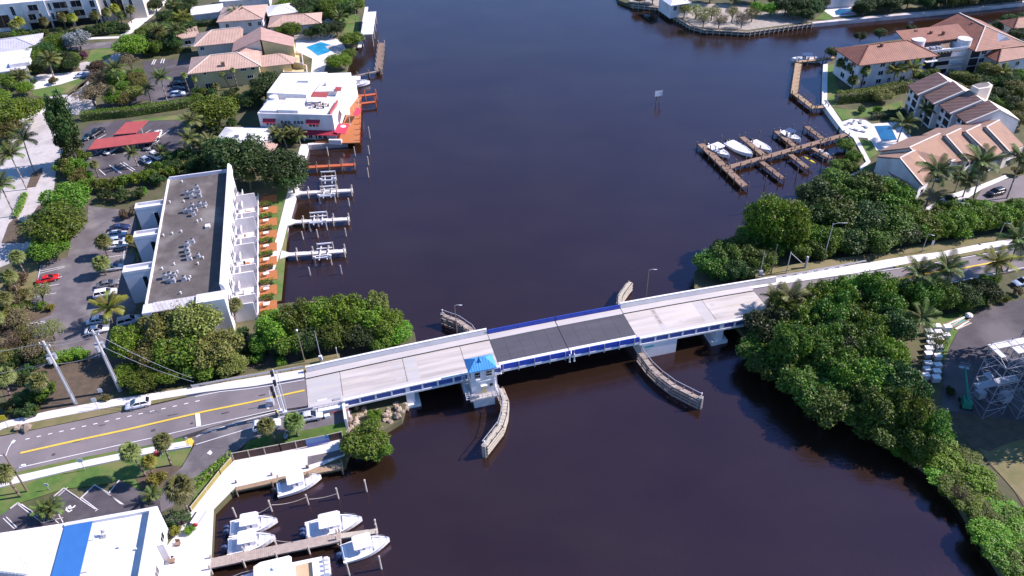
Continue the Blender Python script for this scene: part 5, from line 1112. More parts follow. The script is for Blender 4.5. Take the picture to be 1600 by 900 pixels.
# ropes between the lower-left piles
def rope(label, a, b_, za, zb, sag, parent=None):
    A, B = G(*a, za), G(*b_, zb); n = 7; pts = []
    for i in range(n + 1):
        q = A.lerp(B, i / n); q.z -= sag * 4 * (i / n) * (1 - i / n); pts.append(q)
    t = tag(obj('mooring_rope', MB().path(pts, .045, .045, 4), 'timber_pale'), label, 'rope'); return t
rope('slack rope between the capped pile and the middle thin pile of the marina', (424, 789), (480, 776), 2.2, 2.2, .5)
rope('rope between the two thin piles in the marina', (483, 780), (527, 771), 1.9, 2.2, .3)
rope('rope from the bow of the northern twin boat to its capped pile', (404, 802), (422, 791), 1.4, 2.2, .1)
rope('rope from the bow of the southern twin boat to the grey dock', (424, 843), (459, 847), 1.2, 1.5, .2)
# channel notice
p = G(1027.5, 161, 0); sg = thing('channel_sign', 'white notice board on two posts standing in the open water', 'sign', (p.x, p.y, 0), BA)
for x in (-.55, .55): obj('post', MB().tube((x, 0, -1), (x, 0, 3.4), .13, .12, 8), 'pile_wood', sg)
obj('board', MB().b2(-1.1, 1.1, -.2, -.14, 2.3, 4.0), 'metal_white', sg); obj('board_edge', MB().b2(-1.18, -1.1, -.24, -.1, 2.2, 4.1).b2(1.1, 1.18, -.24, -.1, 2.2, 4.1), 'white_paint', sg)
# boat lifts
def lift(label, A, B, C, z, ph):
    """A-B along the dock, C across: four posts, beams and cradle"""
    a, b_, c = G(*A, 0), G(*B, 0), G(*C, 0); t = thing('boat_lift', label, 'boat lift', (a.x, a.y, 0), 0, 'boat lifts on the left bank')
    d = b_ - a; n = c - a
    P = [a, b_, b_ + n, a + n]
    for q in P: pile_at(t, q, ph, .15, 'pile_pale')
    for i, j in ((0, 1), (3, 2)): wobj('top_beam', MB().bar((P[i].x, P[i].y, ph - .25), (P[j].x, P[j].y, ph - .25), .22, .3), 'metal_white', t)
    for f in (.25, .75):
        u, v = a + d * f, a + d * f + n; wobj('cradle_beam', MB().bar((u.x, u.y, z), (v.x, v.y, z), .2, .25), 'metal_white', t)
        for q in (u, v): wobj('cable', MB().tube((q.x, q.y, z), (q.x, q.y, ph - .3), .03), 'galvanised', t)
    for f in (.25, .75):
        u, v = a + n * f, a + n * f + d; wobj('bunk', MB().bar((u.x, u.y, z + .3), (v.x, v.y, z + .3), .25, .2), 'dock_white', t)
    for q in (P[0], P[1]): wobj('motor', MB().box((q.x, q.y, ph + .15), (.5, .4, .35)), 'metal_white', t)
lift('white boat lift on the far side of the finger dock nearest the red dock', ld(352, 268), ld(455, 262), ld(352, 205), 1.7, 3.0)
lift('white boat lift on the near side of the finger dock nearest the red dock', ld(335, 372), ld(448, 362), ld(345, 300), 1.6, 2.4)
lift('white boat lift on the middle finger dock', ld(262, 575), ld(385, 566), ld(270, 500), 1.7, 2.6)
lift('white boat lift on the finger dock nearest the bridge', ld(305, 835), ld(420, 824), ld(322, 730), 1.6, 2.5)
# -------------------------------------------------- boats
def hull_secs(L, B, floor, g0=.95, g1=1.45, flat=.0):
    S = []
    for k in range(12):
        f = k / 11; x = -L / 2 + L * f
        b_ = B / 2 * (1 - max(0, (f - .38) / .62) ** 2.1) * (.93 + .07 * min(1, f * 4)); b_ = max(b_, .04)
        g = g0 + (g1 - g0) * f ** 1.6; kl = -.35 + .9 * max(0, f - .72) / .28 * (1.0)
        fl = floor if f < .62 else floor + (g - .1 - floor) * min(1, (f - .62) / .2)
        i = min(.16, b_ * .5); c = b_ * .84; e = max(b_ - i, .01)
        S.append([(x, -b_, g), (x, -c, .15 + .3 * f ** 3), (x, 0, min(kl, g - .2)), (x, c, .15 + .3 * f ** 3), (x, b_, g), (x, e, g), (x, e * .97, fl), (x, -e * .97, fl), (x, -e, g)])
    return S
def console_boat(label, A, B, beam, ttop='white', engines=1, eng='boat_blue', z=0.0, group=None, cover=False, bow_seat=True):
    """A = stern pixel, B = bow pixel (both at deck height)"""
    a, b_ = G(*A, .9), G(*B, 1.1); d = b_ - a; d.z = 0; L = d.length; c = (a + b_) / 2
    t = thing('motor_boat', label, 'boat', (c.x, c.y, z), math.atan2(d.y, d.x), group)
    fl = .72; beam *= 1.3
    obj('hull', MB().loft(hull_secs(L, beam, fl)[::-1]), 'gel_white', t)
    k = L / 8
    obj('cockpit_floor', MB().b2(-L * .46, L * .1, -beam * .40, beam * .40, fl + .005, fl + .03), 'boat_floor', t)
    bs = [(L * .16, -beam * .34), (L * .30, -beam * .27), (L * .40, -beam * .12), (L * .40, beam * .12), (L * .30, beam * .27), (L * .16, beam * .34)]
    if bow_seat: obj('bow_cushion', MB().prism(bs, fl + .1, fl + .3), 'boat_floor', t)
    if cover:
        obj('boat_cover', MB().loft([[(x, -y, .95), (x, 0, 1.25 + .1 * math.sin(i)), (x, y, .95), (x, 0, .85)] for i, (x, y) in enumerate(((-L * .47, beam * .42), (-L * .2, beam * .45), (L * .1, beam * .44), (L * .3, beam * .3), (L * .45, beam * .08)))]), 'canvas_white', t)
    else:
        obj('console', MB().xprism([(-.2 * k, fl), (.95 * k, fl), (.8 * k, fl + .9), (.4 * k, fl + 1.15), (-.1 * k, fl + 1.1)], -.45, .45), 'gel_white', t)
        obj('windscreen', slab([(.42 * k, -.42, fl + 1.6), (.42 * k, .42, fl + 1.6), (.85 * k, .42, fl + .95), (.85 * k, -.42, fl + .95)], .04), 'glass', t)
        obj('helm_seat', MB().b2(-1.1 * k, -.6 * k, -.5, .5, fl, fl + .6).b2(-1.15 * k, -1.02 * k, -.5, .5, fl + .6, fl + 1.1), 'gel_white', t)
    obj('stern_bench', MB().b2(-L * .47, -L * .40, -beam * .33, beam * .33, fl, fl + .45), 'gel_white', t)
    if ttop:
        y = beam * .37; x0, x1 = -L * .24, L * .14
        obj('hard_top', MB().loft([[(x, -y * s, 2.45 + h), (x, y * s, 2.45 + h), (x, y * s, 2.55 + h), (x, -y * s, 2.55 + h)] for x, s, h in ((x0, .92, 0), (x0 + .3, 1, .03), (x1 - .4, 1, .03), (x1, .8, 0))]), 'canvas_white' if ttop == 'white' else 'boat_blue', t)
        for x in (x0 + .4, x1 - .5):
            for s in (-1, 1): obj('top_post', MB().tube((x, s * .5, fl), (x, s * y * .8, 2.46), .04), 'galvanised', t)
    for i in range(engines):
        y = (i - (engines - 1) / 2) * .75
        obj('outboard', MB().loft([[(-L / 2 - xx, y - .24 * s, z0), (-L / 2 - xx, y + .24 * s, z0), (-L / 2 - xx, y + .2 * s, z1), (-L / 2 - xx, y - .2 * s, z1)] for xx, s, z0, z1 in ((.02, .8, .5, 1.2), (.25, 1.1, .45, 1.4), (.65, 1, .5, 1.35), (.9, .6, .65, 1.15))]).b2(-L / 2 - .5, -L / 2 - .25, y - .08, y + .08, -.5, .6), eng, t)
    obj('bow_rail', MB().path([(L * .2, -beam * .43, 1.25), (L * .38, -beam * .24, 1.4), (L * .47, 0, 1.45), (L * .38, beam * .24, 1.4), (L * .2, beam * .43, 1.25)], .025), 'galvanised', t)
    return t
gm = 'boats moored in the lower left marina'
console_boat('white motor boat moored alone at the quay edge below the brown fence', mz(660, 225), mz(1008, 118), 2.6, 'white', 1, 'black', group=gm)
console_boat('upper of the twin white motor boats moored beside the quay', mz(292, 535), mz(666, 460), 2.5, 'white', 2, group=gm)
console_boat('lower of the twin white motor boats, against the grey dock', mz(275, 675), mz(650, 592), 2.5, 'white', 1, group=gm)
console_boat('large white motor boat with open blue-grey cockpit above the grey dock', mz(885, 555), mz(1328, 448), 2.9, 'white', 2, 'boat_blue', group=gm)
console_boat('outermost white motor boat at the end of the grey dock', mz(1170, 730), mz(1542, 608), 2.7, 'white', 1, group=gm)
gr_ = 'boats at the right marina dock'
console_boat('white boat with hard top nearest the outer pier of the right marina', rm(238, 335), rm(398, 420), 2.3, 'white', 1, group=gr_)
console_boat('largest white boat with broad cover in the right marina', rm(392, 305), rm(578, 412), 2.9, None, 2, 'black', cover=True, group=gr_)
console_boat('white boat under a cover beside the second finger of the right marina', rm(580, 300), rm(726, 382), 2.4, None, 1, 'black', cover=True, group=gr_)
console_boat('white boat with dark blue top at the third finger of the right marina', rm(800, 228), rm(955, 296), 2.3, 'blue', 1, group=gr_)
console_boat('small white dinghy on the near side of the right marina', rm(1090, 372), rm(1178, 425), 1.5, None, 0, group=gr_)
console_boat('white cruiser with grey canopy outside the square tan dock', (1279, 92), (1237, 92), 2.8, 'blue', 1, group=None)
console_boat('white yacht moored above the red docks beside the restaurant', r5(965, 215), r5(1232, 190), 3.4, 'white', 1)
ky = thing('kayak', 'yellow kayak lying on the dock finger of the right marina', 'kayak', G(*rm(1025, 455), 1.4), 0)
A, B = G(*rm(980, 428), 1.4), G(*rm(1072, 482), 1.4); an = math.atan2(B.y - A.y, B.x - A.x); L = (B - A).length; ky.rotation_euler[2] = an
obj('shell', MB().loft([[(x, -b_, .25), (x, -b_ * .6, .02), (x, b_ * .6, .02), (x, b_, .25), (x, 0, .34)] for x, b_ in ((-L / 2, .03), (-L * .3, .28), (0, .36), (L * .3, .28), (L / 2, .03))]), 'kayak_yellow', ky); obj('seat', MB().b2(-.5, .3, -.22, .22, .3, .36), 'black', ky)
# large cruiser at the bottom edge
a, b_ = G(505, 887, 1.2), G(325, 930, 1.4); d = b_ - a; L = d.length; c = (a + b_) / 2
cr = thing('cabin_cruiser', 'large white cabin cruiser with blue windscreen and four outboards at the bottom edge', 'boat', (c.x, c.y, 0), math.atan2(d.y, d.x)); Bm = 4.2
obj('hull', MB().loft(hull_secs(L, Bm, 1.0, 1.25, 1.8)[::-1]), 'gel_white', cr)
obj('foredeck', MB().prism([(.02 * L, -1.85), (.2 * L, -1.65), (.36 * L, -1.0), (.46 * L, -.25), (.46 * L, .25), (.36 * L, 1.0), (.2 * L, 1.65), (.02 * L, 1.85)], 1.3, 1.75), 'gel_white', cr)
obj('cabin', MB().loft([[(x, -y, 1.2), (x, y, 1.2), (x, y * .85, z1), (x, -y * .85, z1)] for x, y, z1 in ((-.2 * L, 1.6, 3.0), (.05 * L, 1.55, 3.0), (.17 * L, 1.3, 1.8))]), 'gel_white', cr)
for k in range(3):
    obj('windscreen', slab([(.065 * L, -1.25 + k * .85, 3.02), (.065 * L, -.45 + k * .85, 3.02), (.175 * L, -.42 + k * .75, 1.87), (.175 * L, -1.1 + k * .75, 1.87)], .05), 'glass_blue', cr)
obj('hard_top', MB().loft([[(x, -y, z_), (x, y, z_), (x, y, z_ + .16), (x, -y, z_ + .16)] for x, y, z_ in ((-.25 * L, 1.4, 3.5), (-.23 * L, 1.7, 3.55), (.02 * L, 1.7, 3.6), (.08 * L, 1.3, 3.5))]), 'gel_white', cr)
for s in (-1, 1):
    for x in (-.2, .0): obj('top_post', MB().tube((x * L, s * 1.4, 1.2), (x * L, s * 1.4, 3.55), .07), 'gel_white', cr)
obj('radar', MB().tube((-.1 * L, 0, 3.7), (-.1 * L, 0, 4.1), .3, .25, 10), 'gel_white', cr)
obj('cockpit_floor', MB().b2(-.40 * L, -.26 * L, -1.6, 1.6, 1.01, 1.06), 'boat_tan', cr); obj('aft_bench', MB().b2(-.44 * L, -.41 * L, -1.5, 1.5, 1.0, 1.6), 'gel_white', cr)
obj('deck_hatch', MB().b2(.24 * L, .28 * L, -.3, .3, 1.751, 1.8), 'glass', cr)
rr = MB().path([(.0, -1.95, 2.0), (.2 * L, -1.75, 2.3), (.36 * L, -1.1, 2.45), (.48 * L, 0, 2.5), (.36 * L, 1.1, 2.45), (.2 * L, 1.75, 2.3), (.0, 1.95, 2.0)], .03); obj('bow_rail', rr, 'galvanised', cr)
for i in range(4):
    y = -1.2 + i * .8
    obj('outboard', MB().loft([[(-L / 2 - xx, y - .26 * s, z0), (-L / 2 - xx, y + .26 * s, z0), (-L / 2 - xx, y + .2 * s, z1), (-L / 2 - xx, y - .2 * s, z1)] for xx, s, z0, z1 in ((.02, .8, .6, 1.5), (.3, 1.1, .5, 1.75), (.8, 1, .6, 1.7), (1.05, .6, .8, 1.4))]), 'gel_white', cr)
# timber bulkhead round the sandy point
bk = thing('timber_bulkhead', 'timber post bulkhead along the sandy point at the top', 'bulkhead', G(1100, 47, 0))
poly = [G(x, y, 1.2) for x, y in ((985, 8), (1028, 12.5), (1046, 22), (1080, 42), (1100, 47.5), (1168, 51.5), (1272, 37.5))]
for i in range(len(poly) - 1):
    a, b_ = poly[i], poly[i + 1]; n = max(1, int((b_ - a).length / 1.9))
    wobj('cap_beam', MB().bar((a.x, a.y, 1.35), (b_.x, b_.y, 1.35), .6, .3), 'wood_grey', bk); wobj('wale', MB().bar((a.x, a.y - .2, .6), (b_.x, b_.y - .2, .6), .25, .3), 'wood_grey', bk)
    for k in range(n):
        q = a.lerp(b_, (k + .5) / n); pile_at(bk, q - Vector((0, .25, 0)), 1.9, .17, 'pile_pale', name='post')
# ================================================================== vehicles
def make_car(kind):
    t = thing('parked_car', '', 'car')
    S = {'sedan': (4.7, 1.82, .78, .95, 1.42), 'suv': (4.75, 1.9, .95, 1.1, 1.72), 'hatch': (4.4, 1.8, .85, 1.0, 1.5), 'pickup': (5.6, 1.98, 1.0, 1.15, 1.82)}[kind]
    L, Wd, hood, belt, roof = S; h = L / 2; w = Wd / 2
    prof = [(-h, .45, .86), (-h + .12, .30, .94), (-h + .9, .26, 1.0), (0, .25, 1.0), (h - .9, .26, 1.0), (h - .15, .32, .92), (h, .45, .8)]
    tops = {'sedan': [.72, .92, .95, belt, hood + .08, hood - .04, .6], 'suv': [.95, 1.05, belt, belt, hood + .1, hood, .7], 'hatch': [.85, .98, belt, belt, hood + .06, hood - .06, .6], 'pickup': [1.0, 1.02, 1.02, belt, hood + .12, hood + .05, .75]}[kind]
    secs = []
    for (x, zb, s), zt in zip(prof, tops):
        ww = w * s; secs.append([(x, -ww * .9, zb), (x, ww * .9, zb), (x, ww, zb + .2), (x, ww, zt - .14), (x, ww * .9, zt), (x, -ww * .9, zt), (x, -ww, zt - .14), (x, -ww, zb + .2)])
    obj('body', MB().loft(secs), 'car_white', t, True)
    x0, x1, y0, y1 = {'sedan': (-1.75, 1.15, -1.0, .25), 'suv': (-2.2, 1.2, -1.95, .35), 'hatch': (-2.05, 1.25, -1.45, .3), 'pickup': (-.9, 1.35, -.6, .55)}[kind]
    zb = belt - .06
    cab = [(x0, -w * .9, zb), (x1, -w * .9, zb), (x1, w * .9, zb), (x0, w * .9, zb), (y0, -w * .72, roof - .06), (y1, -w * .72, roof - .06), (y1, w * .72, roof - .06), (y0, w * .72, roof - .06)]
    obj('cabin', MB().add(cab, [(0, 1, 5, 4), (1, 2, 6, 5), (2, 3, 7, 6), (3, 0, 4, 7), (4, 5, 6, 7)]), 'glass', t)
    obj('roof', MB().loft([[(y0 - .06, -w * .7, roof - .07), (y0 - .06, w * .7, roof - .07), (y0 - .06, w * .66, roof - .03), (y0 - .06, -w * .66, roof - .03)], [(y0 + .25, -w * .74, roof - .08), (y0 + .25, w * .74, roof - .08), (y0 + .25, w * .68, roof), (y0 + .25, -w * .68, roof)], [(y1 - .2, -w * .74, roof - .08), (y1 - .2, w * .74, roof - .08), (y1 - .2, w * .68, roof), (y1 - .2, -w * .68, roof)], [(y1 + .06, -w * .7, roof - .09), (y1 + .06, w * .7, roof - .09), (y1 + .06, w * .66, roof - .05), (y1 + .06, -w * .66, roof - .05)]]), 'car_white', t, True)
    pil = MB()
    for s in (-1, 1):
        for (bx, tx) in ((x0, y0), (x1, y1), ((x0 + x1) / 2 - .1, (y0 + y1) / 2)):
            pil.bar((bx, s * w * .9, zb), (tx, s * w * .725, roof - .06), .07, .1)
    o = obj('pillars', pil, 'car_white', t)
    if kind == 'pickup': obj('load_bed', MB().b2(-h + .25, x0 - .15, -w * .8, w * .8, 1.03, 1.04), 'black', t)
    for sx in (-h + .85, h - .95):
        for s in (-1, 1):
            wh = obj('wheel', MB().tube((sx, s * (w - .2), .33), (sx, s * (w + .01), .33), .33, .33, 12), 'rubber', t)
            obj('rim', MB().tube((sx, s * (w + .012), .33), (sx, s * (w + .02), .33), .2, .2, 8), 'galvanised', wh)
    for s in (-1, 1):
        obj('headlight', MB().box((h - .1, s * w * .68, .62), (.16, .32, .14)), 'metal_white', t); obj('tail_light', MB().box((-h + .03, s * w * .7, .72), (.1, .3, .16)), 'red_paint', t)
        obj('mirror', MB().box((y1 + .35, s * (w + .06), zb + .1), (.16, .16, .12)), 'car_white', t)
    return t
PROTO = {k: make_car(k) for k in ('sedan', 'suv', 'hatch', 'pickup')}
def car(label, kind, col, nose, tail, z=LZ + .02, group=None, width=None):
    """nose and tail pixels give place and heading"""
    a, b_ = G(*nose, z + .6), G(*tail, z + .6); c = (a + b_) / 2; d = a - b_
    o = dup(PROTO[kind], (c.x, c.y, z), math.atan2(d.y, d.x), label, group)
    for ch in o.children:
        if ch.name.split('.')[0] in ('body', 'roof', 'pillars', 'mirror'):
            ch.material_slots[0].link = 'OBJECT'; ch.material_slots[0].material = M['car_' + col]
    return o
car('white hatchback driving on the boulevard at the left', 'hatch', 'white', (197, 635), (234, 627), 1.66)
car('bright red car parked alone in the left car park', 'sedan', 'red', (90, 431.5), (59, 440))
g1 = 'cars parked beside the apartment block'
car('dark blue sedan farthest up the row beside the apartment block', 'sedan', 'navy', (199, 354), (175, 357), group=g1)
car('white sedan below the dark blue one beside the apartment block', 'sedan', 'silver', (196, 364), (168, 367), group=g1)
car('silver hatchback right above the empty bays beside the apartment block', 'hatch', 'lightblue', (195, 373.5), (172, 377), group=g1)
car('white sedan just above the empty bays beside the apartment block', 'sedan', 'white', (196, 381), (172, 384), group=g1)
car('silver car between the round palm and the lower stair tower', 'sedan', 'silver', (190, 416), (162, 420), group=g1)
car('dark grey sedan in the tree shadow beside the apartment block', 'sedan', 'grey', (184, 440), (152, 447), group=g1)
car('white estate car above the bright feather palm', 'suv', 'white', (183, 455), (146, 462), group=g1)
car('white car whose tail shows left of the bright feather palm', 'sedan', 'white', (170, 497), (138, 503), group=g1)
car('white car lowest in the row beside the apartment block', 'sedan', 'white', (168, 512), (135, 518), group=g1)
car('pale blue car in the shade between feather palm and apartment block', 'suv', 'silver', (214, 498), (190, 504), group=g1)
g2 = 'cars in the red carport lot'
car('dark green sedan left of the red car ports', 'sedan', 'green', (130, 218), (148, 207), group=g2)
car('black pickup just left of the shorter red car port', 'pickup', 'black', (160, 202), (142, 213), group=g2)
car('silver sedan parked under the longer red car port', 'sedan', 'silver', (166, 239), (180, 230), group=g2)
car('light blue-grey hatchback at the near corner of the carport lot', 'hatch', 'lightblue', (237, 256), (220, 246), group=g2)
car('white off-road car beside the light blue hatchback', 'suv', 'white', (254, 250), (234, 239), group=g2)
car('white car at the far right of the carport lot', 'suv', 'white', (249, 204), (244, 216), group=g2)
car('dark car tucked under the right end of the longer red car port', 'hatch', 'grey', (229, 232), (238, 224), group=g2)
g3_ = 'cars beside the yellow villa'
car('darkest of the three cars parked beside the yellow villa', 'sedan', 'black', (290, 128), (264, 132), group=g3_)
car('navy car between the dark and light ones beside the villa', 'sedan', 'navy', (290, 137), (264, 140), group=g3_)
car('light blue car nearest the camera beside the yellow villa', 'suv', 'lightblue', (291, 145), (264, 149.5), group=g3_)
car('silver car half under the trees on the driveway at the left', 'sedan', 'lightblue', (139, 115), (120, 119))
car('dark pickup truck by the lawn behind the pool', 'pickup', 'blue', (502, 36), (519, 32.5))
car('black car on the street before the cream town houses', 'suv', 'black', (1541, 305), (1571, 297))
car('white van-like car under the first turnout palm', 'suv', 'white', (437, 661), (397, 668), 3.0)
car('silver grey car parked next to the equipment shed', 'sedan', 'silver', (503, 646.5), (464, 654), 2.95)
car('small dark car by the far driveway at the top left', 'hatch', 'grey', (190, 44), (197, 39))
car('blue-grey car on the boulevard behind the right-hand trees', 'sedan', 'lightblue', (1586, 443), (1612, 437), 1.3)
for p in PROTO.values():
    for ch in list(p.children):
        for g in list(ch.children): bpy.data.objects.remove(g)
        bpy.data.objects.remove(ch)
    bpy.data.objects.remove(p)
# ================================================================== poles, lamps, signs, barriers
def util_pole(label, base, top, tr=True):
    h = height_of(base, top, LZ); p = G(*base, LZ); t = thing('utility_pole', label, 'utility pole', (p.x, p.y, LZ), 0)
    obj('shaft', MB().tube((0, 0, 0), (0, 0, h), .33, .2, 8), 'concrete_pole', t); obj('conduit', MB().tube((.36, 0, 0), (.3, 0, h * .62), .09, .09, 6).tube((-.36, .05, 0), (-.3, .05, h * .6), .07, .07, 6), 'metal_grey', t)
    obj('crossarm', MB().bar((-1.1, .3, h - .9), (1.1, -.3, h - .9), .12, .14), 'metal_grey', t)
    for s in (-1, 0, 1): obj('insulator', MB().tube((s * 1.0, -s * .27, h - .83), (s * 1.0, -s * .27, h - .45), .09, .06, 6), 'metal_white', t)
    if tr:
        for k in range(3): a = 1.2 + k * 1.6; obj('transformer', MB().tube((.62 * math.cos(a), .62 * math.sin(a), h * .70), (.62 * math.cos(a), .62 * math.sin(a), h * .70 + 1.2), .32, .32, 10), 'galvanised', t)
        obj('bracket', MB().bar((-1.0, 0, h * .78), (1.0, .2, h * .78), .1, .1), 'metal_grey', t)
    return t, Vector((p.x, p.y, LZ + h))
ua, TA = util_pole('tall concrete utility pole with transformers, left of the pair above the boulevard', (118, 631), (65, 533))
ub, TB_ = util_pole('tall concrete utility pole nearest the apartment car park, right of the pair', (188, 611), (148, 516))
def wire(name, label, a, b_, sag):
    n = 10; pts = []
    for i in range(n + 1): q = a.lerp(b_, i / n); q.z -= sag * 4 * (i / n) * (1 - i / n); pts.append(q)
    tag(obj(name, MB().path(pts, .035, .035, 4), 'metal_grey'), label, 'power line', 'overhead wires')
for k, (dz, lb) in enumerate(((-.4, 'top overhead wire between the two concrete utility poles'), (-1.2, 'upper middle overhead wire between the two concrete poles'), (-5.4, 'lower overhead wire between the two concrete poles'))):
    o_ = Vector((0, 0, dz)); wire('overhead_wire', lb, TA + o_, TB_ + o_, .5)
for k, (dz, lb) in enumerate(((-.4, 'top overhead wire leaving the left concrete pole to the left'), (-5.0, 'lower overhead wire leaving the left concrete pole to the left'))):
    wire('overhead_wire', lb, TA + Vector((0, 0, dz)), TA + Vector((-45, -9, dz)), .9)
far_ = G(300, 590, 9)
for k, (dz, lb) in enumerate(((-.4, 'upper wire running from the right concrete pole into the trees'), (-3.4, 'lower wire running from the right concrete pole into the trees'))):
    wire('overhead_wire', lb, TB_ + Vector((0, 0, dz)), Vector((far_.x, far_.y, 9 + dz * .3)), .8)
def mast(name, label, base, top, r=.1, m='galvanised', arm=None, head=True, z=LZ, cat='street lamp', extra=None):
    h = height_of(base, top, z); p = G(*base, z); t = thing(name, label, cat, (p.x, p.y, z))
    obj('shaft', MB().tube((0, 0, 0), (0, 0, h), r, r * .6, 8), m, t)
    if arm:
        A = BU * arm[0] + BN * arm[1]; obj('arm', MB().path([(0, 0, h - .25), (A.x * .5, A.y * .5, h + .1), (A.x, A.y, h + .1)], .05), 'galvanised', t)
        if head: obj('lamp_head', MB().loft([[(A.x * f - .16, A.y * f - .16, h + .12), (A.x * f + .16, A.y * f - .16, h + .12), (A.x * f + .16, A.y * f + .16, h - .02), (A.x * f - .16, A.y * f + .16, h - .02)] for f in (.95, 1.35)]), 'metal_white', t)
    elif head: obj('lamp_head', MB().ball((0, 0, h + .1), .22), 'metal_white', t)
    if extra: extra(t, h)
    return t
mast('street_lamp', 'bridge lamp pole beside the far fender left of the lifting span', (714, 520), (710, 477), .1, 'pole_wood', (.9, -.3), z=4.7)
mast('street_lamp', 'thin lamp pole on the far side of the bridge, right of the lifting span', (1009.6, 464), (1014, 421), .09, 'pole_wood', (1.0, -.3), z=4.7)
mast('utility_pole', 'brown wooden pole on the grass verge before the dark trees west of the bridge', (477, 569), (464, 517), .14, 'pole_wood', None, True, 2.5, 'utility pole')
mast('camera_mast', 'grey mast with control box at the west end of the far parapet', (503, 566), (494, 517), .08, 'galvanised', None, False, 3.0, 'mast', lambda t, h: obj('control_box', MB().box((0, -.2, 1.3), (.6, .45, 1.1)), 'metal_white', t))
mast('lamp_post', 'short white post by the far parapet west of the bridge', (528, 558), (526, 544), .07, 'metal_white', None, False, 3.4, 'post', lambda t, h: obj('post_cap', MB().ball((0, 0, h), .12), 'metal_white', t))
mast('street_lamp', 'tall street lamp with arm among the trees right of the bridge', (1286, 408), (1301, 349), .12, 'concrete_pole', (2.0, -.5), z=2.2)
mast('street_lamp', 'dark street lamp by the pavement against the black hedge shadow', (1440, 394), (1449, 366), .1, 'metal_grey', (.6, -.6), z=1.7)
mast('street_lamp', 'street lamp farthest right by the pavement below the hedge', (1558, 376), (1571, 348), .1, 'metal_grey', (.6, -.6), z=1.6)
mast('street_lamp', 'grey street lamp on the town house street beside the palms', (1483, 337), (1488, 316), .12, 'galvanised', (1.6, -.8))
mast('lattice_mast', 'slim grey mast with camera box at the east end of the far parapet', (1187, 431), (1193, 392), .09, 'galvanised', None, False, 3.6, 'mast', lambda t, h: obj('camera_box', MB().box((0, -.2, .9), (.8, .5, 1.2)).box((.5, -.2, .3), (.5, .4, .5)), 'galvanised', t))
mast('utility_pole', 'plain wooden pole among trunks right of the far parapet end', (1204, 430), (1216, 383), .13, 'pole_wood', None, False, 3.0, 'utility pole', lambda t, h: obj('pole_cap', MB().ball((0, 0, h), .14), 'pole_wood', t))
h0 = height_of((1228, 428), (1235, 394), 2.8); p = G(1228, 428, 2.8); q = G(1258, 419, 2.6)
bp_ = thing('braced_pole', 'grey pole with long diagonal brace and stub post beside the east guard rail', 'utility pole', (p.x, p.y, 2.8))
obj('shaft', MB().tube((0, 0, 0), (0, 0, h0), .12, .1, 8), 'galvanised', bp_); obj('brace', MB().tube((0, 0, h0 - .2), (q.x - p.x, q.y - p.y, .3), .09, .09, 6), 'galvanised', bp_); obj('stub_post', MB().tube((q.x - p.x, q.y - p.y, -.3), (q.x - p.x, q.y - p.y, 2.8), .28, .24, 8), 'concrete_pole', bp_)
p = G(43, 768, 1.3); h0 = height_of((43, 768), (7, 708), 1.3)
lp = thing('street_lamp', 'double-armed lamp pole at the lower left beside the palm', 'street lamp', (p.x, p.y, 1.3))
obj('shaft', MB().tube((0, 0, 0), (0, 0, h0), .17, .1, 8), 'pole_wood', lp)
for i, (dx, dy, zz) in enumerate(((-1.6, -.8, h0), (.5, 1.9, h0 - .2), (1.5, .2, h0 * .62))):
    ar = obj('arm', MB().path([(0, 0, zz - .6), (dx * .6, dy * .6, zz + .2), (dx, dy, zz + .4)], .05), 'metal_white', lp); obj('lamp_head', MB().box((dx * 1.15, dy * 1.15, zz + .38), (.6, .35, .16), math.atan2(dy, dx)), 'metal_white', ar)
def sign(label, base, top, face, m='metal_white', z=LZ, wd=.75, hh=.9, name='road_sign'):
    h = max(1.6, height_of(base, top, z)); p = G(*base, z); t = thing(name, label, 'sign', (p.x, p.y, z), face)
    obj('post', MB().tube((0, 0, 0), (0, 0, h), .05, .05, 6), 'galvanised', t); obj('plate', MB().b2(-wd / 2, wd / 2, -.08, -.04, h - hh, h), m, t); return t
sign('yellow warning sign at the left edge of the boulevard', (14, 669), (7, 649), .2, 'yellow_sign', 1.5, .95, 1.1)
sign('white sign near the pavement right of the left concrete pole', (154, 640), (149, 622), .25, z=1.5)
sign('white sign on the grass just above the pavement sign', (160, 618), (154, 607), .25)
sign('white sign on the near pavement across from the parked lawn', (133, 734), (123, 716), .2, z=1.5)
sign('small square white sign on the lawn by the angled parking', (77, 765), (74, 759), 0, z=1.35, wd=.6, hh=.6)
sign('white sign beside the far street lamp on the right', (1454, 390), (1458, 376), -.3, z=1.7, wd=.5, hh=1.2)
sign('white crossing post at the yellow kerb end', (296, 697), (285, 683), .25, z=1.6, wd=.4, hh=.6)
# guard rails
def guard(label, pts, zs):
    P = [G(x, y, z) for (x, y), z in zip(pts, zs)]; t = thing('guard_rail', label, 'guard rail', P[0])
    for i in range(len(P) - 1):
        a, b_ = P[i], P[i + 1]; wobj('beam', MB().bar(a + Vector((0, 0, .65)), b_ + Vector((0, 0, .65)), .12, .34), 'galvanised', t)
        n = max(1, int((b_ - a).length / 2))
        for k in range(n): q = a.lerp(b_, k / n); wobj('post', MB().box((q.x, q.y + .12, q.z + .35), (.16, .2, .9)), 'pole_wood', t)
guard('steel guard rail on wooden posts west of the far parapet', [(300, 607), (360, 596), (420, 586), (474, 577)], [2.2, 2.6, 3.1, 3.5])
guard('steel guard rail along the pavement east of the far parapet', [(1211, 436), (1260, 428), (1310, 419), (1352, 411)], [3.6, 3.2, 2.8, 2.4])
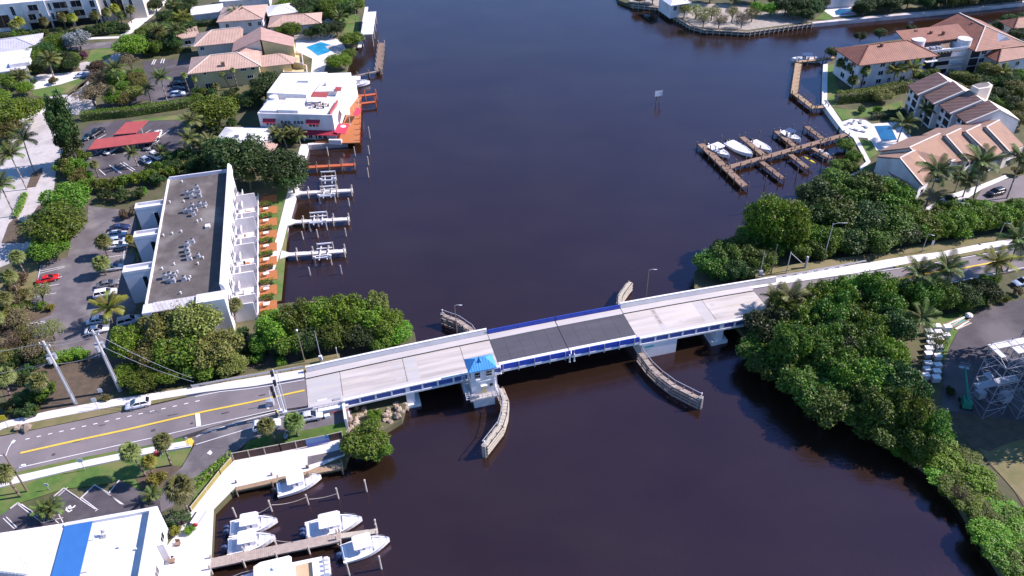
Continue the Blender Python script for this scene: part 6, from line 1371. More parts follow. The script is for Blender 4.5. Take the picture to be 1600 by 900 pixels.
# drawbridge gates and signals at the west approach
def gate(label, base, top, arms):
    h = height_of(base, top, 3.0); p = G(*base, 3.0); t = thing('bridge_gate', label, 'barrier gate', (p.x, p.y, 3.0), BA)
    obj('cabinet', MB().b2(-.35, .35, -.3, .3, 0, 1.3), 'metal_white', t); obj('upright', MB().tube((0, 0, 0), (0, 0, h), .12, .08, 8), 'metal_white', t)
    for (x, z_, sz) in arms:
        s_ = obj('signal_head', MB().box((x, -.15, z_ * h), (.42, .4, 1.1)), 'black', t)
    obj('raised_arm', MB().bar((.35, .1, 1.0), (.5, .1, h * .93), .1, .16), 'white_paint', t)
    return t
gate('tall white signal mast with two dark signal heads at the west bridge approach', (447, 650), (436, 577), [(-.3, .93, 1), (-.3, .74, 1)])
gate('white barrier gate mast with raised arm left of the signal mast', (440, 648), (428, 601), [(-.35, .9, 1), (-.3, .7, 1)])
p = G(437, 634, 1.6); gs = thing('gate_machine', 'grey gate machinery on a round base over the road edge', 'barrier gate', G(424, 634, 2.9))
obj('housing', MB().b2(-.6, .6, -.45, .45, .2, 1.5), 'galvanised', gs); obj('base', MB().tube((0, 0, 0), (0, 0, .2), 1.0, 1.0, 14), 'metal_white', gs); obj('arm_stub', MB().tube((.2, 0, 1.4), (.3, .2, 3.6), .06), 'metal_white', gs)
tag(obj('kerb_nose', MB().box(G(437, 649, 3.05), (.5, 2.4, .5), BA + .2), 'yellow_line'), 'yellow painted nose at the foot of the signal mast', 'kerb')
rw = thing('retaining_fence', 'white retaining wall with railing between bridge road and turnout', 'wall', BL(-50, -3.4, 0), BA)
obj('wall', MB().b2(-3.5, 8, -1.2, -.86, .4, 3.75), 'concrete_pale', rw)
for k in range(12): obj('rail_post', MB().b2(-3.2 + k * .95, -3.1 + k * .95, -1.1, -1.0, 3.75, 4.5), 'galvanised', rw)
obj('top_rail', MB().b2(-3.3, 7.6, -1.11, -.99, 4.5, 4.6), 'galvanised', rw); obj('fence_panel', MB().b2(.0, 2.6, -1.08, -1.02, 3.9, 4.4), 'metal_grey', rw)
# quay fence
def fence(label, pts, z, h, panel, post):
    P = [G(x, y, z) for x, y in pts]; t = thing('quay_fence', label, 'fence', P[0])
    for i in range(len(P) - 1):
        a, b_ = P[i], P[i + 1]; n = max(1, round((b_ - a).length / 3.1))
        for k in range(n):
            u, v = a.lerp(b_, k / n), a.lerp(b_, (k + 1) / n)
            wobj('panel', MB().bar(u + Vector((0, 0, h / 2)), v + Vector((0, 0, h / 2)), .06, h - .1), panel, t); wobj('post', MB().bar(u, u + Vector((0, 0, h + .1)), .14, .14), post, t)
        wobj('post', MB().bar(b_, b_ + Vector((0, 0, h + .1)), .14, .14), post, t); wobj('top_rail', MB().bar(a + Vector((0, 0, h)), b_ + Vector((0, 0, h)), .1, .08), post, t)
mat('fence_brown', (.085, .045, .035), .9, (.06, .032, .026), 1.5); mat('fence_yellow', (.30, .24, .07), .9, (.24, .19, .05), 1.5)
fence('dark brown panel fence with pale posts above the quay', [(366, 720), (440, 706), (512, 691.5), (536, 686)], LZ, 1.9, 'fence_brown', 'timber_pale')
fence('low yellowish fence running down from the brown fence to the marina building', [(300, 799), (345, 742), (364, 720)], LZ, 1.1, 'fence_yellow', 'timber_pale')
mu = thing('blue_mural', 'blue and pale banner hung on the brown fence', 'banner', G(480, 697, LZ + .3), BA); obj('cloth', MB().b2(0, 3.9, -.25, -.18, .1, 1.8), 'glass_blue', mu); obj('pale_band', MB().b2(.05, 3.85, -.28, -.251, .1, .8), 'panel_blue', mu)
# bench, dock box, loungers, bins, boulders
bn = thing('park_bench', 'grey bench on the grass island under the turnout palms', 'bench', G(449, 682, 2.15), BA + 1.3)
obj('seat', MB().b2(-.9, .9, -.22, .22, .42, .5), 'metal_grey', bn); obj('backrest', MB().b2(-.9, .9, .22, .28, .5, .95), 'metal_grey', bn)
for x in (-.8, .8): obj('leg', MB().b2(x - .05, x + .05, -.2, .2, 0, .42), 'black', bn)
db = thing('dock_box', 'grey and white dock box on the quay', 'dock box', G(311.5, 811, LZ + .12), 1.3); obj('chest', MB().b2(-1.4, 1.4, -.45, .45, 0, .75), 'metal_grey', db); obj('lid', MB().b2(-1.45, 1.45, -.5, .5, .75, .85), 'gel_white', db)
for i, (x, y, lb) in enumerate(((278, 851, 'brown patio chair set near the shrubs of the quay terrace'), (266, 871, 'brown patio chair nearest the marina building wall'), (270, 878, 'brown patio chair lowest on the quay terrace'))):
    t = thing('patio_chair', lb, 'chair', G(x, y, LZ + .12), i * .9, 'chairs on the quay terrace'); obj('seat', MB().b2(-.35, .35, -.35, .35, .3, .42), 'wood_brown', t); obj('backrest', MB().b2(-.35, .35, .3, .38, .42, .95), 'wood_brown', t)
    for a_ in (-.3, .3): obj('leg', MB().b2(a_ - .04, a_ + .04, -.32, .32, 0, .3), 'black', t)
tb_ = thing('patio_table', 'white round table among the brown chairs on the quay terrace', 'table', G(274, 866, LZ + .12)); obj('top', MB().tube((0, 0, .7), (0, 0, .75), .75, .75, 16), 'gel_white', tb_); obj('pedestal', MB().tube((0, 0, 0), (0, 0, .7), .1, .06, 8), 'gel_white', tb_)
rb = thing('life_ring_stand', 'red safety stand beside the shrubs on the quay', 'safety stand', G(308, 826, LZ + .12)); obj('post', MB().tube((0, 0, 0), (0, 0, 1.3), .06), 'white_paint', rb); obj('ring', MB().tube((0, -.1, 1.0), (0, .1, 1.0), .38, .38, 12), 'red_paint', rb)
ROCK = []
for k in range(4):
    mbk = MB().ball((0, 0, 0), 1.0, 7, 4, .75); mbk.v = [tuple(Vector(v) * random.uniform(.72, 1.2)) for v in mbk.v]; me = mbk.data('rock'); me.materials.append(M['rock']); ROCK.append(me)
def rock(parent, p, s, name='rock'):
    o = bpy.data.objects.new(name, random.choice(ROCK)); COL.objects.link(o); o.scale = (s * random.uniform(.8, 1.3), s, s * .8); o.rotation_euler = (random.uniform(-.4, .4), random.uniform(-.4, .4), random.uniform(0, 6))
    if parent: o.parent = parent; o.location = Vector(p) - parent.location
    else: o.location = p
    return o
for (x, y, s, lb) in ((30, 668, .9, 'pale low boulder on the verge left of its darker neighbour'), (41, 668, 1.1, 'larger brown boulder on the verge at the left')): tag(rock(None, G(x, y, 1.9), s, 'boulder'), lb, 'boulder')
rp_ = thing('riprap', 'heap of tan riprap rocks under the west abutment', 'rocks', G(590, 650, .3))
RP = [(545, 642), (556, 638), (566, 645), (548, 652), (560, 655), (572, 640), (602, 640), (612, 646), (620, 640), (628, 636), (616, 655), (624, 650), (608, 660), (632, 642), (555, 662), (550, 672), (540, 660), (580, 642), (590, 640), (615, 634), (604, 650)]
for (x, y) in RP:
    for k in range(3): rock(rp_, G(x + random.uniform(-6, 6), y + random.uniform(-5, 5), random.uniform(.3, 1.5)), random.uniform(.4, .75))
rp2 = thing('shore_rocks', 'line of dark rocks at the seawall foot below the right-hand pool', 'rocks', G(1340, 250, .3))
for k in range(26):
    f = k / 25; x, y = (1334 + f * 22, 220 + f * 36) if f < .6 else (1352 - (f - .6) * 85, 252 + (f - .6) * 78); rock(rp2, G(x - 4 + random.uniform(-2, 2), y + random.uniform(-2, 2), random.uniform(.1, .7)), random.uniform(.4, .8))
# person sitting under the palm by the pavement
pp = thing('person', 'person in white cap and dark top sitting under the palm by the pavement', 'person', G(252, 711, 1.36), .9)
def skin(name, verts, edges, rad, m, parent):
    me = bpy.data.meshes.new(name); me.from_pydata(verts, edges, []); o = bpy.data.objects.new(name, me); COL.objects.link(o); o.parent = parent; me.materials.append(M[m])
    md = o.modifiers.new('skin', 'SKIN'); sv = me.skin_vertices[0].data
    for i, r in enumerate(rad): sv[i].radius = (r, r)
    sv[0].use_root = True; o.modifiers.new('sub', 'SUBSURF').levels = 1; o.modifiers['sub'].render_levels = 1; return o
mat('skin', (.42, .25, .18), .6); mat('cloth_dark', (.03, .03, .045), .9); mat('cloth_blue', (.05, .08, .28), .9)
skin('body', [(0, 0, .5), (0, -.03, .8), (0, -.02, 1.02), (0, 0, 1.16), (0, .02, 1.3), (-.2, -.02, 1.0), (-.27, .1, .75), (-.15, .32, .66), (.2, -.02, 1.0), (.27, .1, .75), (.15, .32, .66), (-.1, .42, .5), (-.12, .46, .08), (-.12, .6, .04), (.1, .42, .5), (.12, .46, .08), (.12, .6, .04)], [(0, 1), (1, 2), (2, 3), (3, 4), (2, 5), (5, 6), (6, 7), (2, 8), (8, 9), (9, 10), (0, 11), (11, 12), (12, 13), (0, 14), (14, 15), (15, 16)], [.16, .15, .15, .06, .1, .07, .05, .04, .07, .05, .04, .09, .055, .05, .09, .055, .05], 'skin', pp)
obj('shirt', MB().loft([[(.24 * s * math.cos(a), .17 * s * math.sin(a), z_) for a in np.linspace(0, 5.5, 8)] for s, z_ in ((1.0, .5), (1.0, .8), (1.05, 1.0), (.5, 1.12))]), 'cloth_dark', pp, True)
obj('trousers', MB().tube((-.1, 0, .5), (-.11, .43, .52), .12, .1, 8).tube((-.11, .43, .52), (-.12, .47, .12), .1, .075, 8), 'cloth_blue', pp); obj('trousers', MB().tube((.1, 0, .5), (.11, .43, .52), .12, .1, 8).tube((.11, .43, .52), (.12, .47, .12), .1, .075, 8), 'cloth_blue', pp)
obj('cap', MB().ball((0, .02, 1.36), .135, 10, 5, .7).b2(-.09, .09, .12, .26, 1.33, 1.35), 'gel_white', pp)
fc = thing('folding_chair', 'small dark folding stool under the seated person', 'chair', G(252, 711, 1.36), .9); obj('seat', MB().b2(-.25, .25, -.22, .22, .34, .38), 'cloth_dark', fc)
for a_ in (-.22, .22): obj('leg', MB().bar((a_, -.22, 0), (a_, .22, .34), .03, .03).bar((a_, .22, 0), (a_, -.22, .34), .03, .03), 'galvanised', fc)
cl_ = thing('cooler', 'red cool box on the grass beside the seated person', 'cool box', G(246, 710, 1.36), .4); obj('chest', MB().b2(-.45, .45, -.3, .3, 0, .55), 'red_paint', cl_); obj('lid', MB().b2(-.47, .47, -.32, .32, .55, .66), 'carport_red', cl_)
# ================================================================== yard on the right
yz = Z(1380, 480, 7.26)
BX = thing('storage_box', '', 'box'); obj('chest', MB().b2(-.66, .66, -.5, .5, 0, .95), 'stucco_lav', BX); obj('lid', MB().b2(-.7, .7, -.54, .54, .95, 1.06), 'gel_white', BX)
rows = {'left': [(520, 262), (545, 330), (545, 393), (525, 457), (520, 517), (515, 625), (500, 690), (488, 758)], 'middle': [(615, 205), (635, 268), (637, 348), (640, 440), (625, 540), (625, 642), (612, 715), (605, 788)], 'right': [(735, 213), (715, 303)]}
od = ['first', 'second', 'third', 'fourth', 'fifth', 'sixth', 'seventh', 'eighth']
for rn, L_ in rows.items():
    for i, q in enumerate(L_): dup(BX, G(*yz(*q), LZ + 1.06) - Vector((0, 0, 1.04)), -.02 + random.uniform(-.05, .05), 'white lidded storage box, %s from the top in the %s row of the yard' % (od[i], rn), 'white boxes in the yard', random.uniform(.94, 1.04))
for ch in list(BX.children): bpy.data.objects.remove(ch)
bpy.data.objects.remove(BX)
lt = thing('timber_stack', 'stack of pale planks and sheets at the top of the yard', 'timber stack', G(*yz(860, 190), LZ), .5)
for k in range(7): obj('plank', MB().box((random.uniform(-.5, .5), -1 + k * .35, .15 + .08 * (k % 3)), (4.5 + random.uniform(-1, .6), .3, .12), random.uniform(-.06, .06)), ['timber_pale', 'white_paint', 'wood_tan', 'teal_sign'][k % 4], lt)
tag(obj('tarpaulin_heap', MB().ball((0, 0, .4), .8, 9, 5, .6), 'canvas_white', loc=G(*yz(965, 110), LZ)), 'crumpled white tarpaulin heap at the top of the yard', 'tarpaulin')
y5 = Z(1440, 500, 4.5)
bl = thing('boom_lift', 'green boom lift parked in the shaded yard', 'boom lift', G(*y5(305, 600), LZ), -.3, None, .78)
obj('chassis', MB().b2(-1.0, 1.0, -1.6, 1.6, .5, 1.1), 'green_paint', bl); obj('turret', MB().b2(-.9, .9, -1.2, 1.0, 1.1, 2.0), 'green_paint', bl); obj('boom', MB().bar((0, -.5, 2.1), (0, 6.2, 3.4), .5, .55), 'green_paint', bl); obj('boom', MB().bar((0, 6.0, 3.4), (0, 8.6, 3.9), .34, .36), 'green_paint', bl)
obj('basket', MB().b2(-1.1, 1.1, 8.7, 9.5, 3.3, 3.4).bar((-1.1, 8.7, 4.4), (1.1, 8.7, 4.4), .06, .06).bar((-1.1, 9.5, 4.4), (1.1, 9.5, 4.4), .06, .06).bar((-1.1, 8.7, 3.3), (-1.1, 8.7, 4.4), .06, .06).bar((1.1, 9.5, 3.3), (1.1, 9.5, 4.4), .06, .06), 'metal_grey', bl)
for x in (-1.05, 1.05):
    for y in (-1.2, 1.2): obj('wheel', MB().tube((x - .18, y, .5), (x + .18, y, .5), .5, .5, 12), 'rubber', bl)
def scaffold(label, base, wx, wy, h, rot, decks, m='scaffold_steel', lift_=2.0, name='scaffold_tower'):
    p = G(*base, LZ); t = thing(name, label, 'scaffold', (p.x, p.y, LZ), rot); n = int(h / lift_)
    for x in (0, wx):
        for y in (0, wy): obj('standard', MB().tube((x, y, 0), (x, y, h), .065, .065, 6), m, t)
    for k in range(1, n + 1):
        z_ = k * lift_
        for a, b_ in (((0, 0), (wx, 0)), ((0, wy), (wx, wy)), ((0, 0), (0, wy)), ((wx, 0), (wx, wy))):
            obj('ledger', MB().tube((*a, z_), (*b_, z_), .045, .045, 5), m, t)
            s = k % 2; obj('diagonal_brace', MB().tube((*(a if s else b_), z_ - lift_), (*(b_ if s else a), z_), .032, .032, 5), m, t)
    for z_, x0, x1, y0, y1 in decks: obj('platform', MB().b2(x0, x1, y0, y1, z_, z_ + .2), 'dock_white' if z_ > 12 else 'metal_grey', t)
    return t
scaffold('tall grey scaffold stair tower with white platforms in the yard', (1534, 655), 4.0, 4.4, 14.2, .22, [(13.2, -.4, 6.5, 3.4, 4.7), (13.2, -.4, .5, 1.4, 3.3), (8.2, .1, 4.1, .1, 1.4), (4.2, .1, 4.1, 3.0, 4.5)])
scaffold('second scaffold tower at the right edge beyond the stair tower', (1588, 655), 4.0, 4.6, 14.0, .22, [(13.0, -2.5, 4.2, 3.2, 4.8), (6.2, .1, 4, .1, 1.5)])
scaffold('dense lattice mast rising at the right edge of the yard', (1588, 590), 2.6, 2.6, 15, .3, [(15.0, -.2, 2.8, -.2, 2.8)], 'scaffold_steel', 1.4, 'lattice_mast')
for (x, y, s, lb) in ((1529, 620, .7, 'blue-grey crate against the foot of the stair tower'), (1541, 595, .7, 'pale crate halfway along the stair tower'), (1568, 625, .8, 'blue-grey crate between the two scaffold towers')):
    t = thing('crate', lb, 'crate', G(x, y, LZ), .25); obj('panels', MB().b2(-s, s, -s, s, .1, 1.9 * s), 'girder', t); obj('pallet', MB().b2(-s - .05, s + .05, -s - .05, s + .05, 0, .1), 'wood_grey', t); obj('lid', MB().b2(-s - .04, s + .04, -s - .04, s + .04, 1.9 * s, 1.9 * s + .08), 'metal_grey', t)
# pool-side furniture on the right
i = 0
for (x, y, lb) in ((1322, 196, 'lounger nearest the water on the right pool terrace'), (1332, 193, 'lounger at the back left of the right pool terrace'), (1344, 192, 'lounger in the middle of the right pool terrace'), (1352, 199, 'lounger nearest the pool edge on the right terrace'), (1335, 203, 'lounger at the front of the right pool terrace'), (1347, 206, 'lounger by the front edge of the right pool terrace')):
    t = thing('sun_lounger', lb, 'sun lounger', G(x, y, LZ + .05), .5 + i * .4, 'loungers by the right pool'); i += 1
    obj('seat', MB().b2(-.9, .4, -.33, .33, .28, .36), 'metal_grey', t); obj('backrest', MB().box((.75, 0, .52), (.8, .66, .07), 0, 0, -.5), 'metal_grey', t)
    for a_ in (-.75, .35): obj('leg', MB().b2(a_ - .04, a_ + .04, -.3, .3, 0, .28), 'black', t)
for k, (x, y) in enumerate(((497, 61), (503, 60), (508, 59.5), (514, 58), (520, 58))):
    t = thing('sun_lounger', 'white lounger, %s from the left in the row behind the villa pool' % od[k], 'sun lounger', G(x, y, LZ + .05), 1.3, 'loungers by the villa pool'); obj('seat', MB().b2(-.9, .4, -.33, .33, .28, .36), 'gel_white', t); obj('backrest', MB().box((.75, 0, .52), (.8, .66, .07), 0, 0, -.5), 'gel_white', t)
um = thing('parasol', 'white parasol at the corner of the orange boardwalk', 'parasol', G(*r5(950, 752), 1.76)); obj('pole', MB().tube((0, 0, 0), (0, 0, 2.5), .04), 'metal_white', um); obj('canopy', MB().tube((0, 0, 2.2), (0, 0, 2.6), 1.0, .05, 12), 'canvas_white', um)
for k, f in enumerate((0, 1, 2, 3, 4, 5, 6, 7)):
    q = CW(14.9 + 6.6, .4 + f * 5.5 + 3.2, .22)
    t = thing('deck_table', 'white table and bench set on the orange deck number %s from the bridge end' % ['one', 'two', 'three', 'four', 'five', 'six', 'seven', 'eight'][k], 'table set', q, math.radians(13) + random.uniform(-.3, .3), 'tables on the orange decks')
    obj('table_top', MB().b2(-.6, .6, -.4, .4, .68, .74), 'gel_white', t); obj('table_leg', MB().b2(-.08, .08, -.08, .08, 0, .68), 'metal_grey', t); obj('bench', MB().b2(-.7, .7, .6, .95, .38, .45), ['gel_white', 'black', 'metal_grey'][k % 3], t)
    q = CW(14.9 + 2.6, .4 + f * 5.5 + 2.4, .29); t = thing('patio_set', 'round patio table with chairs on the flat terrace number %s from the bridge end' % ['one', 'two', 'three', 'four', 'five', 'six', 'seven', 'eight'][k], 'table set', q, 0, 'tables on the flat terraces')
    obj('table_top', MB().tube((0, 0, .7), (0, 0, .75), .6, .6, 12), ['metal_grey', 'gel_white', 'glass_blue', 'wood_orange'][k % 4], t); obj('table_leg', MB().tube((0, 0, 0), (0, 0, .7), .06), 'black', t)
    for a_ in (.4, 2.5, 4.6): obj('chair', MB().box((1.0 * math.cos(a_), 1.0 * math.sin(a_), .25), (.45, .45, .5), a_).box((1.22 * math.cos(a_), 1.22 * math.sin(a_), .7), (.08, .45, .5), a_), ['black', 'metal_grey', 'wood_brown'][k % 3], t)
# ================================================================== vegetation
def quads_mesh(name, C, Nn, size, asp, m, rng, jitter=.25):
    """one mesh of small leaf faces: centres C, facing Nn"""
    n = len(C); Nn = Nn / np.linalg.norm(Nn, axis=1, keepdims=True)
    t = rng.normal(size=(n, 3)); t -= Nn * (t * Nn).sum(1, keepdims=True); t /= np.linalg.norm(t, axis=1, keepdims=True); b_ = np.cross(Nn, t)
    s = (size * rng.uniform(.65, 1.35, n))[:, None]
    V = np.empty((n, 4, 3)); V[:, 0] = C - t * s; V[:, 1] = C - b_ * s * asp + t * s * .1; V[:, 2] = C + t * s; V[:, 3] = C + b_ * s * asp + t * s * .1
    V[:, 2] -= Nn * s * .3
    me = bpy.data.meshes.new(name); me.vertices.add(4 * n); me.vertices.foreach_set('co', V.reshape(-1).astype(np.float32))
    me.loops.add(4 * n); me.loops.foreach_set('vertex_index', np.arange(4 * n, dtype=np.int32)); me.polygons.add(n)
    me.polygons.foreach_set('loop_start', np.arange(0, 4 * n, 4, dtype=np.int32)); me.polygons.foreach_set('loop_total', np.full(n, 4, dtype=np.int32))
    me.update(calc_edges=True); me.materials.append(M[m]); return me
def lobed(rng, R, Hc, Rz, nl, lobes, lr=(.17, .36), spread=.80):
    """leaf positions over a ragged cluster of leafy lobes"""
    a = rng.uniform(0, 2 * np.pi, lobes); rr = np.sqrt(rng.uniform(0.0, 1, lobes)) * spread * R
    dome = np.sqrt(np.clip(1 - (rr / R) ** 2, .05, 1))
    cz = Hc + Rz * (dome * rng.uniform(-.15, .85, lobes) - .12)
    c = np.stack([rr * np.cos(a), rr * np.sin(a), cz], 1)
    r = rng.uniform(*lr, lobes) * R
    w = r ** 2 / (r ** 2).sum(); k = rng.choice(lobes, nl, p=w)
    d = rng.normal(size=(nl, 3)); d[:, 2] += .3; d /= np.linalg.norm(d, axis=1, keepdims=True)
    lump = 1 + .16 * np.sin(d[:, 0] * 7 + k) * np.sin(d[:, 1] * 6 + k * 2.1) + .10 * np.sin(d[:, 2] * 11 + k)
    P = c[k] + d * (r[k] * lump * (.62 + .52 * rng.random(nl) ** .6))[:, None]
    keep = np.ones(nl, bool)
    for j in range(lobes):
        q = P - c[j]; inside = (np.linalg.norm(q, axis=1) < r[j] * .62) & (k != j) & (rng.random(nl) < .85); keep &= ~inside
    P, d = P[keep], d[keep]
    Nn = d * .55 + rng.normal(size=P.shape) * .55 + np.array([0, 0, .35])
    return P, Nn, c, r
CROWN = {}; TRUNK = {}
SPEC = {  # kind: R, crown centre height, crown half height, leaves, leaf size, lobes
    'broad': (5.0, 5.0, 3.6, 10500, .25, 46), 'mangrove': (4.0, 3.6, 3.0, 8000, .22, 40), 'tall': (3.4, 5.6, 4.6, 7000, .22, 44), 'bush': (1.6, 1.15, 1.15, 2200, .13, 18), 'sparse': (4.4, 4.8, 2.8, 2600, .2, 30)}
def crown(kind, m, var):
    key = (kind, var)
    if key not in CROWN:
        R, Hc, Rz, nl, ls, lb = SPEC[kind]; rng = np.random.default_rng(sum(map(ord, kind)) + var * 131)
        P, Nn, c, r = lobed(rng, R, Hc, Rz, nl, lb)
        CROWN[key] = quads_mesh('crown', P, Nn, ls, .55, m, rng)
        if (kind, var) not in TRUNK:
            mb = MB(); h = Hc * .6; r0 = R * .075
            for s in range(3 if kind == 'mangrove' else 1):
                ox, oy = (rng.uniform(-.5, .5), rng.uniform(-.5, .5)) if kind == 'mangrove' else (0, 0)
                mb.path([(ox, oy, -.3), (ox * .8 + .15, oy * .8, h * .5), (ox * .5 + .1, oy * .5 + .1, h)], r0, r0 * .7, 7)
            for j in range(min(len(c), 8)):
                e = c[j]; mb.path([(.1, .1, h * .75), (e[0] * .45, e[1] * .45, h + (e[2] - h) * .5), (e[0] * .85, e[1] * .85, e[2])], r0 * .5, r0 * .12, 5)
            me = mb.data('trunk'); me.materials.append(M['bark']); TRUNK[(kind, var)] = me
    return CROWN[key], TRUNK[(kind, var)]
GROW = {'broad': 1.14, 'mangrove': 1.1, 'sparse': 1.1}
def plant(name, label, kind, m, cx, cy, rpx, zc=None, group=None, z0=LZ, flat=1.0, cat='tree'):
    """crown centred on pixel (cx, cy) at height zc, radius rpx pixels at that distance"""
    R, Hc, Rz = SPEC[kind][:3]
    if zc is None:
        zc = z0 + 2
        for _ in range(4): zc = z0 + rpx * depth_at(cx, cy, zc) / FPX * Hc / R * flat
    rm_ = rpx * GROW.get(kind, 1.0) * depth_at(cx, cy, zc) / FPX; p = G(cx, cy, zc); sc = rm_ / R; sz = (zc - z0) / Hc
    cm, tm = crown(kind, m, random.randrange(4))
    t = thing(name, label, cat, (p.x, p.y, z0), random.uniform(0, 6.28), group, (sc, sc, sz))
    for nm, me in (('trunk', tm), ('crown', cm)):
        o = bpy.data.objects.new(nm if kind != 'bush' else {'trunk': 'stem', 'crown': 'foliage'}[nm], me); COL.objects.link(o); o.parent = t
        if nm == 'crown': o.material_slots[0].link = 'OBJECT'; o.material_slots[0].material = M[m]
    return t
def bush(label, m, cx, cy, rpx, group=None, z0=LZ, name='shrub'): return plant(name, label, 'bush', m, cx, cy, rpx, None, group, z0, 1.0, 'shrub')
def hedge(label, pts, width, h, m='leaf_green', z=LZ, name='hedge', ls=.17, dens=30):
    P = [G(x, y, z) for x, y in pts]; rng = np.random.default_rng(int(abs(P[0].x * 31 + P[0].y * 17)) + 3); Cs = []; Ns = []
    for i in range(len(P) - 1):
        a, b_ = np.array(P[i]), np.array(P[i + 1]); d = b_ - a; L = np.linalg.norm(d); d /= L; n_ = np.array([-d[1], d[0], 0]); per = width + 2 * h
        k = int(L * per * dens); s = rng.random(k) * L; q = rng.random(k) * per
        off = np.where(q < h, -width / 2, np.where(q < h + width, q - h - width / 2, width / 2)); zz = np.where(q < h, q, np.where(q < h + width, h, per - q))
        wob = .22 * np.sin(s * 1.7 + i) + .15 * np.sin(s * 4.1) 
        C = a + np.outer(s, d) + np.outer(off * (1 + .12 * wob) + rng.normal(0, .1, k), n_); C[:, 2] = z + zz * (1 + .1 * wob) + rng.normal(0, .09, k)
        nv = np.where((q < h)[:, None], -n_, np.where((q < h + width)[:, None], np.array([0, 0, 1.0]), n_)) + rng.normal(0, .5, (k, 3)) + np.array([0, 0, .3]); Cs.append(C); Ns.append(nv)
    C = np.concatenate(Cs); o0 = np.array(P[0]); t = thing(name, label, 'hedge', P[0])
    me = quads_mesh('foliage', C - o0, np.concatenate(Ns), ls, .6, m, rng); o = bpy.data.objects.new('foliage', me); COL.objects.link(o); o.parent = t
    st = MB()
    for i in range(len(P) - 1): st.bar(P[i] - P[0] + Vector((0, 0, h * .4)), P[i + 1] - P[0] + Vector((0, 0, h * .4)), width * .55, h * .7)
    obj('branch_core', st, 'bark', t); return t
# ---- palms
FROND = {}
def frond(m, k):
    if (m, k) not in FROND:
        mb = MB(); L = 3.7; n = 20; droop = (.9, 1.5, 2.3)[k]; pts = []
        for i in range(n + 1):
            f = i / n; pts.append(Vector((L * (f - .12 * droop * f ** 3), 0, -droop * .62 * f ** 2.2)))
        for i in range(n):
            mb.bar(pts[i], pts[i + 1], .07 * (1 - .7 * i / n), .05)
            if i < 2: continue
            f = i / n; ll = .95 * math.sin(math.pi * min(1, .12 + f * .86)) ** .6 + .1
            for s in (-1, 1):
                a = pts[i]; tip = a + Vector((ll * .5, s * ll * .85, -ll * .42)); w_ = (pts[i + 1] - pts[i]) * .42
                mid = a.lerp(tip, .5) + Vector((0, 0, .1)); mb.add([a - w_, a + w_, mid + w_ * .9, tip, mid - w_ * .9], [(0, 1, 2, 3, 4)])
        me = mb.data('frond'); me.materials.append(M[m]); FROND[(m, k)] = me
    return FROND[(m, k)]
FAN = {}
def fan_crown(m, var, big=1.0):
    if (m, var) not in FAN:
        rng = np.random.default_rng(50 + var); mb = MB(); N_ = 44
        for i in range(N_):
            z_ = 1 - 1.62 * (i + .5) / N_; a = i * 2.39996 + rng.uniform(-.2, .2); s = math.sqrt(max(0, 1 - z_ * z_)); d = Vector((s * math.cos(a), s * math.sin(a), z_))
            pet = d * rng.uniform(.75, 1.05) + Vector((0, 0, .15)); mb.tube((0, 0, 0), pet, .03, .02, 3, False)
            side = d.cross(Vector((0, 0, 1))); side = side.normalized() if side.length > .05 else Vector((1, 0, 0)); up = side.cross(d)
            for j in range(11):
                q = (j - 5) / 5 * 1.75; ln = rng.uniform(.85, 1.1) * (1 - .12 * abs(q)); v = (d * math.cos(q) + side * math.sin(q)); tip = pet + v * ln + Vector((0, 0, -.28 * ln)) - up * .1 * ln
                w_ = (d * -math.sin(q) + side * math.cos(q)) * .13; mid = pet + v * ln * .55 + up * .03; mb.add([pet, mid - w_, tip, mid + w_], [(0, 1, 2, 3)])
        me = mb.data('crown'); me.materials.append(M[m]); FAN[(m, var)] = me
    return FAN[(m, var)]
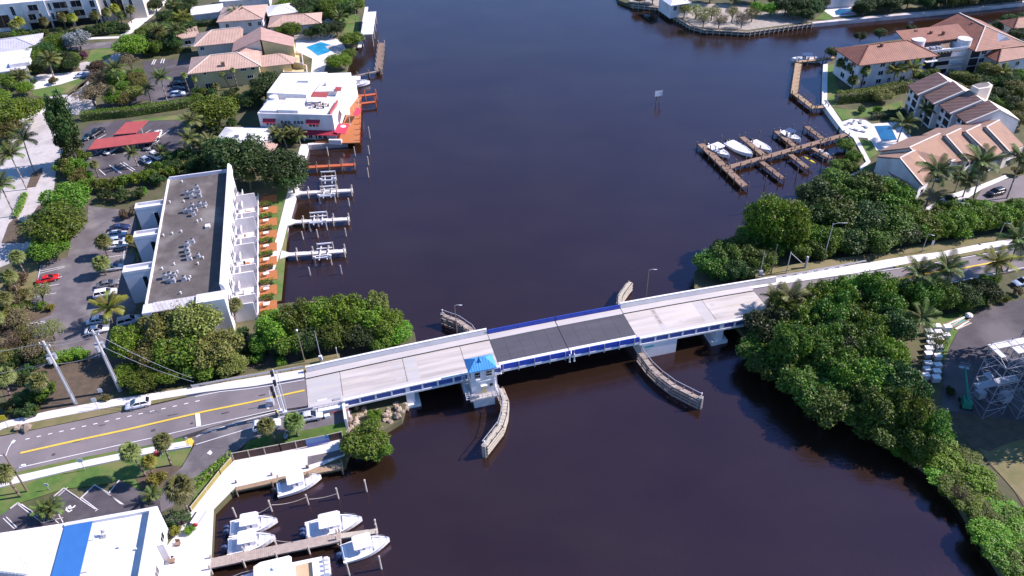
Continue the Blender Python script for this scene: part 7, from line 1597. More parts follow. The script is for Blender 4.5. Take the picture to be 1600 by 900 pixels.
def palm(label, base, top, kind='sabal', m=None, size=1.0, z=LZ, group=None, bark=None, name=None):
    """foot and crown pixels; the trunk leans from one to the other"""
    h = max(1.2, height_of(base, top, z)); p = G(*base, z); q = G(*top, z + h) - p; q.z = h
    if Vector((q.x, q.y)).length > .35 * h: k_ = .35 * h / Vector((q.x, q.y)).length; q.x *= k_; q.y *= k_
    t = thing(name or {'sabal': 'cabbage_palm', 'coco': 'coconut_palm', 'date': 'date_palm'}[kind], label, 'palm', p, 0, group)
    pts = [Vector((q.x * f ** 1.4, q.y * f ** 1.4, h * f)) for f in (0, .2, .4, .6, .8, 1)]
    r0 = .2 if kind == 'sabal' else .19 if kind == 'coco' else .28
    mb = MB().path(pts, r0, r0 * .75, 7)
    if kind == 'coco': mb.tube(pts[0], pts[0] + Vector((0, 0, .5)), r0 * 1.6, r0, 7)
    obj('trunk', mb, bark or ('palm_bark' if kind != 'sabal' else 'palm_bark_brown'), t, True)
    m = m or {'sabal': 'palm_leaf_olive', 'coco': 'palm_leaf', 'date': 'palm_leaf_olive'}[kind]
    if kind == 'sabal':
        c = obj('crown', fan_crown(m, random.randrange(3)), m, t); c.location = q; c.scale = (size * .8,) * 3; c.rotation_euler[2] = random.uniform(0, 6)
        if size > .8:
            sk = MB()
            for i in range(14): a = i * .45; sk.bar(q + Vector((0, 0, -.1)), q + Vector((.38 * math.cos(a) * size, .38 * math.sin(a) * size, -.7 - random.random() * .4)), .1, .03)
            obj('dead_skirt', sk, 'leaf_dry', t)
    else:
        n = 17 if kind == 'coco' else 30
        for i in range(n):
            f = i / (n - 1); k = 0 if f < .35 else 1 if f < .75 else 2
            o = bpy.data.objects.new('frond', frond(m, k)); COL.objects.link(o); o.parent = t; o.location = q
            o.rotation_euler = (random.uniform(-.25, .25), -(1.15 - 1.35 * f) + random.uniform(-.12, .12), i * 2.39996 + random.uniform(-.2, .2)); s = size * random.uniform(.88, 1.1) * (.8 if kind == 'date' else 1) * (.75 + .25 * min(1, f * 3)); s *= 1.25; o.scale = (s, s * .95, s)
        obj('crown_heart', MB().ball((q.x, q.y, q.z), .3 * size, 7, 4, 1.3), 'leaf_ixora' if m == 'palm_leaf_yellow' else 'palm_bark_brown', t)
    return t
# -------------------------------------------------- left bank: trees north of the bridge
g = 'green trees by the water north-west of the bridge'
for (x, y, r, zc, m) in ((432, 512, 30, 5.2, 'leaf_bright'), (466, 500, 29, 5.6, 'leaf_green'), (500, 494, 28, 5.6, 'leaf_bright'), (538, 492, 30, 5.8, 'leaf_bright'), (574, 496, 29, 5.2, 'leaf_bright'), (602, 508, 27, 4.6, 'leaf_bright'), (620, 520, 22, 3.6, 'leaf_bright'), (450, 536, 26, 4.2, 'leaf_green'), (486, 528, 26, 4.4, 'leaf_dark'), (524, 524, 26, 4.6, 'leaf_green'), (562, 524, 25, 4.2, 'leaf_dark'), (595, 530, 22, 3.4, 'leaf_green'), (412, 535, 20, 3.8, 'leaf_green'), (590, 480, 18, 5.6, 'leaf_olive')):
    plant('waterside_tree', 'leafy tree in the waterside clump north-west of the bridge', 'broad', m, x, y, r, zc, g)
g = 'olive and green trees between boulevard and apartment block'
for (x, y, r, zc, m) in ((262, 512, 36, 6.2, 'leaf_olive'), (305, 508, 40, 6.6, 'leaf_olive'), (285, 545, 40, 5.2, 'leaf_green'), (335, 548, 38, 5.0, 'leaf_olive'), (245, 552, 34, 4.8, 'leaf_olive'), (310, 575, 26, 3.6, 'leaf_green'), (265, 580, 26, 3.4, 'leaf_green'), (360, 572, 22, 3.4, 'leaf_olive')):
    plant('shade_tree', 'broad mixed olive-green tree between the boulevard and the long apartment block', 'broad', m, x, y, r, zc, g)
plant('sea_grape', 'bright green tree right behind the right-hand utility pole', 'broad', 'leaf_bright', 200, 536, 26, 5.4); plant('sea_grape', 'bright leafy tree at the foot of the right-hand utility pole', 'broad', 'leaf_bright', 203, 585, 22, 3.2)
plant('sea_grape', 'dark green tree just right of the utility pole above the pavement', 'broad', 'leaf_green', 228, 590, 24, 3.4)
plant('fig_tree', 'round dark green tree beside the west carpark entrance', 'broad', 'leaf_green', 86, 352, 40, 6.0, flat=1.1); plant('fig_tree', 'upper green tree joined to the round carpark tree', 'broad', 'leaf_green', 104, 312, 32, 5.6)
plant('fig_tree', 'dark green tree lobe below the round carpark tree', 'broad', 'leaf_green', 78, 385, 30, 4.2)
plant('banyan_tree', 'large dark tree with sprawling crown right behind the apartment block', 'broad', 'leaf_dark', 378, 250, 42, 7.6); plant('banyan_tree', 'dark tree beside the seawall at the top corner of the apartment lawn', 'broad', 'leaf_dark', 440, 264, 34, 7.0)
plant('banyan_tree', 'dark tree in front of the low white roof', 'broad', 'leaf_dark', 350, 240, 26, 6.6); plant('banyan_tree', 'dark round tree crown touching the seawall north of the lawn', 'broad', 'leaf_dark', 455, 282, 22, 5.0)
plant('round_tree', 'dense bright green tree left of the restaurant', 'broad', 'leaf_bright', 337, 172, 32, 6.0); plant('round_tree', 'clipped round bright green tree by the far driveway', 'broad', 'leaf_bright', 205, 72, 24, 5.4, flat=1.15)
plant('garden_tree', 'dark tree between villa and restaurant', 'broad', 'leaf_dark', 412, 140, 20, 5.6); plant('garden_tree', 'small leafy tree against the restaurant corner', 'broad', 'leaf_dark', 420, 126, 14, 5.0); plant('garden_tree', 'dark shrubby tree below the villa wall', 'broad', 'leaf_dark', 390, 155, 18, 3.6)
plant('pine_tree', 'tall dark narrow tree beside the pale lane', 'tall', 'leaf_dark', 97, 195, 21, 13.5); plant('pine_tree', 'lower half of the dark narrow tree group by the lane', 'tall', 'leaf_dark', 108, 225, 20, 7.5)
plant('street_tree', 'large bright green tree over the lane at the left edge', 'broad', 'leaf_bright', 22, 178, 36, 6.0); plant('street_tree', 'grey-green tree below the bright one at the left edge', 'broad', 'leaf_olive', 8, 205, 22, 5.0); plant('street_tree', 'bright green tree touching the left edge above the lane', 'broad', 'leaf_bright', -12, 160, 26, 5.0)
plant('bare_tree', 'thin brownish half-bare tree by the upper car park', 'sparse', 'leaf_dry', 142, 146, 26, 5.4); plant('bare_tree', 'smaller brownish tree behind the half-bare one', 'sparse', 'leaf_dry', 152, 124, 18, 5.0); plant('bare_tree', 'brownish tree beside the round clipped tree', 'sparse', 'leaf_dry', 202, 96, 15, 4.6); plant('bare_tree', 'thin tree over the planting bed below the red car', 'sparse', 'leaf_olive', 62, 456, 17, 4.4)
plant('bare_tree', 'thin olive tree at the bottom of the left car park', 'sparse', 'leaf_olive', 78, 515, 19, 4.2); plant('garden_tree', 'leafy yellow-green tree in the bed above the hedge at the upper lot', 'broad', 'leaf_olive', 212, 122, 14, 3.6); plant('garden_tree', 'yellowish shrub tree by the upper lot kerb', 'broad', 'leaf_ixora', 208, 142, 12, 2.6)
g = 'garden trees round the white houses at the left'
for (x, y, r, m) in ((50, 85, 14, 'leaf_green'), (68, 78, 14, 'leaf_dark'), (84, 66, 15, 'leaf_green'), (98, 92, 14, 'leaf_dark'), (112, 100, 12, 'leaf_dark'), (58, 104, 12, 'leaf_dark'), (45, 102, 9, 'leaf_green'), (8, 128, 16, 'leaf_green'), (38, 138, 12, 'leaf_bright'), (62, 160, 9, 'leaf_green')):
    plant('garden_tree', 'leafy garden tree crowding round the white houses at the left edge', 'broad', m, x, y, r, None, g)
g = 'dark trees behind the lane at the top'
for (x, y, r) in ((262, 28, 14), (285, 16, 14), (296, 4, 11), (242, 8, 11), (272, 8, 12)): plant('dark_tree', 'dark tree in the shady row behind the top left driveway', 'broad', 'leaf_dark', x, y, r, None, g)
g = 'trees along the far left shore'
for (x, y, r, m) in ((470, 14, 15, 'leaf_dark'), (492, 10, 15, 'leaf_dark'), (515, 12, 16, 'leaf_green'), (540, 10, 15, 'leaf_green'), (556, 6, 12, 'leaf_green'), (505, 46, 14, 'leaf_dark'), (525, 44, 13, 'leaf_dark'), (455, 46, 14, 'leaf_green'), (440, 50, 11, 'leaf_green'), (485, 52, 10, 'leaf_dark')): plant('shore_tree', 'leafy tree in the gardens along the far left shore', 'broad', m, x, y, r, None, g)
plant('sea_grape', 'bright round tree leaning over the water beside the villa pool', 'broad', 'leaf_bright', 550, 62, 17, 4.0); plant('sea_grape', 'bright green tree at the near corner of the villa pool terrace', 'broad', 'leaf_bright', 529, 96, 18, 3.8); plant('sea_grape', 'green tree at the water behind the villa pool', 'broad', 'leaf_green', 545, 84, 11, 3.0)
plant('silver_palm', 'silver-blue fan palm by the far lawn', 'broad', 'leaf_silver', 121, 62, 17, 5.2, cat='palm')
bush('pink flowering shrub under the silver palm', 'flower_pink', 132, 86, 8); bush('round dark clipped shrub beside the far lawn', 'leaf_dark', 109, 82, 5); bush('round dark ball shrub by the lower driveway', 'leaf_dark', 138, 106, 5); bush('grey-green shrub in the driveway circle', 'leaf_olive', 84, 126, 8); bush('small clipped shrub by the short hedge', 'leaf_green', 60, 163, 7)
bush('dark ball shrub on the lawn edge by the drive', 'leaf_dark', 54, 127, 5); bush('yellow-green shrub under the yellow palm by the kerb', 'leaf_ixora', 247, 748, 15, None, 1.35); bush('bright yellow-green shrub on the quay bed', 'leaf_ixora', 275, 829, 10); bush('spiky green shrub on the quay bed', 'leaf_bright', 297, 828, 9)
bush('red flowering shrub at the corner of the round carpark tree', 'flower_red', 117, 354, 5); bush('orange-yellow shrub in the bed below the red car', 'leaf_ixora', 78, 481, 8); bush('green shrub in the bed below the red car', 'leaf_green', 64, 477, 9); bush('orange shrub behind the apartment block parapet', 'leaf_ixora', 258, 270, 9); bush('olive shrub beside the orange one behind the apartment block', 'leaf_olive', 275, 266, 11); bush('bright shrub in the corner of the apartment car park', 'leaf_bright', 222, 300, 10)
g = 'shrubs along the apartment car park'
for (x, y, r, m) in ((130, 292, 15, 'leaf_green'), (150, 290, 15, 'leaf_green'), (172, 288, 15, 'leaf_green'), (192, 285, 15, 'leaf_green'), (212, 280, 14, 'leaf_bright'), (232, 274, 14, 'leaf_green'), (120, 278, 14, 'leaf_olive'), (100, 258, 16, 'leaf_olive'), (112, 268, 14, 'leaf_green'), (190, 305, 14, 'leaf_dark'), (165, 305, 13, 'leaf_dark'), (215, 302, 12, 'leaf_dark'), (245, 262, 12, 'leaf_green'), (270, 245, 14, 'leaf_dark'), (290, 240, 14, 'leaf_dark'), (305, 255, 14, 'leaf_dark'), (325, 262, 14, 'leaf_dark'), (285, 258, 10, 'leaf_olive'), (195, 335, 10, 'leaf_dry'), (208, 330, 10, 'leaf_dry')): bush('shrub in the planting belt between the two left car parks', m, x, y, r, g)
g = 'undergrowth beside the boulevard'
for (x, y, r, m) in ((30, 560, 14, 'leaf_dark'), (60, 565, 13, 'leaf_dark'), (90, 562, 11, 'leaf_bright'), (110, 558, 11, 'leaf_bright'), (130, 556, 11, 'leaf_bright'), (45, 620, 14, 'leaf_dark'), (65, 618, 14, 'leaf_green'), (80, 605, 11, 'leaf_green'), (30, 530, 13, 'leaf_olive'), (20, 500, 14, 'leaf_olive'), (40, 478, 11, 'leaf_green'), (210, 610, 9, 'leaf_green'), (165, 622, 8, 'leaf_olive'), (380, 552, 12, 'leaf_dark'), (395, 540, 14, 'leaf_dark'), (378, 520, 12, 'leaf_dark'), (30, 645, 9, 'leaf_dark'), (15, 640, 10, 'leaf_dark'), (55, 640, 8, 'leaf_green')): bush('low shrub in the undergrowth left along the boulevard', m, x, y, r, g)
plant('mangrove_tree', 'bright bushy mangrove standing alone beside the quay and riprap', 'mangrove', 'leaf_green', 570, 690, 33, 3.6); plant('mangrove_tree', 'small bright mangrove right at the bridge abutment rocks', 'mangrove', 'leaf_bright', 585, 650, 10, 2.0, z0=.4); plant('mangrove_tree', 'lower water side of the lone mangrove by the quay', 'mangrove', 'leaf_green', 592, 700, 20, 2.4, z0=.2); plant('mangrove_tree', 'mangrove shoots between lone mangrove and brown fence', 'mangrove', 'leaf_green', 546, 694, 15, 2.6)
hedge('long clipped hedge behind the red car ports', [(128, 188), (160, 184), (200, 181), (285, 168), (320, 160)], 2.6, 2.4, 'leaf_green'); hedge('dark hedge beside the upper car park', [(228, 88), (262, 84), (300, 80)], 1.8, 1.5, 'leaf_green')
hedge('hedge before the modern white block', [(130, 55), (150, 52), (168, 50)], 1.8, 1.6, 'leaf_dark'); hedge('clipped hedge strip by the median of the lane', [(24, 342), (34, 322), (40, 305)], 1.2, 1.0, 'leaf_bright'); hedge('low hedge along the fence slope by the marina', [(304, 760), (338, 734), (364, 712)], 1.4, .9, 'leaf_bright'); hedge('hedge between drive and marina building', [(262, 815), (285, 818), (296, 808)], 2.0, 1.5, 'leaf_dark')
hedge('bright low hedge before the dark grass by the utility pole', [(85, 566), (110, 560), (132, 556)], 2.2, 1.6, 'leaf_bright'); hedge('hedge row on the shady side of the white houses', [(300, 42), (325, 40), (345, 38)], 2.0, 2.0, 'leaf_dark')
for k in range(9):
    A = CW(14.9 + 5.1, .4 + k * 5.5 + .5); B = CW(14.9 + 8.0, .4 + k * 5.5 + .5); t = thing('hedge', 'short hedge before orange deck number %s from the bridge end' % ['one', 'two', 'three', 'four', 'five', 'six', 'seven', 'eight', 'nine'][k], 'hedge', A, math.radians(13), 'hedges between the orange decks')
    rng = np.random.default_rng(k + 5); n = 420; C = rng.uniform((0, -.75, .1), (3.0, .75, 1.0), (n, 3)); C[:, 2] = np.maximum(C[:, 2], rng.uniform(.3, 1.05, n)); o = bpy.data.objects.new('foliage', quads_mesh('foliage', C, rng.normal(0, .5, (n, 3)) + np.array([0, 0, .7]), .15, .6, 'leaf_green' if k % 3 else 'leaf_ixora', rng)); COL.objects.link(o); o.parent = t; obj('branch_core', MB().b2(.2, 2.8, -.5, .5, .02, .6), 'bark', t)
# -------------------------------------------------- right bank
g = 'trees on the right bank north of the bridge'
for (x, y, r, zc, m) in ((1110, 412, 24, 3.6, 'leaf_mangrove'), (1135, 400, 24, 4.4, 'leaf_mangrove'), (1160, 392, 26, 4.6, 'leaf_mangrove'), (1130, 425, 20, 3.2, 'leaf_mangrove'), (1165, 418, 22, 3.2, 'leaf_dark'), (1190, 402, 22, 4.0, 'leaf_mangrove'), (1295, 375, 22, 4.8, 'leaf_green'), (1275, 372, 20, 4.6, 'leaf_green'), (1180, 372, 22, 5.0, 'leaf_mangrove')): plant('mangrove_tree', 'dark shoreline tree on the right bank just north of the bridge', 'mangrove', m, x, y, r, zc, g)
for k, (x, y, r, zc) in enumerate(((1202, 345, 32, 9.0), (1235, 350, 28, 8.6))): plant('umbrella_tree', ['bright umbrella-crowned tree over the right shore north of the bridge', 'right neighbour of the bright umbrella-crowned shore tree'][k], 'broad', 'leaf_bright', x, y, r, zc)
g = 'dark olive grove before the cream town houses'
for (x, y, r, zc, m) in ((1282, 312, 32, 6.5, 'leaf_dark'), (1318, 302, 34, 7.0, 'leaf_mangrove'), (1352, 300, 34, 7.0, 'leaf_mangrove'), (1388, 310, 32, 6.8, 'leaf_green'), (1312, 338, 34, 6.0, 'leaf_mangrove'), (1348, 342, 36, 6.0, 'leaf_dark'), (1385, 346, 34, 5.6, 'leaf_mangrove'), (1330, 372, 30, 4.6, 'leaf_dark'), (1365, 370, 32, 4.8, 'leaf_mangrove'), (1402, 362, 28, 4.6, 'leaf_dark'), (1268, 338, 24, 5.6, 'leaf_dark'), (1412, 330, 22, 5.0, 'leaf_green')): plant('oak_tree', 'dark spreading tree in the grove before the cream town houses', 'broad', m, x, y, r, zc, g)
g = 'clipped trees of the long hedge on the right'
for k in range(11):
    x = 1432 + k * 19; y = 358 - k * 2.8; plant('hedge_tree', 'bushy tree in the tall green screen above the right-hand pavement', 'mangrove', 'leaf_bright' if k % 3 else 'leaf_green', x, y, 20 + 3 * (k % 2), 4.2, g)
g = 'mangroves beside the marina seawall'
for (x, y, r) in ((1322, 226, 13), (1334, 244, 12), (1312, 258, 14), (1300, 272, 14), (1288, 284, 14), (1330, 262, 12), (1275, 296, 15), (1256, 300, 13), (1318, 276, 11)): plant('mangrove_tree', 'low bright mangrove between right marina water and seawall', 'mangrove', 'leaf_green', x, y, r, 1.9, g, .2)
TH = [(1176, 515), (1212, 500), (1250, 480), (1285, 462), (1325, 452), (1370, 450), (1395, 465), (1404, 500), (1400, 545), (1404, 580), (1420, 612), (1446, 652), (1478, 690), (1520, 732), (1555, 768), (1600, 808), (1660, 850), (1660, 930), (1600, 925), (1572, 880), (1544, 835), (1512, 790), (1470, 745), (1425, 708), (1375, 682), (1322, 655), (1272, 625), (1214, 588), (1176, 556)]
def inside(x, y, poly):
    c = False; j = len(poly) - 1
    for i in range(len(poly)):
        xi, yi = poly[i]; xj, yj = poly[j]
        if (yi > y) != (yj > y) and x < (xj - xi) * (y - yi) / (yj - yi) + xi: c = not c
        j = i
    return c
pts_ = []; rs = random.Random(5)
for _ in range(6000):
    x, y = rs.uniform(1160, 1645), rs.uniform(440, 920)
    if inside(x, y, TH) and all((x - a) ** 2 + (y - b_) ** 2 > (24 if y < 690 else 20) ** 2 for a, b_ in pts_): pts_.append((x, y))
for (x, y) in pts_:
    low = y > 700 or (x > 1500); top_ = y < 520
    if y > 690: zc, r, m, lb, gg = 1.9 + rs.random() * .8, 27, rs.choice(['leaf_green', 'leaf_bright', 'leaf_green']), 'low bright mangrove in the shore thicket at the lower right', 'low mangroves at the lower right'
    elif x - 1160 < (y - 540) * 1.55 + 60 and y > 520: zc, r, m, lb, gg = 3.4 + rs.random() * 1.2, 31, 'leaf_mangrove', 'dark mangrove on the water edge of the right-hand thicket', 'dark mangroves at the water edge'
    else: zc, r, m, lb, gg = 5.0 + rs.random() * 1.6, 31, rs.choice(['leaf_green', 'leaf_mangrove', 'leaf_bright', 'leaf_green', 'leaf_dark', 'leaf_mangrove']), 'tall leafy mangrove inside the thicket between bridge and yard', 'tall mangroves between bridge and yard'
    plant('mangrove_tree', lb, 'mangrove', m, x, y, r * rs.uniform(.85, 1.15), zc, gg)
for k, (x, y, r_, zc) in enumerate(((1345, 508, 15, 5.6), (1300, 520, 13, 5.0), (1395, 600, 13, 5.0), (1240, 545, 12, 4.0), (1450, 700, 13, 3.2), (1500, 770, 12, 2.8))): plant('bare_tree', ['half-bare grey tree in the middle of the right-hand thicket', 'small half-bare tree left of the middle one in the thicket', 'half-bare tree below the storage boxes in the thicket', 'half-bare tree near the bridge pier side of the thicket', 'half-bare tree on the lower slope of the thicket', 'half-bare tree in the low mangroves at the lower right'][k], 'sparse', ['leaf_olive', 'leaf_dry'][k % 2], x, y, r_, zc)
bush('red flowering crown among the trees beside the bridge end', 'flower_red', 1287, 458, 8, None, 6.2)
plant('bare_tree', 'thin grey tree standing between the white storage boxes', 'sparse', 'leaf_olive', 1466, 534, 13, 5.6)
plant('fig_tree', 'dark bushy tree before the yard behind the storage boxes', 'broad', 'leaf_dark', 1508, 462, 20, 4.0); plant('fig_tree', 'dark tree at the roadside above the yard', 'broad', 'leaf_dark', 1540, 456, 20, 4.0); plant('fig_tree', 'dark bushy tree above the timber stack', 'broad', 'leaf_mangrove', 1474, 464, 20, 4.6); plant('fig_tree', 'green tree in the bushy belt below the road palms', 'broad', 'leaf_mangrove', 1440, 462, 24, 5.2)
bush('orange-leaved shrub by the road at the right edge', 'leaf_dry', 1590, 455, 9); bush('green shrub at the top right of the yard', 'leaf_green', 1568, 466, 10); bush('weed clump beside the green boom lift', 'leaf_dark', 1484, 612, 9)
g = 'tall shade trees beyond the right edge'
for (x, y, r, zc) in ((1722, 482, 58, 15), (1690, 515, 50, 12.5), (1735, 540, 60, 13), (1705, 580, 54, 12), (1780, 500, 60, 15)): plant('shade_tree', 'tall shade tree beyond the right edge of the yard', 'broad', 'leaf_green', x, y, r, zc, g)
g = 'garden trees round the tiled condominium'
for (x, y, r, m) in ((1545, 110, 16, 'leaf_olive'), (1560, 100, 14, 'leaf_olive'), (1530, 128, 13, 'leaf_dark'), (1575, 128, 16, 'leaf_dark'), (1590, 145, 16, 'leaf_green'), (1560, 148, 14, 'leaf_dark'), (1598, 120, 13, 'leaf_green'), (1440, 118, 11, 'leaf_dark'), (1455, 112, 10, 'leaf_green'), (1345, 57, 9, 'leaf_dark'), (1376, 52, 9, 'leaf_dark'), (1425, 46, 8, 'leaf_dark'), (1300, 82, 10, 'leaf_dark'), (1562, 42, 12, 'leaf_dark'), (1578, 32, 12, 'leaf_dark'), (1590, 55, 14, 'leaf_dark'), (1545, 45, 9, 'leaf_bright'), (1600, 28, 10, 'leaf_dark'), (1575, 60, 9, 'leaf_green'), (1585, 170, 12, 'leaf_dark')): plant('garden_tree', 'garden tree beside the tiled condominium on the right', 'broad', m, x, y, r, None, g)
hedge('tall clipped hedge below the tiled condominium', [(1306, 160), (1350, 156), (1420, 140)], 3.0, 3.0, 'leaf_bright'); hedge('dark hedge behind the right pool', [(1362, 186), (1400, 182), (1410, 176)], 2.0, 1.5, 'leaf_dark'); hedge('hedge behind the brown-roofed town houses', [(1480, 122), (1520, 126), (1545, 134)], 2.4, 2.2, 'leaf_bright')
plant('topiary_tree', 'pale round tree in front of the tall clipped hedge', 'broad', 'leaf_olive', 1375, 148, 17, 3.2); bush('shrub on the lawn before the right pool', 'leaf_green', 1372, 172, 8); bush('dark shrub on the lawn corner by the right pool', 'leaf_dark', 1345, 172, 8); bush('dark shrub beside the dark hedge of the right pool', 'leaf_dark', 1392, 176, 7)
bush('shrub at the foot of the cream town houses', 'leaf_green', 1432, 318, 10); bush('shrub between the tall palms of the cream town houses', 'leaf_dark', 1485, 312, 9); bush('shrub at the street bend before the town houses', 'leaf_green', 1510, 316, 8); bush('yellow shrub by the town house entrance', 'leaf_ixora', 1590, 268, 9)
# far shore
g = 'clipped trees on the sandy point'
for (x, y, r, m) in ((1088, 16, 15, 'leaf_olive'), (1113, 18, 15, 'leaf_olive'), (1145, 20, 13, 'leaf_olive'), (1176, 20, 13, 'leaf_olive'), (1125, 30, 12, 'leaf_dry'), (1160, 30, 12, 'leaf_dry'), (1100, 28, 12, 'leaf_olive'), (1070, 14, 10, 'leaf_olive')): plant('clipped_tree', 'flat-topped half-bare tree on the sandy point', 'sparse', m, x, y, r, 4.6, g)
plant('clipped_tree', 'left of two round bright green trees on the sandy point', 'broad', 'leaf_bright', 1183, 13, 10, 4.0); plant('clipped_tree', 'right of two round bright green trees on the sandy point', 'broad', 'leaf_bright', 1205, 14, 11, 4.0)
g = 'dark trees on the far shore'
for (x, y, r) in ((1228, 10, 16), (1252, 8, 17), (1272, 12, 14), (1240, 20, 11), (1262, 22, 11), (1215, -2, 14), (1285, 4, 11), (1352, 10, 14), (1372, 4, 14), (1395, 6, 14), (1420, 0, 14), (1450, 2, 14), (1480, -2, 14), (1510, -4, 14), (1540, -6, 14), (1570, -8, 14), (1150, -6, 13), (1180, -8, 13), (1110, -8, 13), (1020, -6, 13), (1000, -4, 10), (1600, -10, 14), (1340, 16, 9)): plant('far_tree', 'dark tree on the far shore beyond the canal', 'broad', 'leaf_dark', x, y, r, None, g)
def scatter(label, group, poly, n, r, kinds, seed, kind='bush', gap=9, name='shrub', zc=None, cat='shrub'):
    q = random.Random(seed); xs = [p[0] for p in poly]; ys = [p[1] for p in poly]; out = []
    for _ in range(n * 40):
        x, y = q.uniform(min(xs), max(xs)), q.uniform(min(ys), max(ys))
        if len(out) < n and inside(x, y, poly) and all((x - a) ** 2 + (y - b_) ** 2 > gap ** 2 for a, b_ in out): out.append((x, y))
    for x, y in out: plant(name, label, kind, q.choice(kinds), x, y, q.uniform(*r), zc, group, LZ, 1.0, cat)
scatter('shrub in the dense planting behind the apartment block', 'planting behind the apartment block', [(232, 262), (262, 250), (300, 235), (345, 255), (350, 262), (262, 275), (240, 290)], 16, (9, 14), ['leaf_green', 'leaf_dark', 'leaf_dark', 'leaf_olive'], 1)
scatter('garden tree in the belt between villa drive and lane', 'belt between villa drive and lane', [(150, 105), (205, 100), (222, 118), (218, 142), (190, 158), (160, 160), (152, 135)], 11, (10, 15), ['leaf_dark', 'leaf_olive', 'leaf_green', 'leaf_dry'], 2, 'broad', 13, 'garden_tree', None, 'tree')
scatter('shrub beside the lane hedge left of the carport lot', 'shrubs left of the carport lot', [(100, 225), (128, 232), (132, 262), (150, 280), (110, 285), (92, 262)], 12, (10, 14), ['leaf_olive', 'leaf_green', 'leaf_dark'], 3)
scatter('garden shrub round the bungalows at the left edge', 'bungalow shrubs', [(0, 60), (60, 55), (118, 62), (122, 104), (50, 112), (40, 96), (62, 78), (0, 72)], 26, (7, 11), ['leaf_dark', 'leaf_green', 'leaf_dark', 'leaf_bright'], 4)
scatter('garden shrub in the shade before the modern white block', 'shrubs before the modern block', [(0, 54), (40, 48), (130, 44), (190, 36), (200, 44), (150, 52), (90, 58), (0, 62)], 24, (6, 10), ['leaf_dark', 'leaf_dark', 'leaf_green'], 5)
scatter('dark tree in the shady garden left of the villa', 'shady garden left of the villa', [(225, 48), (262, 40), (292, 30), (296, 44), (270, 60), (274, 80), (232, 84), (222, 66)], 13, (10, 14), ['leaf_dark', 'leaf_green', 'leaf_dark'], 6, 'broad', 12, 'garden_tree', None, 'tree')
scatter('dark shrub against the villa wall above the hedge', 'shrubs at the villa wall', [(300, 142), (395, 140), (402, 165), (360, 168), (300, 160)], 14, (7, 11), ['leaf_dark', 'leaf_green'], 7)
scatter('shrub in the garden between low white roof and seawall', 'shrubs by the low white roof', [(300, 200), (330, 196), (400, 186), (470, 215), (468, 245), (420, 240), (330, 236), (296, 225)], 18, (8, 13), ['leaf_dark', 'leaf_green', 'leaf_dark', 'leaf_olive'], 8)
scatter('undergrowth shrub in the dark ground by the utility poles', 'undergrowth by the utility poles', [(0, 540), (70, 545), (90, 572), (60, 640), (0, 650)], 18, (10, 15), ['leaf_dark', 'leaf_green', 'leaf_dark', 'leaf_olive'], 9)
scatter('undergrowth shrub under the trees north of the boulevard', 'undergrowth north of the boulevard', [(200, 560), (380, 545), (470, 545), (600, 520), (610, 540), (440, 572), (330, 590), (215, 608)], 22, (8, 12), ['leaf_dark', 'leaf_green', 'leaf_dark'], 10)
scatter('shrub on the rough grass at the left edge', 'rough grass shrubs at the left edge', [(0, 425), (30, 420), (44, 470), (46, 520), (30, 565), (0, 575)], 15, (10, 16), ['leaf_olive', 'leaf_dry', 'leaf_green', 'leaf_olive'], 17, 'bush', 15)
scatter('half-bare olive tree by the left edge of the car park', 'half-bare trees by the left car park', [(0, 480), (60, 500), (90, 530), (60, 560), (0, 560)], 5, (17, 23), ['leaf_olive', 'leaf_dry'], 18, 'sparse', 24, 'bare_tree', 4.0, 'tree')
scatter('garden tree along the far left shore behind the boat shelter', 'far left shore garden trees', [(440, -4), (560, -8), (560, 16), (500, 22), (470, 24), (440, 10)], 14, (11, 15), ['leaf_dark', 'leaf_green', 'leaf_dark'], 11, 'broad', 12, 'garden_tree', None, 'tree')
scatter('shore tree filling the right bank just north of the bridge', 'right bank filling trees', [(1098, 410), (1170, 372), (1250, 335), (1300, 300), (1420, 300), (1425, 360), (1340, 388), (1270, 396), (1195, 410), (1120, 436)], 24, (17, 26), ['leaf_mangrove', 'leaf_dark', 'leaf_mangrove', 'leaf_green'], 12, 'mangrove', 22, 'mangrove_tree', 3.8, 'tree')
scatter('tree in the green belt along the right-hand street', 'green belt along the right street', [(1420, 335), (1500, 325), (1600, 322), (1650, 318), (1650, 345), (1560, 350), (1440, 368)], 18, (15, 20), ['leaf_bright', 'leaf_green', 'leaf_bright'], 13, 'mangrove', 17, 'hedge_tree', 3.6, 'tree')
scatter('garden tree at the right edge behind the town houses', 'trees behind the town houses', [(1510, 125), (1560, 118), (1605, 110), (1610, 190), (1590, 190), (1555, 160), (1520, 145)], 14, (11, 16), ['leaf_dark', 'leaf_olive', 'leaf_green'], 14, 'broad', 14, 'garden_tree', None, 'tree')
scatter('far bank tree lining the canal at the top right', 'canal bank trees', [(1345, 14), (1420, 6), (1610, -10), (1610, -40), (1345, -20)], 26, (12, 16), ['leaf_dark', 'leaf_mangrove', 'leaf_dark'], 15, 'broad', 15, 'far_tree', None, 'tree')
scatter('bush in the belt between boulevard and yard on the right', 'belt between boulevard and yard', [(1400, 448), (1470, 446), (1545, 440), (1560, 462), (1500, 474), (1430, 480)], 14, (13, 18), ['leaf_dark', 'leaf_mangrove', 'leaf_green'], 16, 'mangrove', 16, 'mangrove_tree', 3.2, 'tree')
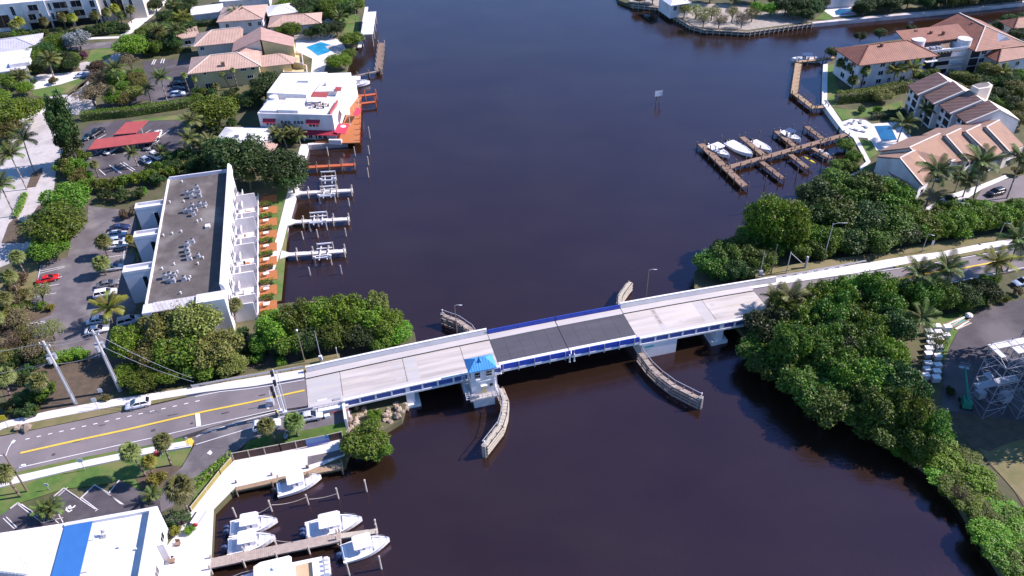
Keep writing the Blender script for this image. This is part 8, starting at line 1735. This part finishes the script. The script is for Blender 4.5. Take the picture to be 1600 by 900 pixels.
# -------------------------------------------------- palms
gp = 'palms along the pale lane'
palm('tall palm left of the pair over the pale lane', (42, 296), (15, 240), 'coco', 'palm_leaf', 1.0, group=gp); palm('tall palm right of the pair over the pale lane', (54, 270), (36, 217), 'coco', 'palm_leaf', 1.0, group=gp); palm('palm cut by the left edge over the pale lane', (24, 338), (0, 288), 'coco', 'palm_leaf', .95, group=gp)
palm('small fan palm at the near left corner of the carport lot', (154, 277), (147, 258), 'sabal', None, .95); palm('feather palm at the front of the longer red car port', (216, 260), (206, 238), 'coco', 'palm_leaf', .62); palm('feather palm beside the white off-road car', (258, 252), (252, 236), 'coco', 'palm_leaf', .6); palm('shaggy palm at the right end of the carport lot', (300, 225), (297, 187), 'coco', 'palm_leaf_olive', .9); palm('lower shaggy palm right of the carport lot', (304, 248), (294, 216), 'coco', 'palm_leaf_olive', .85); palm('yellowish palm before the low white roof', (330, 250), (327, 220), 'coco', 'palm_leaf_olive', .8)
palm('royal palm in the bed of the upper car park', (190, 141), (179, 106), 'coco', 'palm_leaf', .95); palm('slender palm standing in the upper car park', (262, 160), (250, 119), 'coco', 'palm_leaf', .9); palm('thin palm at the hedge end of the upper car park', (182, 167), (174, 139), 'sabal', None, .85); palm('short palm at the kerb of the upper car park', (237, 162), (230, 138), 'coco', 'palm_leaf', .6); palm('thin fan palm left of the villa wall', (298, 150), (287, 118), 'sabal', None, .85); palm('fan palm close against the villa corner', (306, 143), (303, 124), 'sabal', None, .8)
palm('large date palm by the lower white driveway', (84, 121), (77, 92), 'date', None, 1.15); palm('date palm before the flat-roofed house at the left', (37, 137), (32, 119), 'date', None, 1.05); palm('small dark palm against the seamed roof', (34, 88), (29, 77), 'coco', 'palm_leaf', .6); palm('thin palm beside the flat-roofed house', (49, 114), (42, 97), 'coco', 'palm_leaf', .55)
gp = 'fan palms before the modern white block'
for k, (b_, t_) in enumerate((((24, 56), (22, 40)), ((32, 52), (30, 34)), ((72, 48), (68, 34)), ((104, 46), (96, 27)), ((116, 43), (112, 28)), ((155, 44), (148, 25)), ((170, 40), (166, 20)), ((182, 34), (179, 14)), ((190, 38), (190, 24)), ((206, 36), (204, 16)))): palm('yellow-green fan palm, %s from the left before the modern white block' % (od + ['ninth', 'tenth'])[k], b_, t_, 'sabal', 'palm_leaf_yellow' if k % 3 == 1 else 'palm_leaf_olive', 1.5, group=gp)
palm('big shaggy palm at the top driveway', (255, 76), (247, 48), 'date', None, 1.1); palm('palm right of the big shaggy one at the top driveway', (281, 78), (276, 46), 'coco', 'palm_leaf', .95); palm('yellowish palm before the low white wing at the top', (288, 47), (286, 27), 'coco', 'palm_leaf_yellow', .9); palm('dark palm left of the top driveway group', (238, 74), (234, 54), 'coco', 'palm_leaf', .8); palm('tall palm at the very top by the driveway', (272, 30), (270, 8), 'coco', 'palm_leaf_olive', .9)
palm('dark tall palm before the hip-roofed white house', (376, 42), (370, 19), 'coco', 'palm_leaf', 1.0); palm('second dark palm beside the hip-roofed white house', (366, 42), (362, 24), 'coco', 'palm_leaf', .7); palm('thin palm left of the villa chimney', (361, 140), (347, 117), 'sabal', None, .7); palm('taller thin palm right of the villa chimney', (372, 139), (363, 110), 'sabal', None, .7); palm('bushy low palm before the villa wall', (337, 146), (337, 136), 'sabal', None, 1.0); palm('small palm in front of the villa back wing', (350, 78), (350, 67), 'sabal', 'palm_leaf_yellow', 1.0); palm('small dark palm left of the villa', (304, 62), (302, 50), 'coco', 'palm_leaf', .5)
palm('dark palm on the lawn behind the villa pool', (534, 46), (531, 27), 'coco', 'palm_leaf', .85); palm('slim tall palm by the boat shelter', (556, 36), (555, 12), 'coco', 'palm_leaf', .6); palm('tall palm among the far left shore trees', (524, 18), (523, 0), 'coco', 'palm_leaf', .8)
gp = 'palms before the restaurant'
for k, (b_, t_) in enumerate((((440, 224), (430, 206)), ((448, 230), (440, 210)), ((464, 224), (458, 206)), ((470, 228), (466, 210)), ((452, 218), (450, 200)))): palm('feather palm, %s from the left before the restaurant facade' % ['first', 'second', 'fourth', 'fifth', 'third'][k], b_, t_, 'coco', 'palm_leaf_olive', .62, group=gp)
palm('round fan palm in front of the dark banyan', (392, 299), (391, 277), 'sabal', None, 1.05); palm('round fan palm at the bridge end of the apartment block', (367, 505), (367, 477), 'sabal', None, 1.15)
palm('upper of two ball-headed palms in the apartment car park', (168, 400), (161, 378), 'sabal', None, 1.45); palm('lower of two ball-headed palms in the apartment car park', (166, 430), (158, 412), 'sabal', None, 1.45); palm('feather palm by the upper stair tower', (202, 388), (203, 374), 'sabal', 'palm_leaf_yellow', .85); palm('feather palm by the middle stair tower', (216, 408), (217, 389), 'coco', 'palm_leaf', .6); palm('big bright feather palm beside the lower stair tower', (177, 508), (169, 481), 'coco', 'palm_leaf_yellow', 1.0)
gp = 'fan palms on the left grass island'
for k, (b_, t_) in enumerate((((41, 432), (26, 402)), ((31, 462), (14, 433)), ((19, 491), (6, 467)))): palm('fan palm on the left grass island, %s from the top' % od[k], b_, t_, 'sabal', None, 1.3, group=gp)
palm('fan palm in the undergrowth left of the first utility pole', (64, 626), (59, 597), 'sabal', 'palm_leaf_olive', 1.4); palm('fan palm at the left edge above the boulevard', (16, 618), (8, 588), 'sabal', None, 1.35); palm('fan palm at the left edge below the car park island', (-2, 520), (-6, 498), 'sabal', None, 1.2)
palm('fan palm at the lower left beside the lamp pole', (32, 776), (5, 741), 'sabal', None, 1.25, 1.35); palm('dark-trunked fan palm on the near lawn', (228, 744), (203, 707), 'sabal', None, 1.3, 1.35); palm('fan palm shading the seated person', (268, 727), (254, 690), 'sabal', None, 1.2, 1.35); palm('yellow-leaved small palm in the kerb bed', (242, 752), (233, 722), 'sabal', 'palm_leaf_yellow', .95, 1.35); palm('large fan palm beside the drive at the marina', (296, 804), (281, 764), 'sabal', None, 1.75); palm('left small feather palm between the angled bays', (70, 808), (66, 796), 'coco', 'palm_leaf', .5, 1.37); palm('right small feather palm between the angled bays', (84, 806), (81, 793), 'coco', 'palm_leaf', .5, 1.37); palm('small feather palm at the corner of the angled parking', (240, 782), (237, 772), 'coco', 'palm_leaf', .45, 1.37)
palm('left fan palm of the turnout island', (432, 690), (416, 666), 'sabal', 'palm_leaf_olive', 1.2, 2.0); palm('right fan palm of the turnout island', (466, 682), (459, 660), 'sabal', 'palm_leaf', 1.35, 2.1)
palm('small coconut palm leaning at the bridge end on the right', (1218, 500), (1206, 464), 'coco', 'palm_leaf_olive', .72); palm('full coconut palm at the bridge end on the right', (1240, 505), (1235, 464), 'coco', 'palm_leaf_olive', 1.0)
gp = 'tall palms before the cream town houses'
for k, (b_, t_, s) in enumerate((((1444, 330), (1466, 266), 1.25), ((1492, 300), (1500, 275), .75), ((1504, 308), (1513, 282), .75), ((1517, 321), (1535, 252), 1.25), ((1573, 310), (1596, 246), 1.1))): palm('tall dark palm, %s from the left before the cream town houses' % od[k], b_, t_, 'coco', 'palm_leaf', s, group=gp)
palm('feather palm beside the right pool', (1402, 222), (1413, 192), 'coco', 'palm_leaf', 1.0); palm('feather palm against the brown-roofed town houses', (1440, 196), (1448, 170), 'coco', 'palm_leaf', .8)
gp = 'fan palms before the tiled condominium'
for k, (b_, t_, kd, m_) in enumerate((((1318, 122), (1312, 99), 'sabal', 'palm_leaf'), ((1334, 130), (1329, 106), 'sabal', 'palm_leaf'), ((1345, 138), (1352, 110), 'sabal', 'palm_leaf'), ((1331, 142), (1333, 126), 'sabal', 'palm_leaf'), ((1394, 134), (1400, 108), 'coco', 'palm_leaf_yellow'), ((1421, 134), (1427, 106), 'coco', 'palm_leaf_yellow'), ((1562, 135), (1568, 112), 'coco', 'palm_leaf_yellow'))): palm('palm before the tiled condominium, %s counted from its canal corner' % ['first', 'second', 'fourth', 'third', 'fifth', 'sixth', 'seventh'][k], b_, t_, kd, m_, 1.35 if kd == 'sabal' else .85, group=gp)
palm('yellow-green coconut palm over the right-hand boulevard', (1552, 452), (1558, 408), 'coco', 'palm_leaf_yellow', 1.0, 1.3); palm('dark palm cut by the right edge over the boulevard', (1573, 424), (1592, 374), 'coco', 'palm_leaf', 1.15, 1.5); palm('dark palm leaning over the boulevard, left of two', (1430, 470), (1436, 426), 'coco', 'palm_leaf', 1.0, 1.3); palm('dark palm leaning over the boulevard, right of two', (1476, 468), (1481, 418), 'coco', 'palm_leaf', 1.05, 1.3); palm('pale-trunked palm behind the white storage boxes', (1428, 530), (1441, 495), 'coco', 'palm_leaf', .9); palm('palm at the canal corner of the tiled condominium', (1305, 92), (1304, 80), 'coco', 'palm_leaf', .5)
# ================================================================== look-alikes: each gets its place in its own row, read from the far end of the picture
ORD = 'first second third fourth fifth sixth seventh eighth ninth tenth eleventh twelfth thirteenth fourteenth fifteenth sixteenth seventeenth eighteenth nineteenth twentieth twenty-first twenty-second twenty-third twenty-fourth twenty-fifth twenty-sixth twenty-seventh twenty-eighth twenty-ninth thirtieth thirty-first thirty-second thirty-third thirty-fourth thirty-fifth thirty-sixth thirty-seventh thirty-eighth thirty-ninth fortieth'.split()
same = {}
for o in SC.objects:
    if o.parent is None and o.get('label') and o.get('group'): same.setdefault(o['label'], []).append(o)
def row_of(o):
    v = o.location - Vector((0, 0, CAM_H)); return v.dot(_d) / v.dot(_f)
for lb, L in same.items():
    if len(L) > 1:
        for k, o in enumerate(sorted(L, key=row_of)):
            if k < len(ORD): o['label'] = '%s, %s from the top' % (lb, ORD[k])
